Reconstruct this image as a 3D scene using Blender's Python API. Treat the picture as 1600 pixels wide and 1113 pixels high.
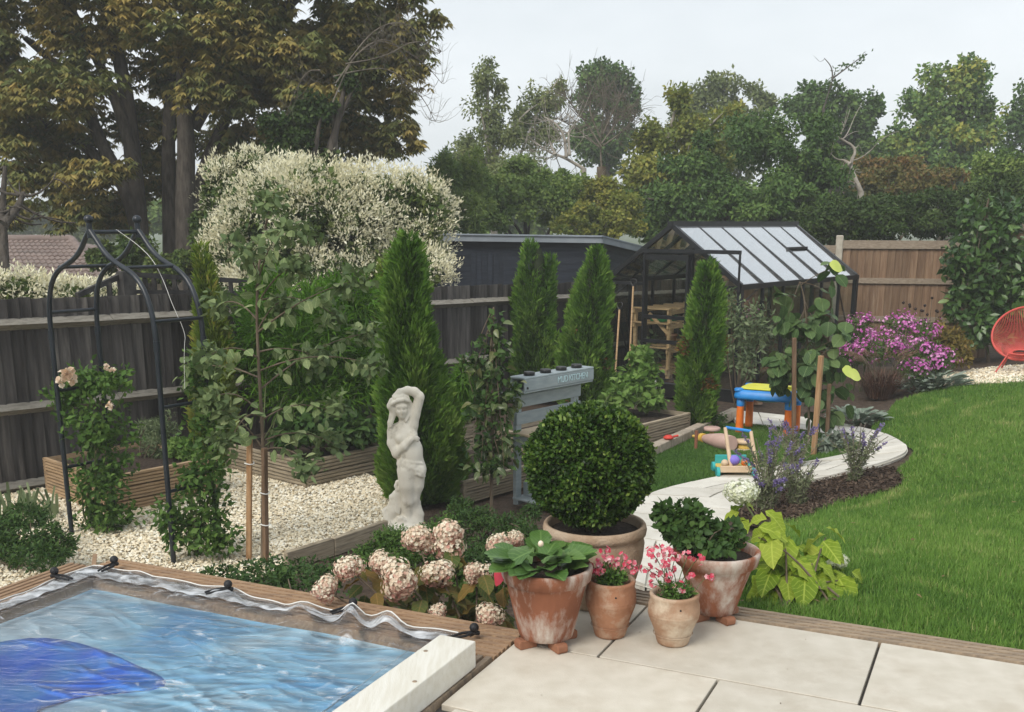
import bpy, bmesh, math, random
import numpy as np
from mathutils import Matrix, Vector
for o in list(bpy.data.objects): bpy.data.objects.remove(o)
sc = bpy.context.scene
COL = sc.collection
# ------------------------------------------------------------------ camera, sky, sun, exposure
HCAM = 1.6
cam = bpy.data.cameras.new('camera'); camo = bpy.data.objects.new('camera', cam); COL.objects.link(camo)
PITCH = math.radians(13.6)
camo.location = (0, 0, HCAM); camo.rotation_euler = (math.pi/2-PITCH, 0, 0)
cam.sensor_width = 36; cam.lens = 36*1640/1600; cam.shift_y = 188.5/1600
cam.clip_start = .05; cam.clip_end = 3000
sc.camera = camo
w = bpy.data.worlds.new('World'); sc.world = w; w.use_nodes = True
nt = w.node_tree; nt.nodes.clear()
wo = nt.nodes.new('ShaderNodeOutputWorld'); bg = nt.nodes.new('ShaderNodeBackground')
sky = nt.nodes.new('ShaderNodeTexSky'); sky.sky_type = 'NISHITA'; sky.sun_disc = False
SUN_EL, SUN_AZ = math.radians(44), math.radians(-145)      # high behind the cloud, behind the camera and to its left
sky.sun_elevation = SUN_EL; sky.sun_rotation = SUN_AZ; sky.dust_density = 4; sky.air_density = 1.5
tc = nt.nodes.new('ShaderNodeTexCoord'); mp = nt.nodes.new('ShaderNodeMapping'); mp.inputs['Scale'].default_value = (1.2, 1.2, 3.2)
nz = nt.nodes.new('ShaderNodeTexNoise'); nz.inputs['Scale'].default_value = 1.6; nz.inputs['Detail'].default_value = 6; nz.inputs['Roughness'].default_value = .55
cr = nt.nodes.new('ShaderNodeValToRGB')
cr.color_ramp.elements[0].position = .36; cr.color_ramp.elements[0].color = (4.95, 5.3, 5.6, 1)
cr.color_ramp.elements[1].position = .66; cr.color_ramp.elements[1].color = (6.2, 6.5, 6.8, 1)
mx = nt.nodes.new('ShaderNodeMix'); mx.data_type = 'RGBA'; mx.inputs[0].default_value = .9
nt.links.new(tc.outputs['Generated'], mp.inputs[0]); nt.links.new(mp.outputs[0], nz.inputs['Vector']); nt.links.new(nz.outputs['Fac'], cr.inputs[0])
nt.links.new(sky.outputs[0], mx.inputs[6]); nt.links.new(cr.outputs[0], mx.inputs[7]); nt.links.new(mx.outputs[2], bg.inputs[0])
bg.inputs[1].default_value = .105
nt.links.new(bg.outputs[0], wo.inputs[0])
sl = bpy.data.lights.new('sun', 'SUN'); sl.energy = 1.5; sl.angle = math.radians(28); sl.color = (1, .95, .87)
so = bpy.data.objects.new('sun', sl); COL.objects.link(so)
so.rotation_euler = (math.pi/2-SUN_EL, 0, math.radians(-35))
sc.view_settings.view_transform = 'Standard'; sc.view_settings.look = 'None'; sc.view_settings.gamma = 1
sc.view_settings.exposure = .64; sc.view_settings.use_curve_mapping = False
sc.render.engine = 'CYCLES'; sc.cycles.sample_clamp_direct = 4; sc.cycles.sample_clamp_indirect = 4
sc.cycles.max_bounces = 6; sc.cycles.diffuse_bounces = 3; sc.cycles.glossy_bounces = 3; sc.cycles.transmission_bounces = 4
sc.cycles.volume_bounces = 1; sc.cycles.transparent_max_bounces = 10; sc.cycles.caustics_reflective = False; sc.cycles.caustics_refractive = False

# ------------------------------------------------------------------ frames of reference
cp, sp = math.cos(PITCH), math.sin(PITCH)
def ray(x, y):
    a = (x-800)/1640.; b = (y-745)/1640.
    return np.array([a, cp-b*sp, -sp-b*cp])
def at(x, y, Y):
    d = ray(x, y); t = Y/d[1]; return np.array([d[0]*t, Y, HCAM+d[2]*t])
def onz(x, y, z):
    d = ray(x, y); t = (z-HCAM)/d[2]; return np.array([d[0]*t, d[1]*t, z])
def ppm(p): return 1640/(p[1]*cp-(p[2]-HCAM)*sp)          # how many photograph pixels a metre takes at p
_a = math.radians(-25.2); U = np.array([math.cos(_a), math.sin(_a)]); V = np.array([-U[1], U[0]])   # patio and pool directions
_b = math.radians(48.6); Wd = np.array([math.cos(_b), math.sin(_b)]); Nd = np.array([-Wd[1], Wd[0]])  # fence, beds and greenhouse
def UV(u, v, z=0): p = U*u+V*v; return np.array([p[0], p[1], z])
def WN(w_, n_, z=0): p = Wd*w_+Nd*n_; return np.array([p[0], p[1], z])
def ss(t): t = np.clip(t, 0, 1); return t*t*(3-2*t)
def hgt(x, y):                                            # height of the ground
    u = x*U[0]+y*U[1]; v = x*V[0]+y*V[1]
    d = np.maximum(v-4.25, 0)
    lawn = -.05+((-.68+.30*ss((u+2.4)/3.0))+.05)*ss(d/4.6)
    lb = ss((u+2.0)/1.0)
    return -.66*(1-lb)+lb*lawn
def G(px, py, dz=0):
    d = ray(px, py); t = np.linspace(3, 60, 20001); X = d[0]*t; Y = d[1]*t; Z = HCAM+d[2]*t
    i = int(np.argmax(Z < hgt(X, Y)+dz)); return np.array([X[i], Y[i], float(hgt(X[i], Y[i]))+dz])

# ------------------------------------------------------------------ materials
MATS = {}
def newmat(name):
    m = bpy.data.materials.new(name); m.use_nodes = True; m.node_tree.nodes.clear(); MATS[name] = m
    N = m.node_tree.nodes; Lk = m.node_tree.links
    out = N.new('ShaderNodeOutputMaterial'); bs = N.new('ShaderNodeBsdfPrincipled'); Lk.new(bs.outputs[0], out.inputs[0])
    return m, N, Lk, bs, out
def C4(c): return (c[0], c[1], c[2], 1)
def pm(name, c1, c2=None, scale=8, rough=.7, bump=0, bscale=None, stretch=(1, 1, 1), rot=(0, 0, 0), objvar=0, spec=.3, lo=.35, hi=.65, detail=5, metal=0, c3=None, c3scale=2, c3lo=.5, c3hi=.7, dist=.01, tex='noise'):
    """procedural surface: two colours mixed by noise in world space, an optional third as blotches, fine relief, a little change from piece to piece"""
    m, N, Lk, bs, out = newmat(name)
    bs.inputs['Roughness'].default_value = rough; bs.inputs['Specular IOR Level'].default_value = spec; bs.inputs['Metallic'].default_value = metal
    ge = N.new('ShaderNodeNewGeometry'); mp = N.new('ShaderNodeMapping'); mp.inputs['Scale'].default_value = stretch; mp.inputs['Rotation'].default_value = rot
    Lk.new(ge.outputs['Position'], mp.inputs[0]); vec = mp.outputs[0]
    oi = N.new('ShaderNodeObjectInfo')
    if objvar:
        ad = N.new('ShaderNodeVectorMath'); ad.operation = 'ADD'
        ml = N.new('ShaderNodeVectorMath'); ml.operation = 'SCALE'; ml.inputs[3].default_value = 17.
        cx = N.new('ShaderNodeCombineXYZ')
        for i in range(3): Lk.new(oi.outputs['Random'], cx.inputs[i])
        Lk.new(cx.outputs[0], ml.inputs[0]); Lk.new(vec, ad.inputs[0]); Lk.new(ml.outputs[0], ad.inputs[1]); vec = ad.outputs[0]
    col = None
    if c2 is not None:
        nz = N.new('ShaderNodeTexNoise'); nz.inputs['Scale'].default_value = scale; nz.inputs['Detail'].default_value = detail
        Lk.new(vec, nz.inputs['Vector'])
        mr = N.new('ShaderNodeMapRange'); mr.inputs[1].default_value = lo; mr.inputs[2].default_value = hi; Lk.new(nz.outputs['Fac'], mr.inputs[0])
        mx = N.new('ShaderNodeMix'); mx.data_type = 'RGBA'; mx.inputs[6].default_value = C4(c1); mx.inputs[7].default_value = C4(c2)
        Lk.new(mr.outputs[0], mx.inputs[0]); col = mx.outputs[2]
        if c3 is not None:
            n3 = N.new('ShaderNodeTexNoise'); n3.inputs['Scale'].default_value = c3scale; n3.inputs['Detail'].default_value = 6; n3.inputs['Roughness'].default_value = .65
            Lk.new(vec, n3.inputs['Vector'])
            m3 = N.new('ShaderNodeMapRange'); m3.inputs[1].default_value = c3lo; m3.inputs[2].default_value = c3hi; Lk.new(n3.outputs['Fac'], m3.inputs[0])
            x3 = N.new('ShaderNodeMix'); x3.data_type = 'RGBA'; x3.inputs[7].default_value = C4(c3); Lk.new(m3.outputs[0], x3.inputs[0]); Lk.new(col, x3.inputs[6]); col = x3.outputs[2]
        if objvar:
            hs = N.new('ShaderNodeHueSaturation'); mv = N.new('ShaderNodeMapRange'); mv.inputs[3].default_value = 1-objvar; mv.inputs[4].default_value = 1+objvar
            Lk.new(oi.outputs['Random'], mv.inputs[0]); Lk.new(mv.outputs[0], hs.inputs['Value']); Lk.new(col, hs.inputs['Color']); col = hs.outputs[0]
        Lk.new(col, bs.inputs['Base Color'])
    else:
        bs.inputs['Base Color'].default_value = C4(c1)
    if bump:
        if tex == 'voronoi':
            bt = N.new('ShaderNodeTexVoronoi'); bo = bt.outputs['Distance']
        else:
            bt = N.new('ShaderNodeTexNoise'); bt.inputs['Detail'].default_value = 6; bo = bt.outputs['Fac']
        bt.inputs['Scale'].default_value = bscale or scale*2; Lk.new(vec, bt.inputs['Vector'])
        b = N.new('ShaderNodeBump'); b.inputs['Strength'].default_value = bump; b.inputs['Distance'].default_value = dist
        Lk.new(bo, b.inputs['Height']); Lk.new(b.outputs[0], bs.inputs['Normal'])
    return m
def leafmat(name, cols, src='v', rough=.5, trans=.25, spec=.16):
    m, N, Lk, bs, out = newmat(name)
    if src == 'v':
        a = N.new('ShaderNodeAttribute'); a.attribute_name = 'v'; f = a.outputs['Fac']
    else:
        a = N.new('ShaderNodeObjectInfo'); f = a.outputs['Random']
    r = N.new('ShaderNodeValToRGB'); el = r.color_ramp.elements
    n = len(cols)
    el[0].position = 0; el[0].color = C4(cols[0]); el[1].position = 1; el[1].color = C4(cols[-1])
    for i in range(1, n-1):
        e = el.new(i/(n-1)); e.color = C4(cols[i])
    colr = r.outputs[0]
    if src == 'o':                                        # mottling and a paler midrib on leaves large enough to see
        tc = N.new('ShaderNodeTexCoord'); nz = N.new('ShaderNodeTexNoise'); nz.inputs['Scale'].default_value = 5; nz.inputs['Detail'].default_value = 4; Lk.new(tc.outputs['Object'], nz.inputs['Vector'])
        ma = N.new('ShaderNodeMath'); ma.operation = 'MULTIPLY_ADD'; ma.inputs[1].default_value = .55; Lk.new(nz.outputs['Fac'], ma.inputs[0])
        mb = N.new('ShaderNodeMath'); mb.operation = 'MULTIPLY_ADD'; mb.inputs[1].default_value = .75; mb.inputs[2].default_value = -.15; Lk.new(f, mb.inputs[0]); Lk.new(mb.outputs[0], ma.inputs[2]); f = ma.outputs[0]
        sx = N.new('ShaderNodeSeparateXYZ'); Lk.new(tc.outputs['Object'], sx.inputs[0]); ab = N.new('ShaderNodeMath'); ab.operation = 'ABSOLUTE'; Lk.new(sx.outputs[1], ab.inputs[0])
        wv = N.new('ShaderNodeMath'); wv.operation = 'SUBTRACT'; Lk.new(sx.outputs[0], wv.inputs[0]); Lk.new(ab.outputs[0], wv.inputs[1]); sn = N.new('ShaderNodeMath'); sn.operation = 'MULTIPLY'; sn.inputs[1].default_value = 44; Lk.new(wv.outputs[0], sn.inputs[0]); si = N.new('ShaderNodeMath'); si.operation = 'SINE'; Lk.new(sn.outputs[0], si.inputs[0])
        vb = N.new('ShaderNodeMapRange'); vb.inputs[1].default_value = .75; vb.inputs[2].default_value = 1.; vb.inputs[4].default_value = .28; Lk.new(si.outputs[0], vb.inputs[0])
        mr = N.new('ShaderNodeMapRange'); mr.inputs[1].default_value = .03; mr.inputs[2].default_value = .008; mr.inputs[4].default_value = .45; Lk.new(ab.outputs[0], mr.inputs[0])
        mm = N.new('ShaderNodeMath'); mm.operation = 'MAXIMUM'; Lk.new(vb.outputs[0], mm.inputs[0]); Lk.new(mr.outputs[0], mm.inputs[1])
        mx = N.new('ShaderNodeMix'); mx.data_type = 'RGBA'; mx.blend_type = 'MIX'; Lk.new(mm.outputs[0], mx.inputs[0]); Lk.new(r.outputs[0], mx.inputs[6]); mx.inputs[7].default_value = C4([min(c*1.6+.03, .9) for c in cols[-1]]); colr = mx.outputs[2]
    Lk.new(f, r.inputs[0]); Lk.new(colr, bs.inputs['Base Color'])
    bs.inputs['Roughness'].default_value = rough; bs.inputs['Specular IOR Level'].default_value = spec
    if trans:
        t = N.new('ShaderNodeBsdfTranslucent'); Lk.new(colr, t.inputs[0])
        x = N.new('ShaderNodeMixShader'); x.inputs[0].default_value = trans
        Lk.new(bs.outputs[0], x.inputs[1]); Lk.new(t.outputs[0], x.inputs[2]); Lk.new(x.outputs[0], out.inputs[0])
    return m
def glassmat(name, tint=(.9, .95, .93), boost=1.0, base=.0, rough=.02):
    m, N, Lk, bs, out = newmat(name)
    t = N.new('ShaderNodeBsdfTransparent'); t.inputs[0].default_value = C4(tint)
    g = N.new('ShaderNodeBsdfGlossy'); g.inputs['Roughness'].default_value = rough; g.inputs[0].default_value = (1, 1, 1, 1)
    lw = N.new('ShaderNodeLayerWeight'); lw.inputs[0].default_value = .5
    pw = N.new('ShaderNodeMath'); pw.operation = 'POWER'; pw.inputs[1].default_value = 4.; Lk.new(lw.outputs['Facing'], pw.inputs[0])
    ma = N.new('ShaderNodeMath'); ma.operation = 'MULTIPLY_ADD'; ma.inputs[1].default_value = boost; ma.inputs[2].default_value = base; ma.use_clamp = True
    Lk.new(pw.outputs[0], ma.inputs[0]); x = N.new('ShaderNodeMixShader'); Lk.new(ma.outputs[0], x.inputs[0]); Lk.new(t.outputs[0], x.inputs[1]); Lk.new(g.outputs[0], x.inputs[2])
    Lk.new(x.outputs[0], out.inputs[0]); return m

# ------------------------------------------------------------------ building helpers
def wloc(p):
    v = Vector((0, 0, 0))
    while p is not None: v += p.location; p = p.parent
    return v
def tag(o, label=None, cat=None, group=None, kind=None):
    if label: o['label'] = label
    if cat: o['category'] = cat
    if group: o['group'] = group
    if kind: o['kind'] = kind
    return o
def thing(name, loc, label, cat, group=None):
    o = bpy.data.objects.new(name, None); COL.objects.link(o); o.location = [float(c) for c in loc]; o.empty_display_size = .1
    return tag(o, label, cat, group)
def link(name, me, mat=None, parent=None, kind=None):
    if mat is not None and not me.materials: me.materials.append(MATS[mat])
    o = bpy.data.objects.new(name, me); COL.objects.link(o)
    if parent is not None: o.parent = parent
    if kind: o['kind'] = kind
    return o
def inst(name, me, M, parent=None):                        # one more piece sharing mesh data; M is its place in the world
    o = bpy.data.objects.new(name, me); COL.objects.link(o)
    if parent is not None:
        o.parent = parent; M = Matrix.Translation(-wloc(parent)) @ M
    o.matrix_basis = M
    return o
def npmesh(name, v, f, att=None, smooth=False):
    v = np.asarray(v, np.float32); f = np.asarray(f, np.int32); n, k = f.shape
    me = bpy.data.meshes.new(name); me.vertices.add(len(v)); me.vertices.foreach_set('co', v.ravel())
    me.loops.add(n*k); me.loops.foreach_set('vertex_index', f.ravel())
    me.polygons.add(n); me.polygons.foreach_set('loop_start', np.arange(0, n*k, k, dtype=np.int32))
    if att is not None:
        a = me.attributes.new('v', 'FLOAT', 'POINT'); a.data.foreach_set('value', np.asarray(att, np.float32))
    if smooth: me.polygons.foreach_set('use_smooth', np.ones(n, bool))
    me.update(calc_edges=True); return me
class MB:
    def __init__(s): s.v = []; s.f = []; s.sm = []
    def add(s, vs, fs, smooth=False):
        o = len(s.v); s.v += [tuple(float(c) for c in p) for p in vs]; s.f += [tuple(i+o for i in f) for f in fs]; s.sm += [smooth]*len(fs); return s
    def box(s, c, size, X=(1, 0, 0), Y=(0, 1, 0), Z=(0, 0, 1)):
        c = np.array(c, float); X, Y, Z = [np.array(a, float)*d/2 for a, d in zip((X, Y, Z), size)]
        vs = [c+i*X+j*Y+k*Z for k in (-1, 1) for j in (-1, 1) for i in (-1, 1)]
        return s.add(vs, [(0, 2, 3, 1), (4, 5, 7, 6), (0, 1, 5, 4), (2, 6, 7, 3), (0, 4, 6, 2), (1, 3, 7, 5)])
    def bar(s, a, b, wd, th, up=(0, 0, 1)):                # rectangular bar from a to b
        a = np.array(a, float); b = np.array(b, float); X = b-a; L = np.linalg.norm(X); X /= L
        if abs(X[2]) > .999: up = (-Nd[0], -Nd[1], 0)
        Y = np.cross(up, X); Y /= max(np.linalg.norm(Y), 1e-9); Z = np.cross(X, Y)
        return s.box((a+b)/2, (L, wd, th), X, Y, Z)
    def tube(s, pts, r, n=8, cap=True):
        pts = [np.array(p, float) for p in pts]; m = len(pts); r = [r]*m if np.isscalar(r) else r
        vs = []; T0 = None
        for i in range(m):
            T = pts[min(i+1, m-1)]-pts[max(i-1, 0)]; T /= max(np.linalg.norm(T), 1e-9)
            if T0 is None:
                A = np.cross(T, (0, 0, 1) if abs(T[2]) < .9 else (1, 0, 0))
            else:
                A = A-T*(A@T)
            A /= max(np.linalg.norm(A), 1e-9); B = np.cross(T, A); T0 = T
            for k in range(n):
                a = 2*math.pi*k/n; vs.append(pts[i]+r[i]*(math.cos(a)*A+math.sin(a)*B))
        fs = [(i*n+k, i*n+(k+1) % n, (i+1)*n+(k+1) % n, (i+1)*n+k) for i in range(m-1) for k in range(n)]
        s.add(vs, fs, True)
        if cap: s.add(vs[:n], [tuple(range(n-1, -1, -1))]); s.add(vs[-n:], [tuple(range(n))])
        return s
    def lathe(s, c, prof, n=40, close=False):
        c = np.array(c, float); vs = [c+np.array([r*math.cos(2*math.pi*k/n), r*math.sin(2*math.pi*k/n), z]) for r, z in prof for k in range(n)]
        fs = [(i*n+k, i*n+(k+1) % n, (i+1)*n+(k+1) % n, (i+1)*n+k) for i in range(len(prof)-1) for k in range(n)]
        s.add(vs, fs, True)
        if close: s.add(vs[:n], [tuple(range(n-1, -1, -1))]); s.add(vs[-n:], [tuple(range(n))])
        return s
    def ball(s, c, r, n=12, m=8):
        r = np.array([r]*3 if np.isscalar(r) else r, float); c = np.array(c, float)
        vs = [c+r*np.array([math.sin(math.pi*i/m)*math.cos(2*math.pi*k/n), math.sin(math.pi*i/m)*math.sin(2*math.pi*k/n), math.cos(math.pi*i/m)]) for i in range(m+1) for k in range(n)]
        fs = [(i*n+k, (i+1)*n+k, (i+1)*n+(k+1) % n, i*n+(k+1) % n) for i in range(m) for k in range(n)]
        return s.add(vs, fs, True)
    def prism(s, poly, z0, z1):                            # polygon (x, y) pushed up from z0 to z1; z may be lists
        n = len(poly); z0 = [z0]*n if np.isscalar(z0) else z0; z1 = [z1]*n if np.isscalar(z1) else z1
        vs = [(p[0], p[1], z) for p, z in zip(poly, z0)]+[(p[0], p[1], z) for p, z in zip(poly, z1)]
        fs = [tuple(range(n-1, -1, -1)), tuple(range(n, 2*n))]+[(i, (i+1) % n, n+(i+1) % n, n+i) for i in range(n)]
        return s.add(vs, fs)
    def mesh(s, name, org=None, bevel=0, seg=1):
        me = bpy.data.meshes.new(name)
        vs = s.v if org is None else [(a-org[0], b-org[1], c-org[2]) for a, b, c in s.v]
        me.from_pydata(vs, [], s.f); me.polygons.foreach_set('use_smooth', s.sm)
        if bevel:
            bm = bmesh.new(); bm.from_mesh(me); bmesh.ops.remove_doubles(bm, verts=bm.verts, dist=1e-5)
            bmesh.ops.bevel(bm, geom=list(bm.edges), offset=bevel, segments=seg, affect='EDGES', profile=.6); bm.to_mesh(me); bm.free()
        me.update(); return me
    def build(s, name, mat, parent=None, kind=None, bevel=0, seg=1):
        return link(name, s.mesh(name, None if parent is None else wloc(parent), bevel, seg), mat, parent, kind)
def unit(a): a = np.asarray(a, float); return a/np.maximum(np.linalg.norm(a, axis=-1, keepdims=True), 1e-9)
def leaves(name, P, D, Nn, L, Wd_, v, mat, parent, shape='f', fold=.25, kind='stuff'):
    """many leaf-sized faces as one mesh; P bases, D directions, Nn face normals"""
    P = np.asarray(P, float)-np.array(wloc(parent)) if parent is not None else np.asarray(P, float)
    n = len(P); D = unit(D); S = unit(np.cross(D, Nn)); Nn = np.cross(S, D)
    L = np.broadcast_to(np.asarray(L, float), (n,))[:, None]; Wk = np.broadcast_to(np.asarray(Wd_, float), (n,))[:, None]/2
    v = np.clip(np.broadcast_to(np.asarray(v, float), (n,)), 0, 1)
    if shape == 'f':          # folded leaf: two triangles
        vs = np.stack([P, P+D*L*.45+S*Wk+Nn*Wk*fold, P+D*L, P+D*L*.45-S*Wk+Nn*Wk*fold], 1)
        i = np.arange(n)[:, None]*4; fs = np.concatenate([i+[[0, 1, 2]], i+[[0, 2, 3]]], 0); att = np.repeat(v, 4)
    elif shape == 'b':        # blade: one triangle
        vs = np.stack([P-S*Wk, P+S*Wk, P+D*L], 1); fs = np.arange(n*3).reshape(n, 3); att = np.repeat(v, 3)
    elif shape == 'c':        # curved blade: two quads and bending over
        dn = np.array([0, 0, -1.])
        q1 = P+D*L*.45; q2 = P+D*L*.8+dn*L*.10; q3 = P+D*L+dn*L*.3
        vs = np.stack([P-S*Wk, P+S*Wk, q1-S*Wk, q1+S*Wk, q2-S*Wk*.7, q2+S*Wk*.7, q3], 1)
        i = np.arange(n)[:, None]*7
        fs = np.concatenate([i+[[0, 1, 3]], i+[[0, 3, 2]], i+[[2, 3, 5]], i+[[2, 5, 4]], i+[[4, 5, 6]]], 0); att = np.repeat(v, 7)
    elif shape == 'o':        # ovate leaf with a bent midrib
        vs = np.stack([P, P+D*L*.3+S*Wk*.9+Nn*Wk*fold, P+D*L*.65+S*Wk*.75+Nn*Wk*(fold-.1), P+D*L-Nn*L*.10, P+D*L*.65-S*Wk*.75+Nn*Wk*(fold-.1), P+D*L*.3-S*Wk*.9+Nn*Wk*fold, P+D*L*.3, P+D*L*.65], 1)
        i = np.arange(n)[:, None]*8
        fs = np.concatenate([i+[a] for a in ([0, 1, 6], [1, 2, 7], [1, 7, 6], [2, 3, 7], [0, 6, 5], [6, 7, 4], [6, 4, 5], [7, 3, 4])], 0); att = np.repeat(v, 8)
    me = npmesh(name, vs.reshape(-1, 3), fs, att)
    return link(name, me, mat, parent, kind)
def rdir(rg, n): return unit(rg.normal(size=(n, 3)))
def cloud(rg, blobs, n, clump=.25, k=14, shell=.62, jitter=.45):
    """points spread through clumps sitting in the outer part of each ellipsoid; returns points, outward directions, a value for each clump"""
    vol = np.array([(b[3]*b[4]*b[5])**.667 for b in blobs]); cnt = np.maximum((n*vol/vol.sum()).astype(int), 8)
    Ps = []; Os = []; Vs = []
    for b, c in zip(blobs, cnt):
        ctr = np.array(b[:3]); rad = np.array(b[3:6]); kk = max(3, int(k*1.0))
        d = rdir(rg, kk); rr = shell+(1-shell)*rg.random(kk)[:, None]
        cc = ctr+d*rad*rr*(1-clump*.55); cv = rg.random(kk); cs = .65+.7*rg.random(kk)
        j = rg.integers(0, kk, c)
        q = rdir(rg, c); r = rg.random(c)[:, None]**.45
        p = cc[j]+q*r*rad*clump*cs[j][:, None]
        Ps.append(p); Os.append(unit((p-ctr)/rad*.6+q*.7)); Vs.append(cv[j])
    return np.concatenate(Ps), np.concatenate(Os), np.concatenate(Vs)
def foliage(name, rg, blobs, n, L, Wl, mat, parent, clump=.3, k=14, shell=.6, up=.35, droop=.2, shape='f', vc=.5, lv=.35, fold=.25):
    P, O, cv = cloud(rg, blobs, n, clump, k, shell); m = len(P)
    Nn = unit(O*.6+np.array([0, 0, up])+rdir(rg, m)*.55); D = unit(O*.5+rdir(rg, m)*.8+np.array([0, 0, -droop]))
    return leaves(name, P, D, Nn, L*(1-lv+2*lv*rg.random(m)), Wl*(1-lv+2*lv*rg.random(m)), cv*vc+rg.random(m)*(1-vc), mat, parent, shape, fold)
def curve(a, b, sag=(0, 0, 0), n=6):
    a = np.array(a, float); b = np.array(b, float); sag = np.array(sag, float)
    return [a+(b-a)*t+sag*4*t*(1-t) for t in np.linspace(0, 1, n)]
def inpoly(x, y, poly):
    r = np.zeros(len(x), bool); n = len(poly)
    for i in range(n):
        x1, y1 = poly[i][:2]; x2, y2 = poly[(i+1) % n][:2]
        c = ((y1 > y) != (y2 > y)) & (x < (x2-x1)*(y-y1)/((y2-y1) or 1e-12)+x1); r ^= c
    return r
def smoothpoly(pts, it=2, closed=False):
    pts = [np.array(p, float) for p in pts]
    for _ in range(it):
        q = []
        rng_ = range(len(pts)) if closed else range(len(pts)-1)
        for i in rng_:
            a, b = pts[i], pts[(i+1) % len(pts)]; q += [a*.75+b*.25, a*.25+b*.75]
        pts = q if closed else [pts[0]]+q+[pts[-1]]
    return pts
def sheet(name, poly, mat, dz, cell=.12, parent=None):
    """ground cover that follows the ground, cut to a polygon"""
    bm = bmesh.new(); vs = [bm.verts.new((p[0], p[1], 0)) for p in poly]; bm.faces.new(vs)
    lo = np.min([p[:2] for p in poly], 0); hi = np.max([p[:2] for p in poly], 0)
    for ax in (0, 1):
        for t in np.arange(lo[ax]+cell, hi[ax], cell):
            co = [0, 0, 0]; no = [0, 0, 0]; co[ax] = float(t); no[ax] = 1
            bmesh.ops.bisect_plane(bm, geom=list(bm.verts)+list(bm.edges)+list(bm.faces), plane_co=co, plane_no=no)
    for q in bm.verts: q.co.z = float(hgt(q.co.x, q.co.y))+dz
    bmesh.ops.recalc_face_normals(bm, faces=list(bm.faces))
    me = bpy.data.meshes.new(name); bm.to_mesh(me); bm.free()
    if len(me.polygons) and me.polygons[0].normal.z < 0: me.flip_normals()
    return link(name, me, mat, parent)
def rgen(s): return np.random.default_rng(s)
# ------------------------------------------------------------------ palette
pm('soil', (.050, .034, .024), (.10, .07, .05), 18, .95, .9, 60, c3=(.16, .12, .09), c3scale=45, c3lo=.6, c3hi=.72, dist=.02)
pm('field', (.055, .085, .03), (.09, .11, .045), .4, .95)
pm('lawn_soil', (.035, .062, .016), (.06, .09, .026), 3, .95, .5, 60)
pm('gravel_bed', (.36, .31, .23), (.55, .48, .36), 30, .95, .6, 80)
pm('patio_stone', (.53, .485, .40), (.62, .575, .49), 11, .6, .3, 160, c3=(.43, .37, .285), c3scale=3.6, c3lo=.50, c3hi=.82, objvar=.07, detail=12, lo=.3, hi=.7, spec=.3, dist=.003)
pm('grout', (.055, .052, .05), (.085, .08, .075), 30, .95)
pm('path_stone', (.58, .55, .48), (.70, .67, .6), 4, .75, .25, 60, c3=(.42, .37, .29), c3scale=9, c3lo=.6, c3hi=.8, objvar=.1, dist=.006)
pm('kerb_stone', (.33, .28, .22), (.45, .38, .3), 14, .85, .4, 60, objvar=.12)
R25 = (0, 0, math.radians(25.2))
pm('deck_wood', (.27, .165, .095), (.40, .265, .16), 6, .62, .3, 30, stretch=(1.2, 26, 8), rot=R25, objvar=.1, c3=(.20, .13, .085), c3scale=1.4, c3lo=.5, c3hi=.72, dist=.004)
pm('deck_grey', (.25, .185, .125), (.36, .275, .19), 6, .7, .3, 30, stretch=(1.2, 26, 8), rot=R25, objvar=.1, c3=(.16, .13, .10), c3scale=1.2, c3lo=.45, c3hi=.7, dist=.004)
pm('white_paint', (.66, .63, .54), (.74, .72, .65), 3.5, .6, .35, 22, stretch=(20, 2, 9), rot=R25, c3=(.46, .42, .33), c3scale=8, c3lo=.62, c3hi=.8, dist=.004)
pm('liner', (.10, .33, .62), (.16, .42, .70), 1.5, .5)
pm('white_cord', (.75, .74, .70), (.8, .8, .78), 9, .6)
pm('black_rubber', (.012, .012, .014), (.02, .02, .022), 20, .5)

# ------------------------------------------------------------------ ground, patio, lawn
def ground():
    xs = np.concatenate([-np.geomspace(900, 14, 14), np.arange(-13, 13.01, .25), np.geomspace(14, 900, 14)])
    ys = np.concatenate([np.array([-60, -20, -8.]), np.arange(-4, 22, .25), np.geomspace(23, 1600, 16)])
    X, Y = np.meshgrid(xs, ys); Z = hgt(X, Y)-.03
    far = ss((Y-18)/30); Z = Z*(1-far)+far*(-1.0)
    u = X*U[0]+Y*U[1]; v = X*V[0]+Y*V[1]
    Z = np.where((v < 3.7) & (u < -1.5), -1.6, Z); Z = np.where((v < 4.2) & (u >= -1.5), np.minimum(Z, -.12), Z)
    nx, ny = len(xs), len(ys); i = np.arange(nx*ny).reshape(ny, nx)
    f = np.stack([i[:-1, :-1], i[:-1, 1:], i[1:, 1:], i[1:, :-1]], -1).reshape(-1, 4)
    o = link('ground', npmesh('ground', np.stack([X, Y, Z], -1).reshape(-1, 3), f, smooth=True), 'soil', kind='structure')
    me = o.data; me.materials.append(MATS['field'])
    cy = Y[:-1, :-1].ravel(); cx = X[:-1, :-1].ravel()
    me.polygons.foreach_set('material_index', ((cy > 20) | (cx < -9) | (cx > 12)).astype(np.int32))
ground()
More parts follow.
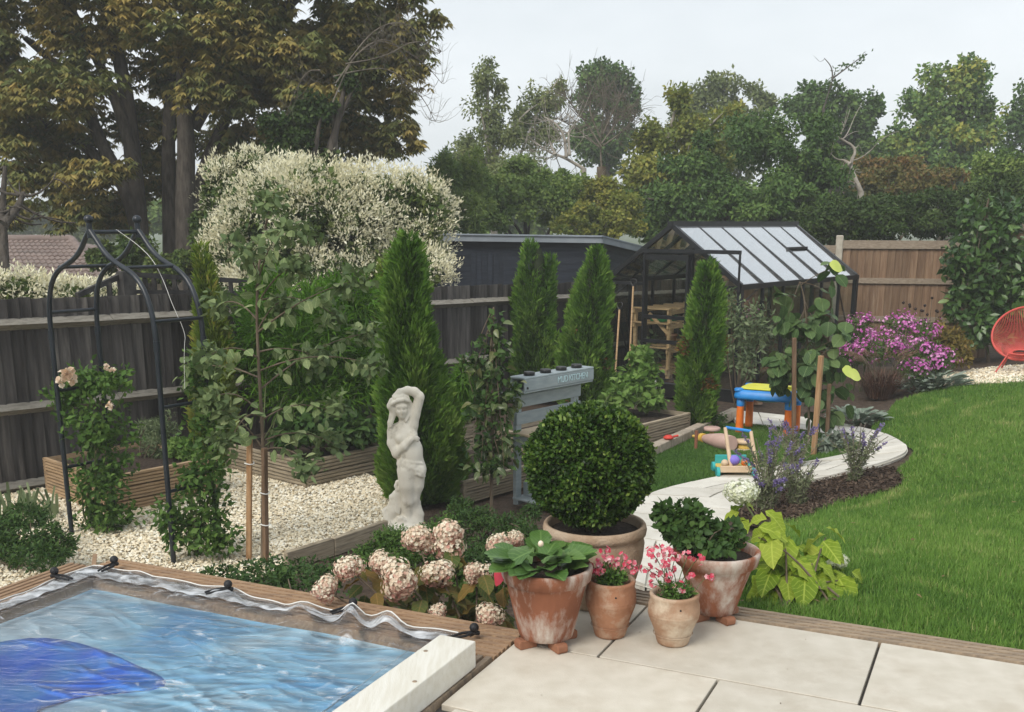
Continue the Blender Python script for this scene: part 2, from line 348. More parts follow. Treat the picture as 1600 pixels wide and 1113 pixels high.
def patio():
    po = MB(); po.box(UV(.9, 2.0, -.022-.15), (5.08, 4.19, .3), (*U, 0), (*V, 0)); p = po.build('patio', 'grout', kind='structure')
    J = .011
    rows = [(3.493, 4.103, -.333), (2.883, 3.493, -.82), (2.273, 2.883, -.62), (1.663, 2.273, -.2), (1.05, 1.663, -.6), (.44, 1.05, -.1)]
    for v0, v1, uj in rows:
        js = [uj+k*.953 for k in range(-3, 5)]
        for a in js:
            a0, a1 = max(a, -1.632), min(a+.953, 3.4)
            if a1-a0 < .1: continue
            MB().box(UV((a0+a1)/2, (v0+v1)/2, -.02), (a1-a0-J, v1-v0-J, .04), (*U, 0), (*V, 0)).build('paving_tile', 'patio_stone', p, bevel=.002)
patio()
def grooved(length, width, th, ng=7, dp=.014):
    ng = 4 if ng >= 6 else ng
    """a ribbed decking board, long along x, centred, top at 0"""
    prof = []; g = width/ng
    for i in range(ng):
        x0 = -width/2+i*g
        prof += [(x0+.13*g, -dp), (x0+.20*g, 0), (x0+.80*g, 0), (x0+.87*g, -dp)]
    prof = [(-width/2, -th)]+prof+[(width/2, -th)]
    n = len(prof); vs = [(-length/2, y, z) for y, z in prof]+[(length/2, y, z) for y, z in prof]
    fs = [(i, (i+1) % n, n+(i+1) % n, n+i) for i in range(n)]+[tuple(range(n-1, -1, -1)), tuple(range(n, 2*n))]
    m = MB(); m.add(vs, fs); return m
def place(m, c, X, name, mat, parent):
    X = np.array([X[0], X[1], 0.]); Y = np.array([-X[1], X[0], 0]); me = m.mesh(name); me.materials.append(MATS[mat])
    M = Matrix(((X[0], Y[0], 0, c[0]), (X[1], Y[1], 0, c[1]), (0, 0, 1, c[2]), (0, 0, 0, 1)))
    return inst(name, me, M, parent)
# timber edging between patio and lawn
te = thing('timber_edging', UV(1, 4.18, -.1), 'ribbed brown timber edging board between cream patio and lawn', 'edging')
for a0, a1 in ((-1.5, .55), (.553, 3.4)):
    place(grooved(a1-a0, .145, .13, 8), UV((a0+a1)/2, 4.18, .004), U, 'board', 'deck_grey', te)
# pool
PU0, PU1, PV0, PV1 = -3.70, -1.93, -1.5, 3.32       # clear opening
pool = MB()
for (a, b, c, d) in ((PU0-.02, PU0, PV0, PV1), (PU1, PU1+.02, PV0, PV1)):
    pool.box(UV((a+b)/2, (c+d)/2, -.68), (b-a, d-c, 1.2), (*U, 0), (*V, 0))
pool.box(UV((PU0+PU1)/2, PV1+.01, -.68), (PU1-PU0+.04, .02, 1.2), (*U, 0), (*V, 0))
pool.box(UV((PU0+PU1)/2, (PV0+PV1)/2, -1.3), (PU1-PU0+.04, PV1-PV0, .04), (*U, 0), (*V, 0))
pool.build('pool_shell', 'liner', kind='structure')
deck = thing('pool_deck', UV(-2.8, 3.4, -.1), 'ribbed brown timber decking frame round the pool', 'decking')
def dboard(a, b, width, th=.045, z=0., mat='deck_wood', ng=6):
    a = np.array(a); b = np.array(b); d = (b-a)[:2]; L = np.linalg.norm(d)
    return place(grooved(L, width, th, ng), ((a[0]+b[0])/2, (a[1]+b[1])/2, z), d/L, 'deck_board', mat, deck)
for k in range(2):                                  # back: two boards, mitred at the left corner
    vv = 3.32+.0725+k*.149; dboard(UV(-3.70-.147*k, vv), UV(-1.64, vv), .145, z=.003*k)
for k in range(2):                                  # left side
    uu = -3.70-.0725-k*.149; dboard(UV(uu, PV0), UV(uu, 3.32+.147*(k)), .145, z=.0015+.003*k)
for k in range(2):                                  # patio side
    uu = -1.93+.0725+k*.147; dboard(UV(uu, PV0), UV(uu, 3.316), .143, z=.001+.002*k, mat='deck_grey')
for (a, b) in ((UV(-4.0, 3.605), UV(-1.64, 3.605)),):
    MB().bar([a[0], a[1], -.37], [b[0], b[1], -.37], .022, .64).build('fascia_board', 'deck_wood', deck)
MB().bar(UV(-3.985, PV0, -.37), UV(-3.985, 3.59, -.37), .022, .64).build('fascia_board', 'deck_wood', deck)
a, b = UV(-4.0+.03, 3.60), UV(-3.72, 3.345); MB().bar([a[0], a[1], .006], [b[0], b[1], .006], .02, .008).build('mitre_strip', 'deck_wood', deck)
# white sleeper lying on the pool's patio side
bm_ = thing('sleeper_beam', UV(-1.73, 2.3, 0), 'cream white painted timber sleeper lying beside the pool', 'beam')
MB().box(UV(-1.727, 2.34, .058), (.15, 1.72, .104), (*U, 0), (*V, 0)).build('timber', 'white_paint', bm_, bevel=.006, seg=2)
kn = MB()
for (du, dv) in ((-.045, .70), (.05, .46), (.0, -.1)):
    kn.lathe(UV(-1.727+du, 2.34+dv, .1102), [(.009, -.001), (.008, .0012), (.004, .0012), (.0, .0004)], 10)
kn.build('knot', 'deck_grey', bm_)
# ------------------------------------------------------------------ pool water, solar cover and clear sheet
def poolmats():
    m, N, Lk, bs, out = newmat('pool_water')
    ge = N.new('ShaderNodeNewGeometry'); mp = N.new('ShaderNodeMapping'); mp.inputs['Rotation'].default_value = R25; mp.inputs['Scale'].default_value = (1, 2.2, 1); Lk.new(ge.outputs['Position'], mp.inputs[0])
    nz = N.new('ShaderNodeTexNoise'); nz.inputs['Scale'].default_value = 1.1; nz.inputs['Detail'].default_value = 5; nz.inputs['Distortion'].default_value = .8; Lk.new(mp.outputs[0], nz.inputs['Vector'])
    r = N.new('ShaderNodeValToRGB'); el = r.color_ramp.elements
    el[0].position = .34; el[0].color = (.16, .50, .88, 1); el[1].position = .64; el[1].color = (.70, .90, 1, 1); e = el.new(.5); e.color = (.38, .74, .98, 1)
    Lk.new(nz.outputs['Fac'], r.inputs[0]); Lk.new(r.outputs[0], bs.inputs['Base Color']); bs.inputs['Roughness'].default_value = .3; bs.inputs['Specular IOR Level'].default_value = .2
    b = N.new('ShaderNodeBump'); b.inputs['Strength'].default_value = .1; b.inputs['Distance'].default_value = .02; Lk.new(nz.outputs['Fac'], b.inputs['Height']); Lk.new(b.outputs[0], bs.inputs['Normal'])
    m, N, Lk, bs, out = newmat('blue_cover')
    ge = N.new('ShaderNodeNewGeometry'); vo = N.new('ShaderNodeTexVoronoi'); vo.inputs['Scale'].default_value = 14; Lk.new(ge.outputs['Position'], vo.inputs['Vector'])
    nz = N.new('ShaderNodeTexNoise'); nz.inputs['Scale'].default_value = 5; nz.inputs['Detail'].default_value = 6; Lk.new(ge.outputs['Position'], nz.inputs['Vector'])
    r = N.new('ShaderNodeValToRGB'); el = r.color_ramp.elements; el[0].position = .42; el[0].color = (.0, .17, .95, 1); el[1].position = .66; el[1].color = (.08, .38, .97, 1)
    Lk.new(nz.outputs['Fac'], r.inputs[0]); Lk.new(r.outputs[0], bs.inputs['Base Color']); bs.inputs['Roughness'].default_value = .35
    m, N, Lk, bs, out = newmat('clear_film')
    ge = N.new('ShaderNodeNewGeometry'); mp = N.new('ShaderNodeMapping'); mp.inputs['Rotation'].default_value = (0, 0, .55); mp.inputs['Scale'].default_value = (1, 1.9, 1); Lk.new(ge.outputs['Position'], mp.inputs[0])
    nz = N.new('ShaderNodeTexNoise'); nz.inputs['Scale'].default_value = 6; nz.inputs['Detail'].default_value = 9; nz.inputs['Roughness'].default_value = .62; nz.inputs['Distortion'].default_value = 1.1; Lk.new(mp.outputs[0], nz.inputs['Vector'])
    vo = N.new('ShaderNodeTexVoronoi'); vo.feature = 'DISTANCE_TO_EDGE'; vo.inputs['Scale'].default_value = 5; m0 = N.new('ShaderNodeMapping'); m0.inputs['Rotation'].default_value = (0, 0, .75); m0.inputs['Scale'].default_value = (1, 4.2, 1); Lk.new(ge.outputs['Position'], m0.inputs[0]); dv = N.new('ShaderNodeVectorMath'); dv.operation = 'MULTIPLY_ADD'; dv.inputs[1].default_value = (.25, .25, 0); Lk.new(nz.outputs['Color'], dv.inputs[0]); Lk.new(m0.outputs[0], dv.inputs[2]); Lk.new(dv.outputs[0], vo.inputs['Vector']); cl = N.new('ShaderNodeMapRange'); cl.inputs[1].default_value = 0; cl.inputs[2].default_value = .09; Lk.new(vo.outputs[0], cl.inputs[0])
    n2 = N.new('ShaderNodeTexNoise'); n2.inputs['Scale'].default_value = 70; n2.inputs['Detail'].default_value = 4; Lk.new(ge.outputs['Position'], n2.inputs['Vector'])
    m1 = N.new('ShaderNodeMath'); m1.operation = 'MULTIPLY_ADD'; m1.inputs[1].default_value = .22; Lk.new(cl.outputs[0], m1.inputs[0]); Lk.new(nz.outputs['Fac'], m1.inputs[2])
    m2 = N.new('ShaderNodeMath'); m2.operation = 'MULTIPLY_ADD'; m2.inputs[1].default_value = .16; Lk.new(n2.outputs['Fac'], m2.inputs[0]); Lk.new(m1.outputs[0], m2.inputs[2])
    b = N.new('ShaderNodeBump'); b.inputs['Strength'].default_value = 1.; b.inputs['Distance'].default_value = .022; Lk.new(m2.outputs[0], b.inputs['Height'])
    t = N.new('ShaderNodeBsdfTransparent'); t.inputs[0].default_value = (.93, .95, .97, 1)
    g = N.new('ShaderNodeBsdfGlossy'); g.inputs['Roughness'].default_value = .09; Lk.new(b.outputs[0], g.inputs['Normal'])
    d = N.new('ShaderNodeBsdfDiffuse'); d.inputs[0].default_value = (.8, .83, .86, 1)
    x0 = N.new('ShaderNodeMixShader'); Lk.new(t.outputs[0], x0.inputs[1]); Lk.new(d.outputs[0], x0.inputs[2])
    mr = N.new('ShaderNodeMapRange'); mr.inputs[1].default_value = .60; mr.inputs[2].default_value = .70; mr.inputs[3].default_value = .015; mr.inputs[4].default_value = .5; Lk.new(nz.outputs['Fac'], mr.inputs[0]); Lk.new(mr.outputs[0], x0.inputs[0])
    fr = N.new('ShaderNodeFresnel'); fr.inputs[0].default_value = 1.5
    ma = N.new('ShaderNodeMath'); ma.operation = 'MULTIPLY_ADD'; ma.inputs[1].default_value = 1.35; ma.inputs[2].default_value = .0; ma.use_clamp = True; Lk.new(fr.outputs[0], ma.inputs[0])
    x = N.new('ShaderNodeMixShader'); Lk.new(ma.outputs[0], x.inputs[0]); Lk.new(x0.outputs[0], x.inputs[1]); Lk.new(g.outputs[0], x.inputs[2]); Lk.new(x.outputs[0], out.inputs[0])
poolmats()
def milky():
    m = MATS['clear_film'].copy(); MATS['milky_film'] = m; m.name = 'milky_film'
    for n in m.node_tree.nodes:
        if n.type == 'MAP_RANGE': n.inputs[1].default_value = .40; n.inputs[2].default_value = .62; n.inputs[3].default_value = .10; n.inputs[4].default_value = .72
milky()
def gridmesh(u0, u1, v0, v1, nu, nv, zf):
    u = np.linspace(u0, u1, nu); v = np.linspace(v0, v1, nv); A, B = np.meshgrid(u, v); Z = zf(A, B)
    X = A*U[0]+B*V[0]; Y = A*U[1]+B*V[1]; i = np.arange(nu*nv).reshape(nv, nu)
    f = np.stack([i[:-1, :-1], i[:-1, 1:], i[1:, 1:], i[1:, :-1]], -1).reshape(-1, 4)
    return np.stack([X, Y, Z], -1).reshape(-1, 3), f
def wob(A, B, seed, n=14, f0=3, f1=16, ang=None, spread=.5):
    rg = rgen(seed); z = np.zeros_like(A)
    for i in range(n):
        f = f0*(f1/f0)**rg.random(); a = (ang+rg.normal()*spread) if ang is not None else rg.random()*6.28
        z += np.sin((A*math.cos(a)+B*math.sin(a))*f+rg.random()*6.28+1.3*np.sin(A*rg.normal()*3+B*rg.normal()*3))/f
    return z
v_, f_ = gridmesh(PU0, PU1, PV0, PV1, 60, 120, lambda A, B: -.040+.006*wob(A, B, 3))
link('pool_water', npmesh('pool_water', v_, f_, smooth=True), 'pool_water', kind='structure')
# the royal blue solar cover, floating in the near left part of the pool
def solar():
    bnd = [onz(x, y, -.034) for x, y in ((-60, 1020), (0, 1005), (60, 998), (110, 1003), (165, 1018), (215, 1040), (250, 1055), (262, 1070), (235, 1078), (175, 1082), (120, 1088), (95, 1097), (70, 1104), (54, 1113), (46, 1150), (30, 1200))]
    bnd = smoothpoly(bnd, 1)+[onz(-200, 1220, -.034)]
    bm = bmesh.new(); bm.faces.new([bm.verts.new((p[0], p[1], 0)) for p in bnd])
    lo = np.min([p[:2] for p in bnd], 0); hi = np.max([p[:2] for p in bnd], 0)
    for ax in (0, 1):
        for t in np.arange(lo[ax]+.05, hi[ax], .05):
            co = [0, 0, 0]; no = [0, 0, 0]; co[ax] = float(t); no[ax] = 1
            bmesh.ops.bisect_plane(bm, geom=list(bm.verts)+list(bm.edges)+list(bm.faces), plane_co=co, plane_no=no)
    for q in bm.verts: q.co.z = -.034+.003*float(wob(np.array(q.co.x), np.array(q.co.y), 8, 8, 2, 8))
    if True:
        r = bmesh.ops.extrude_face_region(bm, geom=list(bm.faces)); bmesh.ops.translate(bm, verts=[e for e in r['geom'] if isinstance(e, bmesh.types.BMVert)], vec=(0, 0, .006))
    bmesh.ops.recalc_face_normals(bm, faces=list(bm.faces))
    me = bpy.data.meshes.new('solar_cover'); bm.to_mesh(me); bm.free()
    for p in me.polygons: p.use_smooth = True
    tag(link('solar_cover', me, 'blue_cover'), 'royal blue solar blanket floating in the near part of the pool', 'pool cover')
solar()
def film(A, B):
    inside = ss((A-PU0)/.05)*ss((PU1-A)/.05)*ss((PV1-B)/.06)
    z = .012*(1-inside)+inside*(-.008)
    z += (.014+.022*inside)*.5*wob(A, B, 21, 22, 8, 60, .5, .7)*(.3+.7*inside)+.010*inside*wob(A, B, 5, 6, 2, 6)
    # loose folds along the far right edge
    for (fu, fv, a, su, sv) in ((-2.32, 3.38, .060, .045, .17), (-2.15, 3.40, .05, .06, .13), (-2.55, 3.36, .035, .07, .15), (-3.0, 3.40, .016, .10, .08), (-3.35, 3.40, .015, .09, .07)):
        z += a*np.exp(-((A-fu+.5*(B-fv))/su)**2-((B-fv)/sv)**2)
    rg = rgen(99)                                        # taut creases running across the sheet
    for i in range(150):
        if i < 95: u0, v0, th, ln, am = rg.uniform(-3.0, -1.95), rg.uniform(2.2, 3.25), rg.normal(.25, .32), rg.uniform(.08, .32), rg.uniform(.004, .010)
        else: u0, v0, th, ln, am = rg.uniform(-3.7, -2.2), rg.uniform(2.7, 3.3), rg.normal(-.05, .25), rg.uniform(.05, .14), rg.uniform(.003, .006)
        du, dv = A-u0, B-v0; l_ = du*math.cos(th)+dv*math.sin(th); c_ = -du*math.sin(th)+dv*math.cos(th)+.25*l_*l_*rg.normal()
        z += inside*am*np.exp(-(c_/rg.uniform(.007, .014))**2)*np.clip(1-(l_/ln)**2, 0, 1)
    lo = .011+.004*np.sin(A*40)*np.sin(B*31)
    return np.where(inside < .5, np.maximum(z, lo), z)
def filmgrid():
    nu, nv = 220, 210
    s = np.linspace(0, 1, nu); t = np.concatenate([np.linspace(0, .71, 30), np.linspace(.713, 1, nv-30)]); S, T = np.meshgrid(s, t)
    e = .018*np.sin(S*19)+.012*np.sin(S*47+1)
    A = (PU0-.13)+S*(PU1-PU0+.20); B = (PV0)+T*(PV1-PV0+.125)+T**8*(e+.02*np.sin(S*7))
    A = A-(1-S)**8*.015*np.sin(T*60)
    Z = film(A, B); X = A*U[0]+B*V[0]; Y = A*U[1]+B*V[1]; i = np.arange(nu*nv).reshape(nv, nu)
    f = np.stack([i[:-1, :-1], i[:-1, 1:], i[1:, 1:], i[1:, :-1]], -1).reshape(-1, 4)
    o = link('plastic_sheet', npmesh('plastic_sheet', np.stack([X, Y, Z], -1).reshape(-1, 3), f, smooth=True), 'clear_film')
    tube_ = [np.array([X[-1, i], Y[-1, i], Z[-1, i]+.002]) for i in range(0, nu, 3)]; hem = MB().tube(tube_, .0032, 5, False).build('hem', 'white_cord', o)
    tube_ = [np.array([X[i, 0], Y[i, 0], Z[i, 0]+.002]) for i in range(20, nv, 3)]; MB().tube(tube_, .0032, 5, False).build('hem', 'white_cord', o)
    # the sheet's margin, folded double where it lies on the deck
    pa, pb, pc = [], [], []
    for side in (0, 1):
        if side == 0: S2, T2 = np.meshgrid(np.linspace(0, 1, 200), np.linspace(0, 1, 9)); A2 = PU0-.12+S2*(PU1-PU0+.17); B2 = PV1+.015+T2*(.062+.012*np.sin(S2*19)+.02*np.sin(S2*7)+.010*np.sin(S2*47))
        else: S2, T2 = np.meshgrid(np.linspace(0, 1, 220), np.linspace(0, 1, 9)); A2 = PU0-.015-T2*(.085+.012*np.sin(S2*40)); B2 = PV0+S2*(PV1-PV0+.05)
        Z2 = film(A2, B2)+.004+.004*np.sin(A2*60+B2*20)*np.sin(B2*70)+.008*np.abs(np.sin(S2*23+T2*2))*T2*(1-T2)*4*np.abs(np.sin(S2*9))
        X2 = A2*U[0]+B2*V[0]; Y2 = A2*U[1]+B2*V[1]; k2 = S2.shape; i = np.arange(k2[0]*k2[1]).reshape(k2)
        f = np.stack([i[:-1, :-1], i[:-1, 1:], i[1:, 1:], i[1:, :-1]], -1).reshape(-1, 4); link('folded_margin', npmesh('folded_margin', np.stack([X2, Y2, Z2], -1).reshape(-1, 3), f, smooth=True), 'milky_film', o)
    tag(o, 'crumpled clear plastic sheet stretched over the whole pool', 'pool sheet')
filmgrid()
def clamp(px, py, ang, label):
    p = onz(px, py, 0.02); t = thing('sheet_clamp', (p[0], p[1], .01), label, 'clamp', 'black ball clamps holding the pool sheet')
    d = np.array([math.cos(ang), math.sin(ang), 0]); s_ = np.array([-d[1], d[0], 0])
    MB().ball(p+np.array([0, 0, .033]), .019, 14, 10).build('ball', 'black_rubber', t)
    for k in (-1, 1):
        MB().tube([p+np.array([0, 0, .015])+s_*k*.004, p+d*.045+s_*k*.016+np.array([0, 0, .012]), p+d*.10+s_*k*.010+np.array([0, 0, .008])], [.006, .006, .005], 8).build('elastic_loop', 'black_rubber', t)
    MB().tube([p-d*.02+np.array([0, 0, .006]), p+np.array([0, 0, .012]), p+d*.02+np.array([0, 0, .006])], .010, 8).build('foot', 'black_rubber', t)
for px, py, ang, lb in ((86, 903, -.45, 'black ball clamp on the left deck board of the pool'), (179, 885, -1.9, 'black ball clamp at the back left pool corner'), (357, 924, 3.6, 'black ball clamp in the middle of the back pool edge'), (552, 953, 3.7, 'black ball clamp below the pink hydrangea'), (741, 993, 3.6, 'black ball clamp at the far end of the white sleeper')):
    clamp(px, py, ang, lb)
# ------------------------------------------------------------------ lawn, gravel, path, turf, mulch
leafmat('grass', [(.036, .085, .018), (.101, .213, .036), (.187, .328, .058), (.386, .412, .155)], trans=.3, rough=.6)
leafmat('turf_blade', [(.047, .115, .019), (.101, .203, .034), (.162, .257, .068)], trans=.1, rough=.6)
leafmat('pebble', [(.484, .375, .230), (.750, .642, .447), (.895, .798, .605), (.950, .919, .798)], trans=0, rough=.8, spec=.2)
pm('turf_base', (.04, .08, .018), (.055, .105, .025), 30, .9)
lawn_poly = [UV(-.95, 4.255)]+[G(x, y) for x, y in ((1165, 905), (1170, 850), (1190, 822), (1250, 812), (1290, 790), (1360, 775), (1412, 758), (1400, 735), (1424, 716), (1428, 703), (1405, 686), (1360, 670), (1385, 645), (1400, 628), (1450, 612), (1510, 602), (1560, 594), (1610, 590))]+[np.array([10.5, 14.2, 0]), np.array([10.5, 0, 0]), UV(3.6, 4.255)]
lawn_poly = [np.asarray(p)[:2] for p in lawn_poly]
tag(sheet('lawn', lawn_poly, 'lawn_soil', -.012, .3), kind='structure')
def grass():
    rg = rgen(11); n = 2700000
    x = rg.uniform(.2, 9.5, n); y = rg.uniform(2.6, 15.5, n)
    keep = rg.random(n) < np.clip((4.3/np.maximum(y, 3))**1.25, 0, 1)
    keep &= np.abs(x) < (y*.56+.5)
    x, y = x[keep], y[keep]; k = inpoly(x, y, lawn_poly); x, y = x[k], y[k]; n = len(x)
    z = hgt(x, y)-.014
    tuft = .5+.5*np.sin(x*3.1+2*np.sin(y*1.7))*np.sin(y*2.6+1.5*np.sin(x*2.3)); t2 = .5+.5*np.sin(x*11+3*np.sin(y*7))*np.sin(y*13+2*np.sin(x*9))
    a = rg.random(n)*6.283+2*tuft; tilt = .2+.95*rg.random(n)**1.5
    D = np.stack([np.cos(a)*tilt, np.sin(a)*tilt, np.ones(n)], 1)
    Nn = np.stack([np.cos(a), np.sin(a), np.zeros(n)-.3], 1)+rg.normal(size=(n, 3))*.3
    L = (.016+.034*rg.random(n)**1.4+.020*t2*rg.random(n))*(1+.02*y); Wb = (.0034+.0026*rg.random(n))*(.75+.12*y)
    big = .5+.5*np.sin(x*.9+1.3*np.sin(y*.8+1))*np.sin(y*1.1+1.1*np.sin(x*.7)); dry = np.clip(np.sin(x*4.3+2.2*np.sin(y*2.9))*np.sin(y*3.7+1.7*np.sin(x*3.1))-.72, 0, 1)*2.2
    v = np.clip(.08+.26*tuft*rg.random(n)+.20*t2+.20*big+.26*rg.random(n)+(rg.random(n) > .95)*.45+dry*rg.random(n), 0, 1)
    o = leaves('grass', np.stack([x, y, z], 1), D, Nn, L, Wb, v, 'grass', None, 'b')
    tag(o, 'mown green grass of the sloping lawn', 'grass')
    return n
grass()
def stones(name, poly, n, size, label, seed, zoff=0, maxd=None):
    rg = rgen(seed); lo = np.min([p[:2] for p in poly], 0); hi = np.max([p[:2] for p in poly], 0)
    x = rg.uniform(lo[0], hi[0], n); y = rg.uniform(lo[1], hi[1], n); k = inpoly(x, y, poly) & (np.abs(x) < .53*y+.35)
    ww = x*Wd[0]+y*Wd[1]; nn = x*Nd[0]+y*Nd[1]; k &= ~((nn > 7.75) & (ww > 3.95) & (ww < 4.85)) & ~((nn > 7.3) & (ww > 5.5)); x, y = x[k], y[k]; n = len(x)
    z = hgt(x, y)+rg.random(n)*.018+zoff
    s = size*(.55+.9*rg.random(n)**1.5)
    base = np.array([[1, 0, 0], [.1, 1, 0], [-1, .1, 0], [0, -1, .1], [0, 0, .7], [0, 0, -.7]])
    q = base[None]*(1+rg.normal(size=(n, 6, 1))*.18)*s[:, None, None]*np.stack([1+.5*rg.random(n), .7+.3*rg.random(n), .7+.4*rg.random(n)], 1)[:, None, :]
    a = rg.random(n)*6.283; b = rg.normal(size=n)*.5; ca, sa, cb, sb = np.cos(a), np.sin(a), np.cos(b), np.sin(b)
    X = q[..., 0]*cb[:, None]-q[..., 2]*sb[:, None]; Zq = q[..., 0]*sb[:, None]+q[..., 2]*cb[:, None]; Yq = q[..., 1]
    vs = np.stack([X*ca[:, None]-Yq*sa[:, None]+x[:, None], X*sa[:, None]+Yq*ca[:, None]+y[:, None], Zq+z[:, None]], -1).reshape(-1, 3)
    i = np.arange(n)[:, None]*6
    fs = np.concatenate([i+[t] for t in ([0, 1, 4], [1, 2, 4], [2, 3, 4], [3, 0, 4])], 0)
    v = np.clip(.62+.24*rg.normal(size=n), 0, 1); v[rg.random(n) > .97] = .02
    o = link(name, npmesh(name, vs, fs, np.repeat(v, 6)), 'pebble', kind='stuff'); tag(o, label, 'gravel'); return o
gravel_poly = [np.asarray(p)[:2] for p in ([-7.2, 4.6], [-5.6, 7.6], WN(3.6, 8.95), WN(6.3, 8.95), WN(6.1, 6.5), [-.80, 7.85], [-.96, 7.51], [-1.52, 6.79], [-1.95, 5.9], [-2.1, 5.05], UV(-4.0, 3.66), UV(-4.0, 1.5))]
tag(sheet('gravel_ground', gravel_poly, 'gravel_bed', -.004, .5), kind='structure')
stones('gravel', gravel_poly, 250000, .0118, 'cream pebbles covering the ground round the rose arch', 5)
gp = G(1590, 588); gpoly2 = [np.array([gp[0]+.2+1.35*math.cos(t), gp[1]+.15+.85*math.sin(t)]) for t in np.linspace(0, 6.283, 40)[:-1]]
tag(sheet('gravel_circle', gpoly2, 'gravel_bed', .004, .3), kind='structure')
stones('gravel.001', gpoly2, 9000, .016, 'cream pebbles under the coral chair', 6, .008)
# path: two curved edges, slabs laid across between them
inner = [G(x, y) for x, y in ((968, 905), (975, 840), (995, 790), (1013, 773), (1060, 760), (1121, 746), (1213, 729), (1300, 716), (1338, 708), (1350, 698), (1335, 689), (1290, 679), (1240, 671), (1190, 666), (1150, 663))]
outer = [G(x, y) for x, y in ((1080, 905), (1110, 850), (1140, 808), (1165, 786), (1185, 773), (1215, 764), (1270, 752), (1332, 738), (1385, 724), (1426, 706), (1404, 687), (1351, 670), (1297, 658), (1200, 648), (1140, 642))]
def arc(pts, n):
    pts = np.array(smoothpoly(pts, 3)); d = np.concatenate([[0], np.cumsum(np.linalg.norm(np.diff(pts[:, :2], axis=0), axis=1))])
    return np.array([[np.interp(s, d, pts[:, k]) for k in range(2)] for s in np.linspace(0, d[-1], n)])
pth = thing('garden_path', G(1200, 750), 'pale stone slab path curving in a hairpin round the play turf', 'path'); pth['kind'] = 'structure'; del pth['category']
NS = 23; I_ = arc(inner, NS*4+1); O_ = arc(outer, NS*4+1); rg = rgen(4)
tag(sheet('path_bed', [tuple(p) for p in I_]+[tuple(p) for p in O_[::-1]], 'path_stone', -.006, .25), kind='structure')
for i in range(NS):
    i0, i1 = i*4, i*4+4
    sp_ = .5+.12*((i % 2)*2-1)
    for (s0, s1) in ((0, sp_), (sp_, 1)):
        g = .010
        pl = []
        for j in range(i0, i1+1): pl.append(I_[j]+(O_[j]-I_[j])*s0)
        for j in range(i1, i0-1, -1): pl.append(I_[j]+(O_[j]-I_[j])*s1)
        c = np.mean(pl, 0); pl = [c+(p-c)*(1-1.0*g/max(np.linalg.norm(p-c), .05)) for p in pl]
        zt = .016+rg.random()*.005
        MB().prism(pl, [float(hgt(*p))-.03 for p in pl], [float(hgt(*p))+zt for p in pl]).build('path_slab', 'path_stone', pth)
# play turf inside the loop
turf_poly = [p for p in I_[14:-1]]+[np.asarray(G(x, y))[:2] for x, y in ((1110, 664), (1074, 684), (1022, 709), (985, 727), (960, 745), (965, 775))]
tag(sheet('play_turf', turf_poly, 'turf_base', .002, .4), kind='structure')
def turf():
    rg = rgen(12); n = 420000; lo = np.min(turf_poly, 0); hi = np.max(turf_poly, 0)
    x = rg.uniform(lo[0], hi[0], n); y = rg.uniform(lo[1], hi[1], n); k = inpoly(x, y, turf_poly); x, y = x[k][:85000], y[k][:85000]; n = len(x)
    a = rg.random(n)*6.283; D = np.stack([np.cos(a)*.6, np.sin(a)*.6-.2, np.ones(n)], 1); Nn = np.stack([np.cos(a), np.sin(a), np.zeros(n)], 1)
    tag(leaves('turf_blades', np.stack([x, y, hgt(x, y)], 1), D, Nn, .022+.014*rg.random(n), .007, rg.random(n)*.7+.3*np.sin(x*3)*np.sin(y*2.3)**2, 'turf_blade', None, 'b'), 'short green artificial turf of the play area', 'turf')
turf()
# kerb between the turf and the right hand bed
kerb = thing('stone_kerb', G(1050, 695), 'low tan stone kerb between the turf and the raised bed', 'kerb')
ka, kb = G(962, 738), G(1150, 650)
nk = 11
for i in range(nk):
    a = ka+(kb-ka)*(i/nk); b = ka+(kb-ka)*((i+.95)/nk)
    MB().bar([a[0], a[1], hgt(a[0], a[1])+.045], [b[0], b[1], hgt(b[0], b[1])+.045], .11, .11).build('kerb_block', 'kerb_stone', kerb, bevel=.008)
mulch_poly = smoothpoly([np.asarray(G(x, y))[:2] for x, y in ((1140, 812), (1185, 776), (1250, 758), (1330, 742), (1385, 728), (1408, 740), (1412, 757), (1360, 776), (1290, 792), (1252, 815), (1185, 826))], 2, True)
pm('mulch', (.055, .034, .024), (.12, .08, .055), 26, .95, 1., 70, c3=(.03, .02, .015), c3scale=12, c3lo=.5, c3hi=.6, dist=.03)
tag(sheet('mulch_bed', mulch_poly, 'mulch', .006, .25), kind='structure')
leafmat('bark', [(.03, .021, .016), (.075, .05, .036), (.13, .095, .07)], trans=0, rough=.9, spec=.1)
def chips(poly, n, seed, label, name='bark_chips', z=.012):
    rg = rgen(seed); lo = np.min(poly, 0); hi = np.max(poly, 0)
    x = rg.uniform(lo[0], hi[0], n); y = rg.uniform(lo[1], hi[1], n); k = inpoly(x, y, poly); x, y = x[k], y[k]; n = len(x)
    D = rdir(rg, n)*[1, 1, .35]; Nn = np.array([0, 0, 1.])+rg.normal(size=(n, 3))*.4
    tag(leaves(name, np.stack([x, y, hgt(x, y)+z+.01*rg.random(n)], 1), D, Nn, .02+.04*rg.random(n), .01+.012*rg.random(n), rg.random(n), 'bark', None, 'f'), label, 'bark chips')
chips(mulch_poly, 9000, 31, 'dark brown bark mulch in the lavender bed by the lawn')
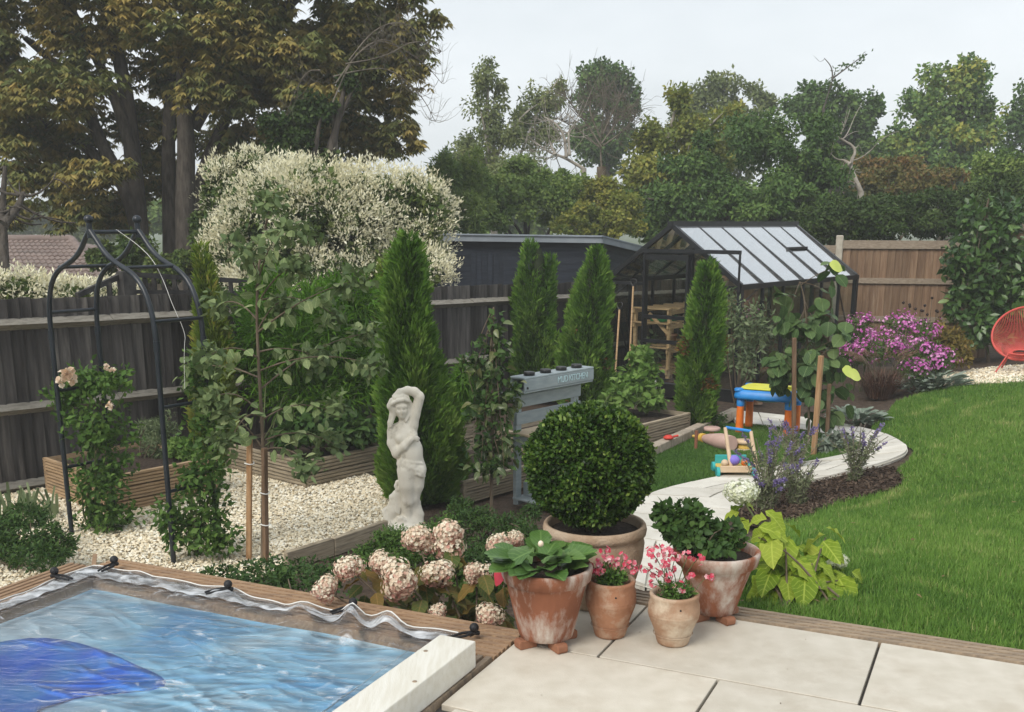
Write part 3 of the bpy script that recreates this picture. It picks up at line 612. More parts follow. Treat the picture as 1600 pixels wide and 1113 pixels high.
# ------------------------------------------------------------------ fences, beds, arch, shed, roof beyond
pm('dark_board', (.045, .041, .040), (.095, .087, .082), 3, .85, .5, 24, stretch=(8, 8, .7), objvar=.42, c3=(.15, .135, .12), c3scale=1.5, c3lo=.58, c3hi=.8, spec=.2)
pm('grey_rail', (.17, .155, .13), (.30, .28, .24), 5, .9, .5, 30, stretch=(2, 2, 14), c3=(.10, .09, .08), c3scale=5, c3lo=.55, c3hi=.75, spec=.2)
pm('brown_board', (.17, .105, .066), (.25, .165, .105), 3, .8, .4, 24, stretch=(8, 8, .7), objvar=.22, c3=(.32, .24, .17), c3scale=2, c3lo=.55, c3hi=.8, spec=.2)
pm('tan_rail', (.24, .19, .14), (.34, .275, .21), 6, .85, .3, 30, stretch=(2, 8, 8), c3=(.12, .085, .06), c3scale=9, c3lo=.68, c3hi=.74)
pm('concrete_post', (.42, .38, .31), (.52, .48, .40), 12, .9, .4, 60)
pm('bed_wood', (.34, .225, .125), (.48, .34, .21), 5, .75, .3, 30, stretch=(1.5, 1.5, 30), objvar=.12, c3=(.17, .13, .09), c3scale=1.8, c3lo=.5, c3hi=.75)
pm('bed_wood_old', (.27, .22, .155), (.41, .345, .25), 5, .8, .3, 30, stretch=(1.5, 1.5, 30), objvar=.12, c3=(.12, .105, .08), c3scale=1.8, c3lo=.5, c3hi=.75)
pm('shed_paint', (.010, .014, .024), (.020, .027, .040), 3, .6, .2, 20, stretch=(1, 1, 10), objvar=.15)
pm('fascia_grey', (.22, .25, .28), (.28, .31, .34), 3, .6)
pm('arch_metal', (.008, .012, .018), (.016, .022, .030), 9, .35, .08, 60, spec=.5)
pm('roof_tile', (.17, .125, .11), (.26, .20, .175), 3, .85, .3, 30, objvar=.06, c3=(.10, .09, .08), c3scale=1.5, c3lo=.5, c3hi=.8)
pm('house_wall', (.35, .25, .19), (.42, .31, .24), 4, .9)
pm('old_timber', (.030, .028, .028), (.07, .065, .06), 8, .85, .3, 30)
ZT = lambda w_: .98-.0225*(w_-3.81)
FN = 9.04
def dark_fence():
    t = thing('feather_edge_fence', WN(7, FN, -.7), 'tall dark weathered close-board fence running along the left side', 'fence')
    m = MB(); bw = .104
    vs = [(-bw/2, -.002, 0), (bw/2, -.024, 0), (bw/2, .001, 0), (-bw/2, .001, 0)]; H_ = 1.72
    m.add(vs+[(x, y, -H_) for x, y, z in vs], [(0, 1, 2, 3), (7, 6, 5, 4), (0, 4, 5, 1), (1, 5, 6, 2), (2, 6, 7, 3), (3, 7, 4, 0)])
    me = m.mesh('board'); me.materials.append(MATS['dark_board']); rg = rgen(1)
    for i in range(136):
        w_ = 2.5+i*.1; p = WN(w_, FN+.004*(i % 2), ZT(w_)+rg.normal()*.006)
        M = Matrix(((Wd[0], Nd[0], 0, p[0]), (Wd[1], Nd[1], 0, p[1]), (0, 0, 1, p[2]), (0, 0, 0, 1))) @ Matrix.Rotation(rg.normal()*.003, 4, 'Y')
        inst('board', me, M, t)
    for dz in (.215, .93, 1.60):                       # arris rails: triangular, pale where the weather reaches them
        for k in range(6):
            w0, w1 = 2.4+k*2.35, 2.4+(k+1)*2.35-.006
            tri = [(-.014, .055), (-.10, .008), (-.014, -.045)]
            vs = []
            for w_ in (w0, w1): vs += [WN(w_, FN+a, ZT(w_)-dz+b+(.004 if k % 2 else 0)) for a, b in tri]
            MB().add(vs, [(0, 1, 2), (5, 4, 3), (0, 3, 4, 1), (1, 4, 5, 2), (2, 5, 3, 0)]).build('rail', 'grey_rail', t)
    for k in range(7):
        w_ = 2.4+k*2.35; p = WN(w_, FN+.06, 0); MB().box((p[0], p[1], ZT(w_)-.86), (.09, .09, 1.68), (*Wd, 0), (*Nd, 0)).build('post', 'dark_board', t)
dark_fence()
def right_fence():
    d = np.array([math.cos(math.radians(-14)), math.sin(math.radians(-14)), 0]); nn = np.array([-d[1], d[0], 0])
    P0 = at(1312, 376, 17.2)
    t = thing('close_board_fence', (P0[0], P0[1], -.45), 'brown close-board panel fence with pale concrete posts beside the greenhouse', 'fence')
    m = MB(); bw = .125
    vs = [(-bw/2, -.003, 0), (bw/2, -.022, 0), (bw/2, .001, 0), (-bw/2, .001, 0)]
    m.add(vs+[(x, y, -1.8) for x, y, z in vs], [(0, 1, 2, 3), (7, 6, 5, 4), (0, 4, 5, 1), (1, 5, 6, 2), (2, 6, 7, 3), (3, 7, 4, 0)])
    me = m.mesh('board'); me.materials.append(MATS['brown_board']); pw = 2.36; rg = rgen(2)
    for k, top in ((-1, 1.22), (0, 1.30), (1, 1.60), (2, 1.64)):
        q = P0+d*(k*pw)
        MB().box((q[0], q[1], top-.86+.035), (.11, .11, 1.86), d, nn).build('post', 'concrete_post', t, bevel=.012)
        for i in range(20):
            b = q+d*(.06+(i+.5)*(pw-.10)/20)
            M = Matrix(((d[0], nn[0], 0, b[0]), (d[1], nn[1], 0, b[1]), (0, 0, 1, top-.02), (0, 0, 0, 1))); inst('board', me, M, t)
        for z, hh in ((top-.05, .10), (top-.60, .085), (top-1.20, .085)):
            a, b = q+d*.056-nn*.032, q+d*(pw-.056)-nn*.032
            MB().bar([a[0], a[1], z], [b[0], b[1], z], .038, hh).build('rail', 'tan_rail', t)
        a, b = q+d*.05, q+d*(pw-.05); MB().bar([a[0], a[1], top+.014], [b[0], b[1], top+.014], .10, .026).build('capping', 'tan_rail', t)
right_fence()
def ribbed(a, b, z0, hgt_, parent, mat, out):
    a = np.array(a[:2]); b = np.array(b[:2]); L = np.linalg.norm(b-a); X = (b-a)/L
    me = grooved(L, hgt_, .026, 4).mesh('side_board'); me.materials.append(MATS[mat])
    c = (a+b)/2; o = np.array(out)
    M = Matrix(((X[0], 0, o[0], c[0]), (X[1], 0, o[1], c[1]), (0, 1, 0, z0+hgt_/2), (0, 0, 0, 1)))
    return inst('side_board', me, M, parent)
pm('compost', (.035, .024, .018), (.075, .054, .04), 30, .95, 1., 80, c3=(.15, .115, .085), c3scale=55, c3lo=.62, c3hi=.72, dist=.02)
BEDS = {}
def raised_bed(w0, w1, n0, n1, H, nb, mat, label, zg=-.67, seed=0):
    c = WN((w0+w1)/2, (n0+n1)/2, zg); t = thing('raised_bed', c, label, 'raised bed', 'timber raised beds')
    bh = H/nb
    for k in range(nb):
        z = zg+k*bh
        for (a, b, o) in ((WN(w0, n0), WN(w1, n0), -Nd), (WN(w1, n1), WN(w0, n1), Nd), (WN(w0, n1), WN(w0, n0), -Wd), (WN(w1, n0), WN(w1, n1), Wd)):
            ribbed(a, b, z+.002, bh-.005, t, mat, o)
    for (a, b) in ((w0, n0), (w1, n0), (w0, n1), (w1, n1)):
        p = WN(a+(.02 if a == w0 else -.02), b+(.02 if b == n0 else -.02)); MB().box((p[0], p[1], zg+H/2), (.035, .035, H-.01), (*Wd, 0), (*Nd, 0)).build('corner_post', mat, t)
    nx = 26; a_ = np.linspace(w0+.03, w1-.03, nx); b_ = np.linspace(n0+.03, n1-.03, nx); A, B = np.meshgrid(a_, b_)
    Z = zg+H-.05+.6*(.02*wob(A, B, seed+40, 10, 5, 30)+.03*np.sin((A-w0)/(w1-w0)*math.pi)*np.sin((B-n0)/(n1-n0)*math.pi))
    X = A*Wd[0]+B*Nd[0]; Y = A*Wd[1]+B*Nd[1]; i = np.arange(nx*nx).reshape(nx, nx)
    f = np.stack([i[:-1, :-1], i[:-1, 1:], i[1:, 1:], i[1:, :-1]], -1).reshape(-1, 4); lo = np.array(wloc(t))
    link('compost', npmesh('compost', np.stack([X, Y, Z], -1).reshape(-1, 3)-lo, f, smooth=True), 'compost', t)
    return t
raised_bed(3.89, 4.90, 7.67, 8.75, .335, 3, 'bed_wood', 'warm brown ribbed timber planter behind the rose arch', seed=1)
raised_bed(5.46, 6.38, 7.21, 8.55, .265, 2, 'bed_wood_old', 'weathered ribbed planter filled with dark ground cover beside the gravel', seed=2)
raised_bed(6.44, 7.63, 7.22, 8.40, .29, 2, 'bed_wood_old', 'weathered ribbed planter right of the large conifer under feathery leaves', seed=3)
raised_bed(6.02, 7.35, 5.84, 6.80, .205, 2, 'bed_wood_old', 'low ribbed planter of bare dark compost behind the grey play kitchen', seed=4)
raised_bed(7.75, 9.87, 6.07, 7.05, .24, 2, 'bed_wood_old', 'long pale ribbed planter of leafy vegetables along the turf kerb', seed=5)
# small timber edging of the bed behind the pool
eb = thing('bed_edging', G(510, 868), 'low timber edging board between gravel and planted bed', 'edging')
for (x0, y0, x1, y1) in ((447, 886, 520, 863), (521, 863, 604, 834)):
    a, b = G(x0, y0), G(x1, y1); MB().bar([a[0], a[1], -.62], [b[0], b[1], -.62], .04, .13).build('board', 'bed_wood_old', eb, bevel=.004)
# ---- rose arch
E_ = np.array([math.cos(math.radians(-36)), math.sin(math.radians(-36)), 0]); F_ = np.array([-E_[1], E_[0], 0])
AC = np.array([-2.30, 6.80, 0])-E_*.61
def arch_pt(s, d, z): return AC+E_*s+F_*d+np.array([0, 0, z])
def rose_arch():
    t = thing('rose_arch', arch_pt(0, .185, -.66), 'black tubular metal rose arch with pointed ogee top', 'garden arch')
    half = [(.61, -.70), (.61, .1), (.61, .62), (.612, .82), (.605, .97), (.575, 1.10), (.515, 1.21), (.42, 1.285), (.31, 1.325), (.21, 1.365), (.125, 1.425), (.06, 1.495), (.0, 1.555)]
    for d in (0, .37):
        for sgn in (-1, 1):
            pts = [arch_pt(sgn*s-.02*max(0, (z-.9)/.65), d, z) for s, z in half]
            pts = smoothpoly(pts, 1); MB().tube(pts, .0175, 10).build('hoop', 'arch_metal', t)
            for z in (.82,):
                a = arch_pt(sgn*.612, d, z-.035); b = arch_pt(sgn*.612, d, z+.035); MB().tube([a, b], .021, 10).build('sleeve', 'arch_metal', t)
        MB().tube([arch_pt(-.02, d, 1.50), arch_pt(-.02, d, 1.60)], .019, 10).build('finial_stem', 'arch_metal', t)
        MB().ball(arch_pt(-.02, d, 1.622), .030, 14, 10).build('finial_ball', 'arch_metal', t)
    MB().tube([arch_pt(-.02, 0, 1.54), arch_pt(-.02, .37, 1.54)], .014, 8).build('crossbar', 'arch_metal', t)
    for s, z in ((-.61, .98), (.61, .98), (-.42, 1.30), (.36, 1.315), (-.61, .42), (.61, .42), (-.61, -.15), (.61, -.15)):
        s2 = s-.02*max(0, (z-.9)/.65)
        MB().tube([arch_pt(s2, 0, z), arch_pt(s2, .37, z)], .0125, 8).build('crossbar', 'arch_metal', t)
    c = thing('hanging_string', arch_pt(-.02, .17, 1.555), 'thin white string hanging from the top of the rose arch', 'string')
    pts = [arch_pt(-.02, .2, 1.556), arch_pt(.1, .27, 1.46), arch_pt(.28, .26, 1.36), arch_pt(.38, .26, 1.22), arch_pt(.47, .25, 1.06), arch_pt(.56, .27, .88), arch_pt(.60, .22, .80), arch_pt(.61, .20, .65), arch_pt(.60, .2, .52)]
    MB().tube(smoothpoly(pts, 2), .0016, 6).build('strand', 'white_cord', c)
rose_arch()
# ---- trellis on the neighbour's side of the fence
def trellis():
    Y = 10.6; p = at(196, 460, Y)
    t = thing('trellis_panel', (p[0], p[1], -.6), 'dark trellis with thick post and sloping top rail behind the fence', 'trellis')
    q = at(196, 424, Y); MB().box((q[0], q[1], q[2]-.85), (.13, .13, 1.7), (*Wd, 0), (*Nd, 0)).build('post', 'old_timber', t)
    def rail(x0, y0, x1, y1, dY=1.15, th=.05):
        a = at(x0, y0, Y); b = at(x1, y1, Y+dY); MB().bar(a, b, .04, th).build('rail', 'old_timber', t)
    rail(187, 432, 120, 462, -.5); rail(205, 429, 390, 440, 1.4); rail(205, 456, 390, 458, 1.4, .04)
    for x, y0, dY in ((226, 432, .16), (240, 433, .28), (256, 434, .42), (272, 434, .55), (290, 436, .68), (360, 438, 1.2), (376, 439, 1.3)):
        a = at(x, y0, Y+dY); MB().box((a[0], a[1], a[2]-.45), (.045, .03, .9)).build('slat', 'old_timber', t)
    for x, y0, dY in ((150, 449, -.3), (170, 441, -.15)):
        a = at(x, y0, Y+dY); MB().box((a[0], a[1], a[2]-.35), (.045, .03, .7)).build('slat', 'old_timber', t)
trellis()
# ---- neighbour's tiled roof
def neighbour_house():
    Yr, Ye = 27., 22.5
    r0, r1 = at(-130, 376, Yr), at(112, 376, Yr); e0, e1 = at(-130, 452, Ye), at(172, 452, Ye)
    t = thing('neighbour_house', (r1[0]-2, Yr, -1), 'low house with brown tiled roof beyond the left fence', 'house')
    MB().prism([(e0[0]-.0, Ye+.3), (e1[0]-.35, Ye+.3), (e1[0]-.35, Yr+4), (e0[0], Yr+4)], -1.2, e1[2]-.02).build('wall', 'house_wall', t)
    rf = MB().add([e0, e1, r1, r0, (e1[0], Yr*2-Ye, e1[2]), (e0[0], Yr*2-Ye, e0[2])], [(0, 1, 2, 3), (1, 4, 2), (3, 2, 4, 5), (0, 3, 5)]).build('roof', 'roof_tile', t)
    n = 13
    for i in range(n):                            # courses of pantiles, each a wavy strip lapped over the one below
        f0, f1 = i/n, (i+1.12)/n
        vs = []; m = 90
        for f, dz in ((f0, .05), (f1, .012)):
            for k in range(m+1):
                s = k/m; a = e0+(e1-e0)*s; b = r0+(r1-r0)*s; p = a+(b-a)*min(f, 1.0); vs.append(p+np.array([0, -.02, dz+.018*math.sin(k*math.pi/1.5)]))
        for k in range(m+1):
            s = k/m; a = e0+(e1-e0)*s; b = r0+(r1-r0)*s; p = a+(b-a)*f0; vs.append(p+np.array([0, -.02, 0]))
        fs = [(k, k+1, m+2+k, m+1+k) for k in range(m)]+[(2*m+2+k, 2*m+3+k, k+1, k) for k in range(m)]
        MB().add(vs, fs).build('tile_course', 'roof_tile', rf)
    MB().tube([r0+np.array([0, 0, .03]), r1+np.array([0, 0, .03])], .11, 8).build('ridge_tile', 'roof_tile', rf)
    MB().tube([r1+np.array([0, 0, .03]), e1+np.array([0, 0, .03])], .10, 8).build('hip_tile', 'roof_tile', rf)
neighbour_house()
# ---- shed
def shed():
    Y0 = 19.; a, b = at(640, 368, Y0+.3), at(930, 372, Y0); c = at(1012, 391, Y0+3.2)
    zt = (a[2]+b[2])/2; zc = c[2]-.02
    t = thing('garden_shed', (b[0]-1, Y0, -1), 'blue-black timber shed with pale grey fascia behind the fence', 'shed')
    dx = np.array([c[0]-b[0], c[1]-b[1]])
    a2 = a[:2]+dx
    MB().add([(a[0], a[1], -1.1), (b[0], b[1], -1.1), (c[0], c[1], -1.1), (a2[0], a2[1], -1.1), (a[0], a[1], zt-.05), (b[0], b[1], zt-.05), (c[0], c[1], zc-.05), (a2[0], a2[1], zc-.05)],
             [(0, 1, 5, 4), (1, 2, 6, 5), (2, 3, 7, 6), (3, 0, 4, 7)]).build('wall', 'shed_paint', t)
    L = np.linalg.norm((b-a)[:2]); X = np.array([*(b-a)[:2], 0])/L; nn = np.array([X[1], -X[0], 0])
    for i in range(9):                            # overlapping boards on front and side
        z = zt-.12-i*.14
        p, q = a+nn*.012, b+nn*.012; MB().bar([p[0], p[1], z], [q[0], q[1], z], .024, .132).build('cladding_board', 'shed_paint', t)
        d2 = np.array([*dx, 0])/np.linalg.norm(dx); n2 = np.array([d2[1], -d2[0], 0])
        z0, z1 = zt-.14-i*.14, max(zc-.14-i*.14, -1)
        if i < 8: p, q = b+n2*.012, c+n2*.012; MB().bar([p[0], p[1], z0], [q[0], q[1], z1], .024, .13).build('cladding_board', 'shed_paint', t)
    for x0, x1 in ((736, 770), (771, 806), (850, 880)):
        p, q = at(x0, 394, Y0+.22), at(x1, 394, Y0+.2); c_ = (p+q)/2
        MB().box((c_[0], c_[1]-.06, c_[2]-.7), (q[0]-p[0]-.01, .03, 1.4)).build('door', 'shed_paint', t)
        for k in range(4):
            xx = p[0]+(q[0]-p[0])*(k+.5)/4; MB().box((xx, c_[1]-.081, c_[2]-.7), ((q[0]-p[0])/4-.012, .012, 1.38)).build('door_board', 'shed_paint', t)
    rf = MB().add([a+np.array([-.1, -.25, .02]), b+np.array([.12, -.25, .02]), np.array([c[0]+.15, c[1], zc+.02]), np.array([a2[0], a2[1], zc+.02])], [(0, 1, 2, 3)]).build('roof', 'fascia_grey', t)
    p, q = a+np.array([-.1, -.2, -.02]), b+np.array([.1, -.2, -.02]); MB().bar(p, q, .035, .13).build('fascia', 'fascia_grey', rf)
    p, q = b+np.array([.1, -.2, -.02]), np.array([c[0]+.12, c[1], zc-.02]); MB().bar(p, q, .035, .13).build('fascia', 'fascia_grey', rf)
shed()
# ---- distant hill
def hill(name, x0, x1, Y, y_top, mat, seed):
    rg = rgen(seed); n = 60; vs = []
    for k in range(n+1):
        x = x0+(x1-x0)*k/n; s = math.sin(math.pi*k/n)**.5
        z = at(800, y_top, Y)[2]*s+.8*s*math.sin(k*1.7)*1.2+s*rg.random()*1.2
        vs += [(x, Y, z), (x, Y-60, -1.5), (x, Y+80, -1.5)]
    fs = []
    for k in range(n): a = k*3; fs += [(a+1, a+4, a+3, a), (a, a+3, a+5, a+2)]
    o = MB().add(vs, fs).build(name, mat); o['kind'] = 'structure'
pm('hill_woods', (.10, .13, .085), (.14, .17, .11), .08, .95, 1, .4, dist=2)
hill('hills', -330, 260, 420, 334, 'hill_woods', 1)
# ------------------------------------------------------------------ greenhouse
glassmat('roof_glass', (.86, .90, .90), 1.1, .40, .02)
glassmat('side_glass', (.95, .97, .96), .8, .025, .01)
pm('gh_frame', (.008, .009, .011), (.014, .015, .018), 12, .4, spec=.5)
pm('staging_wood', (.42, .27, .14), (.55, .38, .22), 6, .7, .2, 30, stretch=(2, 2, 12), objvar=.15)
GC = np.array([2.92, 13.59, 0]); GL, GW, ZB, ZE, ZR = 3.48, 2.12, -.72, .80, 1.575
def gh(a, b, z): return GC+np.array([*(Wd*a+Nd*b), z])
def greenhouse():
    t = thing('greenhouse', gh(GL/2, GW/2, ZB), 'black framed glass greenhouse with pitched roof against the fence', 'greenhouse')
    W3, N3 = np.array([*Wd, 0]), np.array([*Nd, 0]); S = .042
    def bar(n_, a, b, wd=S, th=S): return MB().bar(a, b, wd, th).build(n_, 'gh_frame', t)
    for a, b in ((gh(0, 0, 0), gh(GL, 0, 0)), (gh(0, GW, 0), gh(GL, GW, 0)), (gh(0, 0, 0), gh(0, GW, 0)), (gh(GL, 0, 0), gh(GL, GW, 0))):
        z = np.array([0, 0, ZB+.09]); bar('plinth', a+z, b+z, .07, .2)
    PZ = ZB+.19
    for a in (0, GL):
        for b in (0, GW): bar('corner_post', gh(a, b, PZ), gh(a, b, ZE), .065, .065)
    for b in (0, GW): bar('eave', gh(-.04, b, ZE), gh(GL+.04, b, ZE), .07, .065)
    bar('ridge', gh(-.05, GW/2, ZR+.01), gh(GL+.05, GW/2, ZR+.01), .09, .07)
    nb = 6; h = GW/2
    for i in range(nb+1):
        a = GL*i/nb; end = i in (0, nb)
        for b0, sg in ((0, 1), (GW, -1)):
            bar('rafter', gh(a, b0, ZE+.02), gh(a, h, ZR-.01), .06 if end else .036, .06 if end else .036)
            if not end: bar('glazing_bar', gh(a, b0, PZ), gh(a, b0, ZE), .036, .036)
    for i in range(nb):
        a0, a1 = GL*i/nb+.02, GL*(i+1)/nb-.02
        for b0, sg in ((0, 1), (GW, -1)):
            q = [gh(a0, b0+sg*.02, ZE+.03), gh(a1, b0+sg*.02, ZE+.03), gh(a1, h-sg*.02, ZR-.005), gh(a0, h-sg*.02, ZR-.005)]
            nrm = unit(np.cross(q[1]-q[0], q[3]-q[0])); nrm = nrm*np.sign(nrm[2])*.004
            MB().add(q+[p-nrm for p in q], [(0, 1, 2, 3), (7, 6, 5, 4), (0, 4, 5, 1), (1, 5, 6, 2), (2, 6, 7, 3), (3, 7, 4, 0)]).build('roof_pane', 'roof_glass', t)
            q = [gh(a0, b0, PZ), gh(a1, b0, PZ), gh(a1, b0, ZE-.035), gh(a0, b0, ZE-.035)]; o = N3*.004
            MB().add(q+[p+o for p in q], [(0, 1, 2, 3), (7, 6, 5, 4), (0, 4, 5, 1), (1, 5, 6, 2), (2, 6, 7, 3), (3, 7, 4, 0)]).build('side_pane', 'side_glass', t)
    a = GL*4.5/6; f = .52
    bar('vent_bar', gh(GL*4/6, h*(1-f)*0+h*.52, ZE+(ZR-ZE)*.52+.035), gh(GL*5/6, h*.52, ZE+(ZR-ZE)*.52+.035), .04, .03)
    for a, sgn in ((0, -1), (GL, 1)):               # gables
        b1, b2 = (.74, 1.46) if a == 0 else (.70, 1.42)
        zr = lambda b: ZE+(ZR-ZE)*(1-abs(b-h)/h)
        for b in (b1, b2): bar('gable_bar', gh(a, b, PZ), gh(a, b, zr(b)-.02), .05, .05)
        for (c, d) in ((0, b1), (b2, GW)): bar('gable_rail', gh(a, c, ZE-.01), gh(a, d, ZE-.01), .04, .04)
        bar('gable_rail', gh(a, b1, 1.22), gh(a, b2, 1.22), .045, .06)
        def pane(pts):
            o = W3*.004; n = len(pts); q = [gh(a, *p) for p in pts]
            MB().add(q+[p+o for p in q], [tuple(range(n)), tuple(range(2*n-1, n-1, -1))]+[(i, n+i, n+(i+1) % n, (i+1) % n) for i in range(n)]).build('gable_pane', 'side_glass', t)
        pane([(.03, PZ), (b1-.02, PZ), (b1-.02, ZE-.03), (.03, ZE-.03)]); pane([(b2+.02, PZ), (GW-.03, PZ), (GW-.03, ZE-.03), (b2+.02, ZE-.03)])
        pane([(.05, ZE+.01), (b1-.02, ZE+.01), (b1-.02, zr(b1)-.05)]); pane([(b2+.02, ZE+.01), (GW-.05, ZE+.01), (b2+.02, zr(b2)-.05)])
        pane([(b1+.02, 1.25), (b2-.02, 1.25), (b2-.02, zr(b2)-.05), (h, ZR-.06), (b1+.02, zr(b1)-.05)])
        if a: pane([(b1+.02, PZ), (b2-.02, PZ), (b2-.02, 1.19), (b1+.02, 1.19)])
    # sliding door on its track in front of the gable
    dr = thing('door', gh(-.07, 1.1, ZB+.2), 'x', 'x'); del dr['label']; del dr['category']; dr.parent = t; dr.location = Vector(gh(-.07, 1.1, ZB+.2))-wloc(t)
    def db(n_, a, b, wd, th): MB().bar(a, b, wd, th).build(n_, 'gh_frame', dr)
    for b in (.76, 1.44): db('stile', gh(-.06, b, PZ), gh(-.06, b, 1.18), .045, .03)
    for z, th in ((PZ+.03, .06), (.03, .05), (.36, .05), (1.15, .07)): db('door_rail', gh(-.06, .76, z), gh(-.06, 1.44, z), .03, th)
    for z0, z1 in ((PZ+.05, .01), (.05, .34), (.38, 1.12)):
        q = [gh(-.062, .78, z0), gh(-.062, 1.42, z0), gh(-.062, 1.42, z1), gh(-.062, .78, z1)]; o = W3*.004
        MB().add(q+[p+o for p in q], [(0, 1, 2, 3), (7, 6, 5, 4), (0, 4, 5, 1), (1, 5, 6, 2), (2, 6, 7, 3), (3, 7, 4, 0)]).build('door_pane', 'side_glass', dr)
    bar('door_track', gh(-.075, -.02, 1.235), gh(-.075, 1.5, 1.235), .04, .05)
    bar('track_support', gh(-.075, -.01, 1.23), gh(-.075, -.01, ZE-.05), .022, .022)
    for b0 in (.03, GW-.03):                        # corner braces
        bar('brace', gh(.03, b0, .55), gh(.55, b0, ZE-.03), .02, .02); bar('brace', gh(GL-.03, b0, -.1), gh(GL-.6, b0, ZE-.03), .02, .02)
        bar('brace', gh(.04, b0, .75), gh(.62, b0, -.45), .018, .018)
greenhouse()
def staging():
    t = thing('greenhouse_staging', gh(1.3, 1.6, ZB), 'tan wooden staging with shelves inside the greenhouse', 'shelving')
    for a in (.35, 1.3, 2.4):
        for b in (1.28, 1.85): MB().bar(gh(a, b, ZB+.02), gh(a, b, .42), .045, .045).build('leg', 'staging_wood', t)
        MB().bar(gh(a, 1.26, .06), gh(a, 1.62, .36), .03, .04).build('brace', 'staging_wood', t)
    for z in (-.42, -.12, .22, .42):
        for b in (1.28, 1.85): MB().bar(gh(.3, b, z-.03), gh(2.5, b, z-.03), .03, .06).build('shelf_rail', 'staging_wood', t)
        for k in range(9): MB().bar(gh(.32+k*.27, 1.25, z+.012), gh(.32+k*.27, 1.88, z+.012), .07, .018).build('shelf_slat', 'staging_wood', t)
staging()
# ------------------------------------------------------------------ trees beyond the fences
leafmat('chestnut_leaf', [(.120, .158, .057), (.210, .227, .076), (.352, .287, .092), (.581, .426, .142)], trans=.28, rough=.6)
leafmat('dark_leaf', [(.048, .097, .028), (.087, .161, .042), (.160, .243, .058)], trans=.22)
leafmat('ivy_leaf_', [(.032, .087, .034), (.058, .150, .050), (.118, .219, .073)], trans=.15)
leafmat('ivy_leaf', [(.022, .048, .011), (.047, .086, .019), (.092, .132, .034)], trans=.15)
leafmat('mid_leaf', [(.082, .149, .038), (.160, .243, .058), (.291, .358, .094)], trans=.25)
leafmat('maple_leaf', [(.069, .143, .046), (.131, .229, .062), (.248, .329, .079), (.379, .343, .062)], trans=.25)
leafmat('birch_leaf', [(.112, .150, .058), (.190, .231, .088), (.291, .308, .112)], trans=.3)
leafmat('yellow_leaf', [(.114, .166, .036), (.228, .258, .053), (.444, .396, .096)], trans=.3)
leafmat('rust_leaf', [(.095, .116, .036), (.157, .143, .044), (.291, .154, .060)], trans=.25)
leafmat('vine_leaf', [(.045, .092, .026), (.101, .154, .040), (.190, .220, .064)], trans=.25)
leafmat('vine_bloom', [(.62, .57, .36), (.85, .81, .59), (.93, .91, .75)], trans=.25, rough=.8)
pm('bark_dark', (.055, .046, .038), (.11, .094, .078), 6, .95, .8, 16, stretch=(3, 3, .7), dist=.03)
pm('bark_pale', (.26, .23, .19), (.40, .36, .31), 6, .9, .4, 16)
pm('bark_mid', (.15, .13, .10), (.24, .21, .17), 6, .9, .4, 16)
pm('bark_twig', (.11, .092, .07), (.19, .165, .13), 6, .9, .4, 16)
pm('bark_brown', (.10, .075, .05), (.18, .14, .10), 9, .9, .4, 30, stretch=(2, 2, .5))
def Bl(px, py, rx, ry, Y, ky=.8):
    c = at(px, py, Y); s = ppm(c); return (c[0], c[1], c[2], rx/s, ky*rx/s, ry/s)
def tree(name, label, bx, Y, blobs, n, L, Wl, mat, tr=.25, limbs=7, seed=0, bark='bark_dark', clump=.3, k=18, shell=.5, up=.3, droop=.25, cat='tree', group='trees beyond the fences', zb=-1., split=.35, twigs=True):
    rg = rgen(seed+100); p = at(bx, 348, Y); base = np.array([p[0], Y, zb])
    t = thing(name, base, label, cat, group)
    cs = np.array([b[:3] for b in blobs]); top = cs[np.argmax(cs[:, 2])]
    H_ = top[2]-zb; fork = base+np.array([0, 0, H_*split])+np.array([(cs[:, 0].mean()-base[0])*.2, 0, 0])
    m = MB(); m.tube(smoothpoly([base, base+(fork-base)*.5+rg.normal(size=3)*[.06, .06, 0], fork, fork+(top-fork)*.55+rg.normal(size=3)*.12, top], 1), list(np.interp(np.linspace(0, 1, 10), [0, .3, .6, 1], [tr*1.2, tr*.85, tr*.5, tr*.12])), 10)
    m.build('trunk', bark, t)
    for i in range(limbs):
        b = blobs[i % len(blobs)]; e = np.array(b[:3])+rdir(rg, 1)[0]*np.array(b[3:6])*.75
        a = base+(fork-base)*(.7+.3*rg.random())+(top-fork)*.5*rg.random()
        pts = smoothpoly(curve(a, e, (0, 0, .12*np.linalg.norm(e-a)), 5), 1)
        MB().tube(pts, list(np.linspace(tr*.42, tr*.07, len(pts))), 7).build('limb', bark, t)
    foliage('crown', rg, blobs, int(n*2.4), L*.62, Wl*.62, mat, t, clump, k, shell, up, droop)
    return t
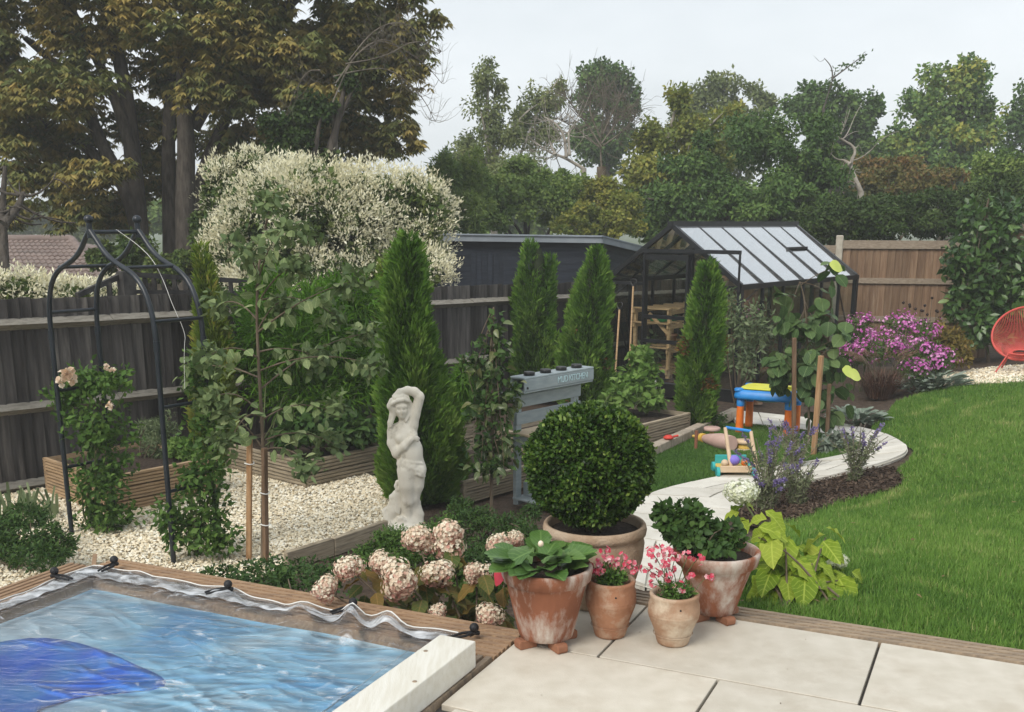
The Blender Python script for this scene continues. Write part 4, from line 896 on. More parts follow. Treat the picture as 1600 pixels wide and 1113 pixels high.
def chestnut():
    rg = rgen(77); Y = 19.
    base = np.array([at(255, 348, Y)[0], Y, -1.])
    t = thing('horse_chestnut', base, 'huge horse chestnut with browning autumn leaves and several dark trunks', 'tree')
    def stem(px0, py0, path, r0, r1, dy=0):
        pts = [at(x, y, Y+dy+k*.1) for k, (x, y) in enumerate([(px0, py0)]+path)]
        pts = smoothpoly(pts, 2); MB().tube(pts, list(np.linspace(r0, r1, len(pts))), 10).build('trunk', 'bark_dark', t)
    stem(225, 480, [(215, 330), (206, 230), (196, 130), (170, 40), (150, -60)], .19, .07)
    stem(268, 480, [(266, 340), (262, 230), (268, 120), (300, 0), (320, -120)], .16, .06, .5)
    stem(296, 480, [(288, 330), (292, 220), (285, 150), (290, 20), (330, -100)], .20, .07, -.3)
    stem(222, 380, [(196, 290), (160, 230), (138, 170), (110, 120), (40, 60)], .15, .05)
    stem(212, 260, [(180, 150), (140, 70), (110, 10), (60, -60)], .11, .04)
    stem(300, 330, [(320, 260), (350, 190), (400, 110), (470, 40)], .14, .04, .3)
    stem(200, 300, [(150, 240), (90, 200), (30, 180), (-40, 150)], .12, .04, .3)
    stem(300, 200, [(360, 100), (450, 10), (520, -60)], .14, .05, .2)
    stem(310, 300, [(420, 220), (520, 160), (600, 120)], .10, .03, .6)
    blobs = [Bl(x, y, rx, ry, Y+dy, .9) for x, y, rx, ry, dy in (
        (40, 60, 130, 95, 0), (150, 20, 120, 80, .5), (290, 40, 130, 95, -.5), (420, 60, 130, 110, 0), (560, 40, 120, 90, .5), (640, 20, 60, 60, 0), (600, 120, 90, 70, .3), (560, 210, 110, 50, 1), (500, 120, 100, 75, -.5),
        (90, 150, 120, 55, -.6), (30, 210, 110, 60, 0), (60, 290, 75, 55, -.4), (150, 270, 70, 38, -.8), (400, 160, 95, 60, .8), (330, 130, 75, 60, -.8), (250, 110, 70, 50, .9), (620, 210, 50, 45, .4), (650, 90, 45, 40, 0), (-60, 120, 120, 120, .6), (200, -80, 250, 60, 0), (480, -70, 220, 60, 0), (130, 330, 45, 25, -.5), (95, 345, 30, 22, -.6), (180, 330, 60, 40, 1.2), (250, 270, 70, 60, 1.4), (350, 240, 60, 60, 1.3), (330, 320, 50, 45, 1.5), (120, 220, 80, 50, 1.0), (240, 190, 90, 45, 1.2), (400, 230, 60, 50, .5), (20, 330, 50, 30, .4), (470, 220, 60, 50, 1.2))]
    upper = [Bl(x, y, rx, ry, Y+dy, .9) for x, y, rx, ry, dy in ((-150, -60, 160, 120, .5), (-40, -200, 200, 130, 0), (200, -230, 230, 130, .4), (430, -220, 200, 120, -.3), (100, -360, 240, 110, .2), (330, -370, 220, 100, 0))]
    P, O, cv = cloud(rg, blobs, 33000, .28, 26, .4); P2, O2, c2 = cloud(rg, upper, 3600, .3, 22, .4); P, O, cv = np.concatenate([P, P2]), np.concatenate([O, O2]), np.concatenate([cv, c2]); big = np.repeat(np.concatenate([np.ones(len(P)-len(P2)), np.full(len(P2), 1.9)]), 5)
    keep = rg.random(len(P)) < 1.; P, O, cv = P[keep], O[keep], cv[keep]; n = len(P)
    # each leaf is a fan of drooping leaflets
    k = 5; Pr = np.repeat(P, k, 0); a = np.tile(np.linspace(-1.3, 1.3, k), n)+rg.normal(size=n*k)*.15; az = np.repeat(rg.random(n)*6.283, k)
    D = np.stack([np.cos(az+a), np.sin(az+a), -.55-.35*rg.random(n*k)], 1); Nn = np.stack([np.cos(az+a)*.5, np.sin(az+a)*.5, np.ones(n*k)], 1)+rg.normal(size=(n*k, 3))*.2
    v = np.repeat(np.clip(cv*.55+rg.random(n)*.45, 0, 1), k)
    leaves('crown', Pr, D, Nn, .125*big+.07*rg.random(n*k), .05*big, v*.92, 'chestnut_leaf', t, 'f')
    return t
chestnut()
def bare(name, label, paths, Y, mat='bark_pale', seed=0, r=.035, twig=14, cat='tree', tl=.9):
    rg = rgen(seed+900); p = at(*paths[0][0], Y); t = thing(name, (p[0], Y, -1.), label, cat)
    for path in paths:
        pts = [at(x, y, Y+.15*i) for i, (x, y) in enumerate(path)]; pts = smoothpoly(pts, 2)
        MB().tube(pts, list(np.linspace(r, r*.3, len(pts))), 7).build('branch', mat, t)
        tw = MB()
        for _ in range(twig):
            i = rg.integers(len(pts)//3, len(pts)); a = pts[i]; d = rdir(rg, 1)[0]*[1, .6, .8]+np.array([0, 0, .5]); d = d/np.linalg.norm(d)*tl*(.4+.6*rg.random())
            q = curve(a, a+d, (0, 0, -.08), 5); tw.tube(q, list(np.linspace(r*.3, r*.1, 5)), 5, False)
            for _ in range(2):
                j = rg.integers(1, 5); d2 = d*.4+rdir(rg, 1)[0]*tl*.25; tw.tube(curve(q[j], q[j]+d2, (0, 0, .03), 4), [r*.16, r*.13, r*.1, r*.07], 4, False)
        tw.build('twigs', mat, t, kind='stuff')
    return t
def first_trunk_to_ground(t, px, py, Y, r, mat):
    a = at(px, py, Y); MB().tube([a+np.array([0, 0, .02]), np.array([a[0]+.05, a[1], (a[2]-1)/2]), np.array([a[0], a[1], -1.1])], [r, r*1.2, r*1.4], 8).build('trunk', mat, t)
# ivy-clad stump with arching bare branches
tv = tree('ivy_tree', 'dark green ivy-covered tree in front of the chestnut', 450, 17.5, [Bl(450, 205, 48, 45, 17.5), Bl(490, 175, 45, 40, 17.6), Bl(430, 250, 45, 40, 17.5), Bl(540, 130, 25, 20, 17.6), Bl(480, 250, 60, 35, 17.6), Bl(410, 300, 60, 60, 17.6)], 6500, .11, .09, 'ivy_leaf', .2, 5, 1, clump=.34, k=16)
t = bare('bare_arching_tree', 'leafless grey branches arching over the dark ivy', [[(520, 160), (545, 100), (580, 62), (620, 70), (665, 100), (690, 130)], [(525, 130), (560, 80), (605, 55), (640, 95), (655, 150)], [(520, 120), (560, 110), (610, 105), (660, 150), (680, 190)], [(545, 95), (580, 50), (615, 33), (640, 40)], [(500, 110), (480, 110), (460, 145), (440, 200)], [(540, 100), (600, 90), (650, 60), (690, 80)]], 17.0, 'bark_twig', 1, .013, 26, tl=.5)
first_trunk_to_ground(t, 520, 160, 17.6, .04, 'bark_twig')
# white flowering vine
def vine(name, label, blobs, nl, nf, base, seed, L=.085):
    rg = rgen(seed); t = thing(name, base, label, 'climbing plant')
    foliage('foliage', rg, blobs, nl, L, L*.7, 'vine_leaf', t, .26, 46, .6, .3, .3)
    P, O, cv = cloud(rg, blobs, nf, .20, 90, .93); k = O[:, 2] > -.1-.5*rg.random(len(O)); P, O, cv = P[k], O[k], cv[k]
    k = np.sin(P[:, 0]*2.6+1.5*np.sin(P[:, 2]*3.1))*np.sin(P[:, 2]*4.2+1.2*np.sin(P[:, 0]*3.7)+2) > -.30-.5*rg.random(len(P))-.3*(O[:, 2] > .35); P, O, cv = P[k], O[k], cv[k]; n = len(P)
    # panicles: upright-ish sprays of tiny flowers
    m = 5; Pr = np.repeat(P+O*.10, m, 0)+rg.normal(size=(n*m, 3))*.03; D = unit(np.repeat(O, m, 0)*.7+rdir(rg, n*m)*.7+[0, 0, .5])
    leaves('blossom', Pr, D, rdir(rg, n*m), .03+.04*rg.random(n*m), .015+.010*rg.random(n*m), np.repeat(cv*.4, m)+.6*rg.random(n*m), 'vine_bloom', t, 'f')
    st = MB()
    for b in blobs:
        for _ in range(3):
            e = np.array(b[:3])+rdir(rg, 1)[0]*np.array(b[3:6])*.6; a = np.array([e[0]*.5+b[0]*.5, b[1], -.9]); st.tube(curve(a, e, rg.normal(size=3)*.15, 6), [.03, .028, .025, .02, .015, .01], 6, False)
    st.build('stems', 'bark_brown', t)
vine('flowering_vine', 'great white-flowering vine mounded over the fence behind the conifers', [Bl(490, 350, 128, 98, 14.2), Bl(415, 365, 75, 78, 14.3), Bl(640, 352, 68, 78, 14.5), Bl(570, 335, 70, 74, 14.3), Bl(480, 430, 120, 45, 14.0), Bl(620, 430, 85, 45, 14.0), Bl(365, 400, 45, 60, 14.3), Bl(345, 300, 32, 45, 15.2), Bl(385, 262, 26, 26, 15.4)], 34000, 15000, (at(500, 348, 14.2)[0], 14.2, -.8), 41)
vine('flowering_vine.001', 'low white-flowering vine spilling along the left fence top', [Bl(20, 458, 50, 26, 10.9), Bl(90, 464, 60, 16, 11.2), Bl(160, 464, 45, 15, 11.6), Bl(-40, 455, 50, 35, 10.8)], 6000, 2000, (at(60, 348, 11)[0], 11., -.8), 42)
# the tree belt
tree('silver_birch', 'thin grey-green birch with drooping twigs left of the skyline gap', 770, 32, [Bl(762, 125, 34, 42, 32), Bl(780, 190, 55, 55, 32), Bl(745, 240, 50, 50, 32), Bl(835, 190, 50, 55, 33), Bl(715, 270, 35, 60, 31), Bl(860, 150, 35, 40, 33), Bl(800, 270, 70, 60, 31)], 7000, .20, .10, 'birch_leaf', .16, 8, 11, 'bark_pale', .34, 16, .3, .1, .7)
tree('round_tree', 'dense dark round-topped tree far behind the dead tree', 950, 44, [Bl(948, 130, 48, 40, 44), Bl(925, 150, 30, 40, 44), Bl(975, 160, 30, 40, 44), Bl(945, 220, 60, 50, 44)], 5200, .26, .19, 'dark_leaf', .3, 5, 12, k=22)
t = bare('dead_tree', 'leafless grey-brown bushy tree in the belt beyond the shed', [[(940, 262), (938, 235), (940, 200), (945, 160), (940, 140)], [(940, 230), (915, 190), (890, 160), (880, 145)], [(940, 225), (965, 190), (985, 165)], [(938, 215), (920, 175), (925, 150)], [(942, 210), (960, 170), (970, 150)], [(936, 230), (900, 200), (870, 185)], [(942, 228), (975, 205), (995, 180)]], 27, 'bark_twig', 3, .026, 40, tl=.8)
first_trunk_to_ground(t, 940, 262, 27, .12, 'bark_brown')
t = bare('dead_branch', 'pale leafless branches low in the tree belt above the shed', [[(912, 264), (880, 245), (860, 240), (836, 222)], [(885, 246), (882, 210), (865, 190), (850, 183)], [(890, 243), (888, 215), (889, 205)], [(868, 242), (860, 225)], [(790, 285), (835, 280), (865, 290), (900, 305)]], 24, 'bark_pale', 4, .04, 8)
first_trunk_to_ground(t, 912, 264, 24, .06, 'bark_pale')
tree('yellowing_tree', 'yellow-green tree with thin top right of the dead tree', 1050, 27, [Bl(1020, 225, 45, 45, 27), Bl(1080, 210, 55, 45, 27), Bl(1150, 185, 30, 24, 26.5), Bl(1060, 150, 22, 38, 27), Bl(1040, 265, 75, 45, 26.5), Bl(1110, 240, 55, 45, 27), Bl(1000, 280, 40, 40, 26.5)], 5600, .19, .13, 'yellow_leaf', .16, 9, 13, 'bark_pale', .34, 14, .4)
tree('pale_tree', 'soft pale green tree far behind the yellowing tree', 1130, 42, [Bl(1130, 150, 55, 45, 42), Bl(1090, 175, 45, 45, 42), Bl(1180, 175, 45, 45, 42), Bl(1140, 230, 90, 60, 42)], 5200, .27, .17, 'birch_leaf', .25, 6, 14, k=18)
tree('evergreen_tree', 'broad dense dark evergreen tree behind the greenhouse roof', 1170, 23.5, [Bl(1170, 265, 110, 90, 23.5), Bl(1250, 240, 70, 65, 23.5), Bl(1080, 300, 80, 65, 23.2), Bl(1280, 310, 70, 70, 23.3), Bl(1010, 320, 55, 50, 23.2), Bl(1190, 330, 120, 60, 23), Bl(1060, 350, 70, 40, 22.8)], 19000, .17, .085, 'dark_leaf', .3, 8, 15, clump=.24, k=30, shell=.75, droop=.5)
tree('oak_tree', 'dark leafy tree under the bare twig against the sky', 1305, 38, [Bl(1290, 165, 55, 40, 38), Bl(1345, 175, 40, 45, 38), Bl(1260, 160, 35, 35, 38), Bl(1310, 215, 65, 55, 38), Bl(1370, 165, 14, 14, 38), Bl(1340, 250, 60, 50, 38)], 6000, .26, .19, 'dark_leaf', .3, 7, 16, k=18)
t = bare('dead_twig', 'thin bare leading twig rising above the dark leafy tree', [[(1287, 170), (1296, 140), (1302, 122), (1306, 108)], [(1302, 122), (1325, 105), (1353, 84)], [(1301, 125), (1300, 105), (1288, 91)]], 37, 'bark_dark', 5, .03, 1, tl=.5)
first_trunk_to_ground(t, 1287, 170, 37, .05, 'bark_dark')
rg = rgen(3); P = np.array([at(x, y, 37.2) for x, y in ((1306, 106), (1322, 109), (1327, 104), (1340, 96), (1344, 92), (1336, 100), (1302, 121), (1350, 87))]); P = np.repeat(P, 7, 0)+rg.normal(size=(56, 3))*.1
leaves('leaf_tufts', P, rdir(rg, 56), rdir(rg, 56), .13, .08, rg.random(56)*.3, 'dark_leaf', t)
tree('maple_tree', 'large rounded green tree on the right skyline', 1480, 36, [Bl(1480, 150, 75, 58, 36), Bl(1430, 190, 50, 50, 36), Bl(1520, 190, 50, 60, 36), Bl(1475, 225, 90, 50, 36), Bl(1500, 120, 45, 30, 36), Bl(1550, 195, 22, 40, 36), Bl(1410, 235, 40, 40, 36), Bl(1470, 280, 90, 40, 36)], 9500, .25, .18, 'maple_leaf', .35, 9, 17, k=20, shell=.55)
tree('edge_tree', 'dark tree cut by the right edge of the picture', 1620, 38, [Bl(1610, 180, 40, 50, 38), Bl(1650, 160, 60, 60, 38), Bl(1600, 240, 60, 60, 38)], 4200, .27, .18, 'dark_leaf', .3, 5, 18)
tree('rusty_shrub', 'loose shrub with reddish leaves beyond the right fence', 1400, 25, [Bl(1360, 290, 45, 28, 25), Bl(1430, 290, 55, 25, 25), Bl(1480, 285, 40, 25, 25), Bl(1400, 265, 45, 25, 26), Bl(1350, 265, 30, 25, 26)], 4200, .15, .09, 'rust_leaf', .06, 6, 19, 'bark_brown', k=16, cat='shrub')
t = bare('dead_limb', 'pale crooked dead limb beside the rusty shrub', [[(1345, 300), (1332, 270), (1328, 255), (1340, 232), (1310, 215)], [(1335, 290), (1322, 282), (1308, 275)], [(1329, 258), (1318, 250)]], 23, 'bark_pale', 6, .06, 4)
first_trunk_to_ground(t, 1345, 300, 23, .07, 'bark_pale')
tree('holm_hedge', 'dark clipped-looking hedge directly behind the brown fence', 1390, 20.5, [Bl(1390, 340, 85, 42, 20.5), Bl(1320, 345, 55, 40, 20.5), Bl(1460, 335, 60, 40, 20.5), Bl(1530, 330, 60, 45, 20.5), Bl(1270, 355, 50, 35, 20.6), Bl(1600, 320, 60, 60, 20.5)], 14000, .11, .07, 'ivy_leaf', .1, 6, 20, clump=.3, k=34, shell=.8, cat='hedge')
tree('bushy_shrub', 'mid green bushy shrub at the right edge behind the laurel', 1565, 23, [Bl(1560, 275, 50, 35, 23), Bl(1620, 265, 50, 45, 23), Bl(1530, 300, 40, 30, 23)], 4500, .15, .08, 'mid_leaf', .08, 5, 21, cat='shrub')
tree('green_thicket', 'feathery yellow-green conifer left of the shed roof', 715, 21.5, [Bl(705, 300, 40, 60, 21.5), Bl(740, 270, 35, 45, 21.7), Bl(690, 260, 22, 30, 21.5), Bl(735, 330, 45, 40, 21.3)], 6500, .17, .045, 'mid_leaf', .1, 5, 22, droop=.0, up=.1, k=20)
tree('hazel_thicket', 'loose green shrub mass above the shed roof', 820, 23, [Bl(790, 310, 60, 45, 23), Bl(850, 320, 55, 45, 23), Bl(880, 290, 45, 35, 23.5), Bl(820, 275, 50, 35, 24), Bl(760, 345, 50, 30, 22.5)], 7500, .15, .09, 'mid_leaf', .1, 6, 23, cat='shrub', k=18)
tree('golden_hedge', 'golden-green shrub above the right end of the shed', 950, 22.3, [Bl(920, 345, 50, 28, 22.3), Bl(970, 335, 50, 40, 22.3), Bl(940, 300, 40, 30, 22.8), Bl(890, 355, 35, 20, 22.2)], 5000, .13, .085, 'yellow_leaf', .08, 5, 24, cat='shrub', k=18)
tree('low_bush', 'dark bush under the chestnut trunks behind the trellis', 290, 16.5, [Bl(210, 400, 40, 35, 16.5), Bl(330, 400, 50, 40, 16.2), Bl(270, 420, 60, 30, 16.3), Bl(160, 400, 30, 30, 17), Bl(320, 350, 26, 28, 16.3)], 6500, .11, .08, 'vine_leaf', .06, 5, 25, cat='shrub', k=18)
tree('far_copse', 'hazy copse on the horizon between roof and chestnut', 80, 70, [Bl(70, 340, 60, 22, 70), Bl(140, 335, 40, 20, 70), Bl(10, 355, 50, 14, 75), Bl(150, 360, 50, 22, 60)], 3200, .5, .4, 'birch_leaf', .3, 4, 26)
t = bare('slender_trunk', 'thin bare trunk at the left edge in front of the tiled roof', [[(8, 440), (6, 380), (4, 320), (8, 260)], [(6, 350), (25, 330), (38, 300)]], 15, 'bark_dark', 7, .08, 6)
first_trunk_to_ground(t, 8, 440, 15, .09, 'bark_dark')
# a second belt far behind closes the gaps down to the field
for i, (x, y, rx, ry) in enumerate(((620, 330, 120, 45), (860, 325, 130, 50), (1100, 320, 140, 60), (1340, 320, 130, 50), (1560, 320, 130, 50), (330, 330, 160, 40))):
    tree('distant_tree', ('blurred low tree mass at the horizon '+('behind the white vine', 'behind the shed', 'behind the greenhouse ridge', 'behind the brown fence', 'behind the laurel', 'behind the chestnut trunks')[i]), x, 50, [Bl(x, y, rx, ry, 50, .3), Bl(x-rx*.5, y+10, rx*.6, ry*.8, 50, .3), Bl(x+rx*.5, y+8, rx*.6, ry*.8, 50, .3)], 3400, .45, .32, 'mid_leaf', .2, 3, 60+i, group='distant tree masses')
# ------------------------------------------------------------------ conifers and garden shrubs
leafmat('thuja', [(.028, .068, .011), (.063, .144, .018), (.119, .228, .030), (.189, .288, .058)], trans=.12, rough=.6)
leafmat('thuja_gold', [(.057, .110, .013), (.122, .193, .023), (.200, .262, .037), (.315, .276, .062)], trans=.15, rough=.6)
leafmat('thuja_brown', [(.055, .030, .010), (.143, .069, .020), (.220, .117, .036)], trans=.1, rough=.8)
leafmat('box_leaf', [(.013, .032, .006), (.037, .085, .013), (.088, .159, .024), (.209, .286, .056)], trans=.15, rough=.38, spec=.22)
leafmat('fern_green', [(.044, .117, .010), (.083, .191, .016), (.143, .265, .028)], trans=.3, rough=.55)
leafmat('herb_grey', [(.086, .124, .058), (.157, .207, .104), (.243, .289, .156)], trans=.2)
leafmat('veg_leaf', [(.072, .152, .031), (.143, .248, .052), (.243, .345, .104)], trans=.3)
leafmat('rose_leaf', [(.040, .090, .021), (.079, .159, .031), (.143, .234, .052)], trans=.25)
leafmat('deep_leaf', [(.025, .061, .017), (.051, .104, .025), (.086, .152, .037)], trans=.2)
leafmat('silver_leaf', [(.10, .14, .10), (.18, .22, .17), (.28, .32, .26)], trans=.15, rough=.8)
leafmat('aster_leaf', [(.057, .110, .026), (.100, .165, .042), (.157, .207, .062)], trans=.25)
leafmat('aster_bloom', [(.360, .060, .264), (.552, .120, .432), (.720, .288, .600), (.864, .540, .744)], trans=.2, rough=.8)
leafmat('plume', [(.16, .09, .06), (.26, .16, .11), (.40, .30, .22)], trans=.2, rough=.8)
leafmat('plume_dark', [(.07, .035, .025), (.13, .07, .05), (.22, .13, .09)], trans=.2, rough=.8)
leafmat('tan_leaf', [(.110, .095, .024), (.198, .159, .040), (.275, .180, .056)], trans=.25)
leafmat('sage_leaf', [(.110, .138, .068), (.187, .212, .112), (.275, .297, .168)], trans=.2, rough=.8)
leafmat('sage_bloom', [(.14, .11, .28), (.22, .17, .38), (.32, .26, .46)], trans=.2, rough=.8)
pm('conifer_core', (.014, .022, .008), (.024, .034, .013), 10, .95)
pm('stem_green', (.07, .10, .035), (.11, .13, .05), 10, .8)
pm('stake_wood', (.34, .19, .09), (.45, .28, .15), 6, .75, .25, 30, stretch=(8, 8, 1), objvar=.15)
def thuja(label, bx, by, top, wpx, n, seed, mat='thuja', gp=None, group='upright conifers', brown=0, taper=.6, split=0):
    g = G(bx, by) if gp is None else np.array(gp); rg = rgen(seed); s = ppm(np.array([g[0], g[1], 0])); H_ = at(bx, top, g[1])[2]-g[2]; R = wpx/2/s*.98
    t = thing('upright_conifer', g, label, 'conifer', group)
    rad = lambda u: R*np.minimum(1, .66+u*2.0)*np.clip(1-u**1.35, 0, 1)**taper
    lump = lambda a, u: .95+.17*np.sin(a*2+u*6+seed)+.15*np.sin(a*4-u*15+seed*2)+.12*np.sin(a*8+u*31+seed*3)+.06*np.sin(a*17-u*60)
    prof = [(max(float(rad(u))*.74, .004), H_*u*.97) for u in np.linspace(0.02, .97, 14)]
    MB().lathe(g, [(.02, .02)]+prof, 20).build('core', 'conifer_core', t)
    MB().tube([g-np.array([0, 0, .05]), g+np.array([0, 0, .25])], .035, 8).build('trunk', 'bark_brown', t)
    u = 1-np.sqrt(rg.random(n)*.995); u = np.clip(u*1.0, 0, .985); a = rg.random(n)*6.283
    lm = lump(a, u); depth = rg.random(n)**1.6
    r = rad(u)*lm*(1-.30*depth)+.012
    O = np.stack([np.cos(a), np.sin(a), np.zeros(n)], 1)
    tip = np.clip((u-.5)/.5, 0, 1); sg = np.where(rg.random(n) < .5, 1, -1); r = r*(1-.35*tip*(split > 0))
    P = g+O*r[:, None]+np.stack([sg*split*R*tip+.18*R*np.sin(u*5+seed), .12*R*np.cos(u*4+seed), H_*u*(1-.10*tip*(sg > 0)*(split > 0))], 1)
    k = 3; m = n*k; Pr = np.repeat(P, k, 0)+rg.normal(size=(m, 3))*.008
    D = np.repeat(O, k, 0)*(.45+.35*rg.random((m, 1)))+rg.normal(size=(m, 3))*.32+np.array([0, 0, .95])
    tan_ = np.stack([-np.sin(a), np.cos(a), np.zeros(n)], 1); Nn = np.repeat(tan_, k, 0)+rg.normal(size=(m, 3))*.6
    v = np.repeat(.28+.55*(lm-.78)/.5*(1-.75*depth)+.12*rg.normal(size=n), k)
    L = (.055+.05*rg.random(m)); 
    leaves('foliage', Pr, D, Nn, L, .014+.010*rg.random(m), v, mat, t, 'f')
    if brown:
        j = np.where((np.sin(a*2+seed)*np.sin(u*14+seed) > .72) & (u < .55))[0][:brown*40]
        if len(j):
            Pb = np.repeat(P[j]+O[j]*.012, 3, 0); leaves('dead_sprays', Pb+rg.normal(size=Pb.shape)*.01, np.repeat(O[j], 3, 0)*.7+rg.normal(size=Pb.shape)*.4, rdir(rg, len(Pb)), .08, .022, rg.random(len(Pb)), 'thuja_brown', t, 'f')
    return t
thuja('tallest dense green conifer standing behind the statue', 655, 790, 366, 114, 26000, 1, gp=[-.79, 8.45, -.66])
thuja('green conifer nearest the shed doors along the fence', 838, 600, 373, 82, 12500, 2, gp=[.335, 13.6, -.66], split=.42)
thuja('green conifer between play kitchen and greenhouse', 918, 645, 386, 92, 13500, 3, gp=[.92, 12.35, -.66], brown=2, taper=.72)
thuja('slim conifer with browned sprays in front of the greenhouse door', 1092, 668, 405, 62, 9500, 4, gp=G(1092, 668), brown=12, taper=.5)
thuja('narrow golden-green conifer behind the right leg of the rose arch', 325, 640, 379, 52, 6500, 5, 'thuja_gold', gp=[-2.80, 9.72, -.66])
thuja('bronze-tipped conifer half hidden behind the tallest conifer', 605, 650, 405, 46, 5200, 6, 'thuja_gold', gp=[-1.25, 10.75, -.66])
def shrub(name, label, base, blobs, n, L, Wl, mat, cat='shrub', seed=0, group=None, shape='f', clump=.35, k=16, shell=.45, up=.35, droop=.2, stems=6, smat='bark_brown', sr=.008, vc=.4, part='foliage', fold=.25):
    rg = rgen(seed+300); t = thing(name, base, label, cat, group)
    foliage(part, rg, blobs, n, L, Wl, mat, t, clump, k, shell, up, droop, shape, vc, fold=fold)
    st = MB()
    for i in range(stems):
        b = blobs[i % len(blobs)]; e = np.array(b[:3])+rdir(rg, 1)[0]*np.array(b[3:6])*.6
        st.tube(curve(np.array(base)+rg.normal(size=3)*[.03, .03, 0], e, rg.normal(size=3)*.04, 5), list(np.linspace(sr, sr*.4, 5)), 5, False)
    if stems: st.build('stems', smat, t)
    return t
# feathery bright shrub in the middle planter
def blades(name, parent, P, D, L, Wb, v, mat, shape='c', rg=None): return leaves(name, P, D, rdir(rg, len(P)), L, Wb, v, mat, parent, shape)
def feathery():
    rg = rgen(50); Y = 10.0; blobs = [Bl(480, 520, 110, 100, Y), Bl(420, 470, 55, 50, Y+.2), Bl(540, 470, 60, 50, Y+.1), Bl(560, 570, 50, 75, Y-.1), Bl(410, 570, 50, 70, Y), Bl(490, 610, 100, 50, Y)]
    g = WN(5.95, 7.95, -.42); t = thing('feathery_shrub', g, 'tall feathery bright green shrub in the weathered planter', 'shrub')
    P, O, cv = cloud(rg, blobs, 15000, .38, 26, .4); n = len(P)
    leaves('foliage', P, O*.7+rdir(rg, n)*.45+[0, 0, .25], rdir(rg, n)*.6+[0, 0, .5], .08+.09*rg.random(n), .010+.006*rg.random(n), cv*.5+.5*rg.random(n), 'fern_green', t, 'c')
    for _ in range(26):
        b = blobs[rg.integers(len(blobs))]; e = np.array(b[:3])+rdir(rg, 1)[0]*np.array(b[3:6])*.6; MB().tube(curve(g+rg.normal(size=3)*[.2, .12, 0], e, (0, 0, .05), 5), [.008, .007, .006, .005, .003], 5, False).build('cane', 'stem_green', t)
feathery()
c_ = lambda px, py, Y: (at(px, 348, Y)[0], Y, -.42)
shrub('ground_cover', 'dark broad-leaved ground cover filling the weathered planter', WN(5.9, 7.6, -.45), [Bl(500, 672, 60, 22, 9.15), Bl(560, 672, 40, 22, 9.45), Bl(450, 680, 30, 18, 9.1), Bl(530, 655, 60, 18, 9.6)], 2300, .075, .06, 'deep_leaf', 'plant', 51, shape='o', stems=4, up=.8)
shrub('fennel_clump', 'bright feathery foliage right of the tallest conifer', WN(7.2, 7.8, -.42), [Bl(730, 600, 30, 40, 10.5), Bl(755, 620, 22, 26, 10.7), Bl(715, 640, 20, 20, 10.4)], 3600, .10, .010, 'fern_green', 'plant', 52, shape='c', stems=6, smat='stem_green')
shrub('rosemary_bush', 'grey-green rosemary in the warm brown planter', WN(4.55, 8.25, -.36), [Bl(245, 690, 42, 28, 8.9), Bl(235, 668, 26, 22, 9.0), Bl(262, 665, 20, 26, 9.0)], 3200, .045, .008, 'herb_grey', 'plant', 53, stems=8, up=0)
shrub('herb_clump', 'small yellow-green herb at the right end of the warm brown planter', WN(4.75, 7.95, -.36), [Bl(285, 700, 26, 18, 8.8), Bl(300, 712, 18, 12, 8.7)], 900, .045, .03, 'veg_leaf', 'plant', 54, stems=4)
shrub('potato_plants', 'pale leafy vegetable plants in the long planter', WN(8.9, 6.6, -.45), [Bl(985, 610, 42, 26, 11.5), Bl(1000, 580, 28, 30, 11.8), Bl(965, 625, 30, 22, 11.2), Bl(1015, 625, 24, 16, 11.4), Bl(1000, 555, 18, 16, 12.0)], 2000, .085, .06, 'veg_leaf', 'vegetables', 55, shape='o', stems=9, smat='stem_green', sr=.012)
shrub('mauve_shrub', 'dusty grey-leaved shrub just outside the greenhouse door corner', (at(1165, 348, 12.9)[0], 12.9, -.66), [Bl(1150, 500, 28, 55, 12.9), Bl(1185, 510, 30, 50, 13.1), Bl(1135, 470, 18, 25, 13.0), Bl(1165, 560, 35, 35, 12.9)], 1100, .085, .030, 'herb_grey', 'shrub', 56, stems=9, shell=.2)
shrub('tomato_plants', 'loose tomato plants inside the greenhouse', gh(1.6, .55, -.6), [tuple(gh(1.2, .5, -.2))+(.35, .35, .4), tuple(gh(2.2, .5, -.1))+(.4, .35, .45), tuple(gh(2.9, .6, -.25))+(.3, .3, .35), tuple(gh(.6, 1.75, -.2))+(.2, .2, .3)], 1500, .09, .045, 'herb_grey', 'plants', 57, stems=10, smat='stem_green')
# roses on the arch
pm('rose_petal', (.78, .58, .42), (.86, .74, .62), 30, .7)
def blossom(parent, c, r, mat, n=26, seed=0, name='bloom'):
    rg = rgen(seed); vs = []; d = rdir(rg, n); d[:, 1] -= .3; d = unit(d); rr = r*(.25+.75*rg.random(n))
    P = np.array(c)+d*rr[:, None]*.25
    me_o = leaves(name, P, d, unit(rdir(rg, n)+[0, 0, .5]), rr*.95, rr*1.15, rg.random(n), mat, parent, 'o', .35, None); return me_o
leafmat('rose_bloom', [(.70, .50, .34), (.80, .66, .52), (.86, .80, .70)], trans=.3, rough=.8)
t = shrub('climbing_rose', 'climbing rose with cream blooms on the left legs of the arch', arch_pt(-.61, .18, -.66), [tuple(arch_pt(-.58, .18, .42))+(.26, .2, .22), tuple(arch_pt(-.48, .2, .12))+(.32, .22, .3), tuple(arch_pt(-.46, .2, -.22))+(.34, .24, .3), tuple(arch_pt(-.46, .2, -.5))+(.30, .24, .2), tuple(arch_pt(-.74, .12, .34))+(.16, .12, .22), tuple(arch_pt(-.30, .28, .5))+(.2, .14, .12)], 3300, .050, .031, 'rose_leaf', 'rose', 58, clump=.4, shell=.15, stems=9, smat='stem_green', k=20)
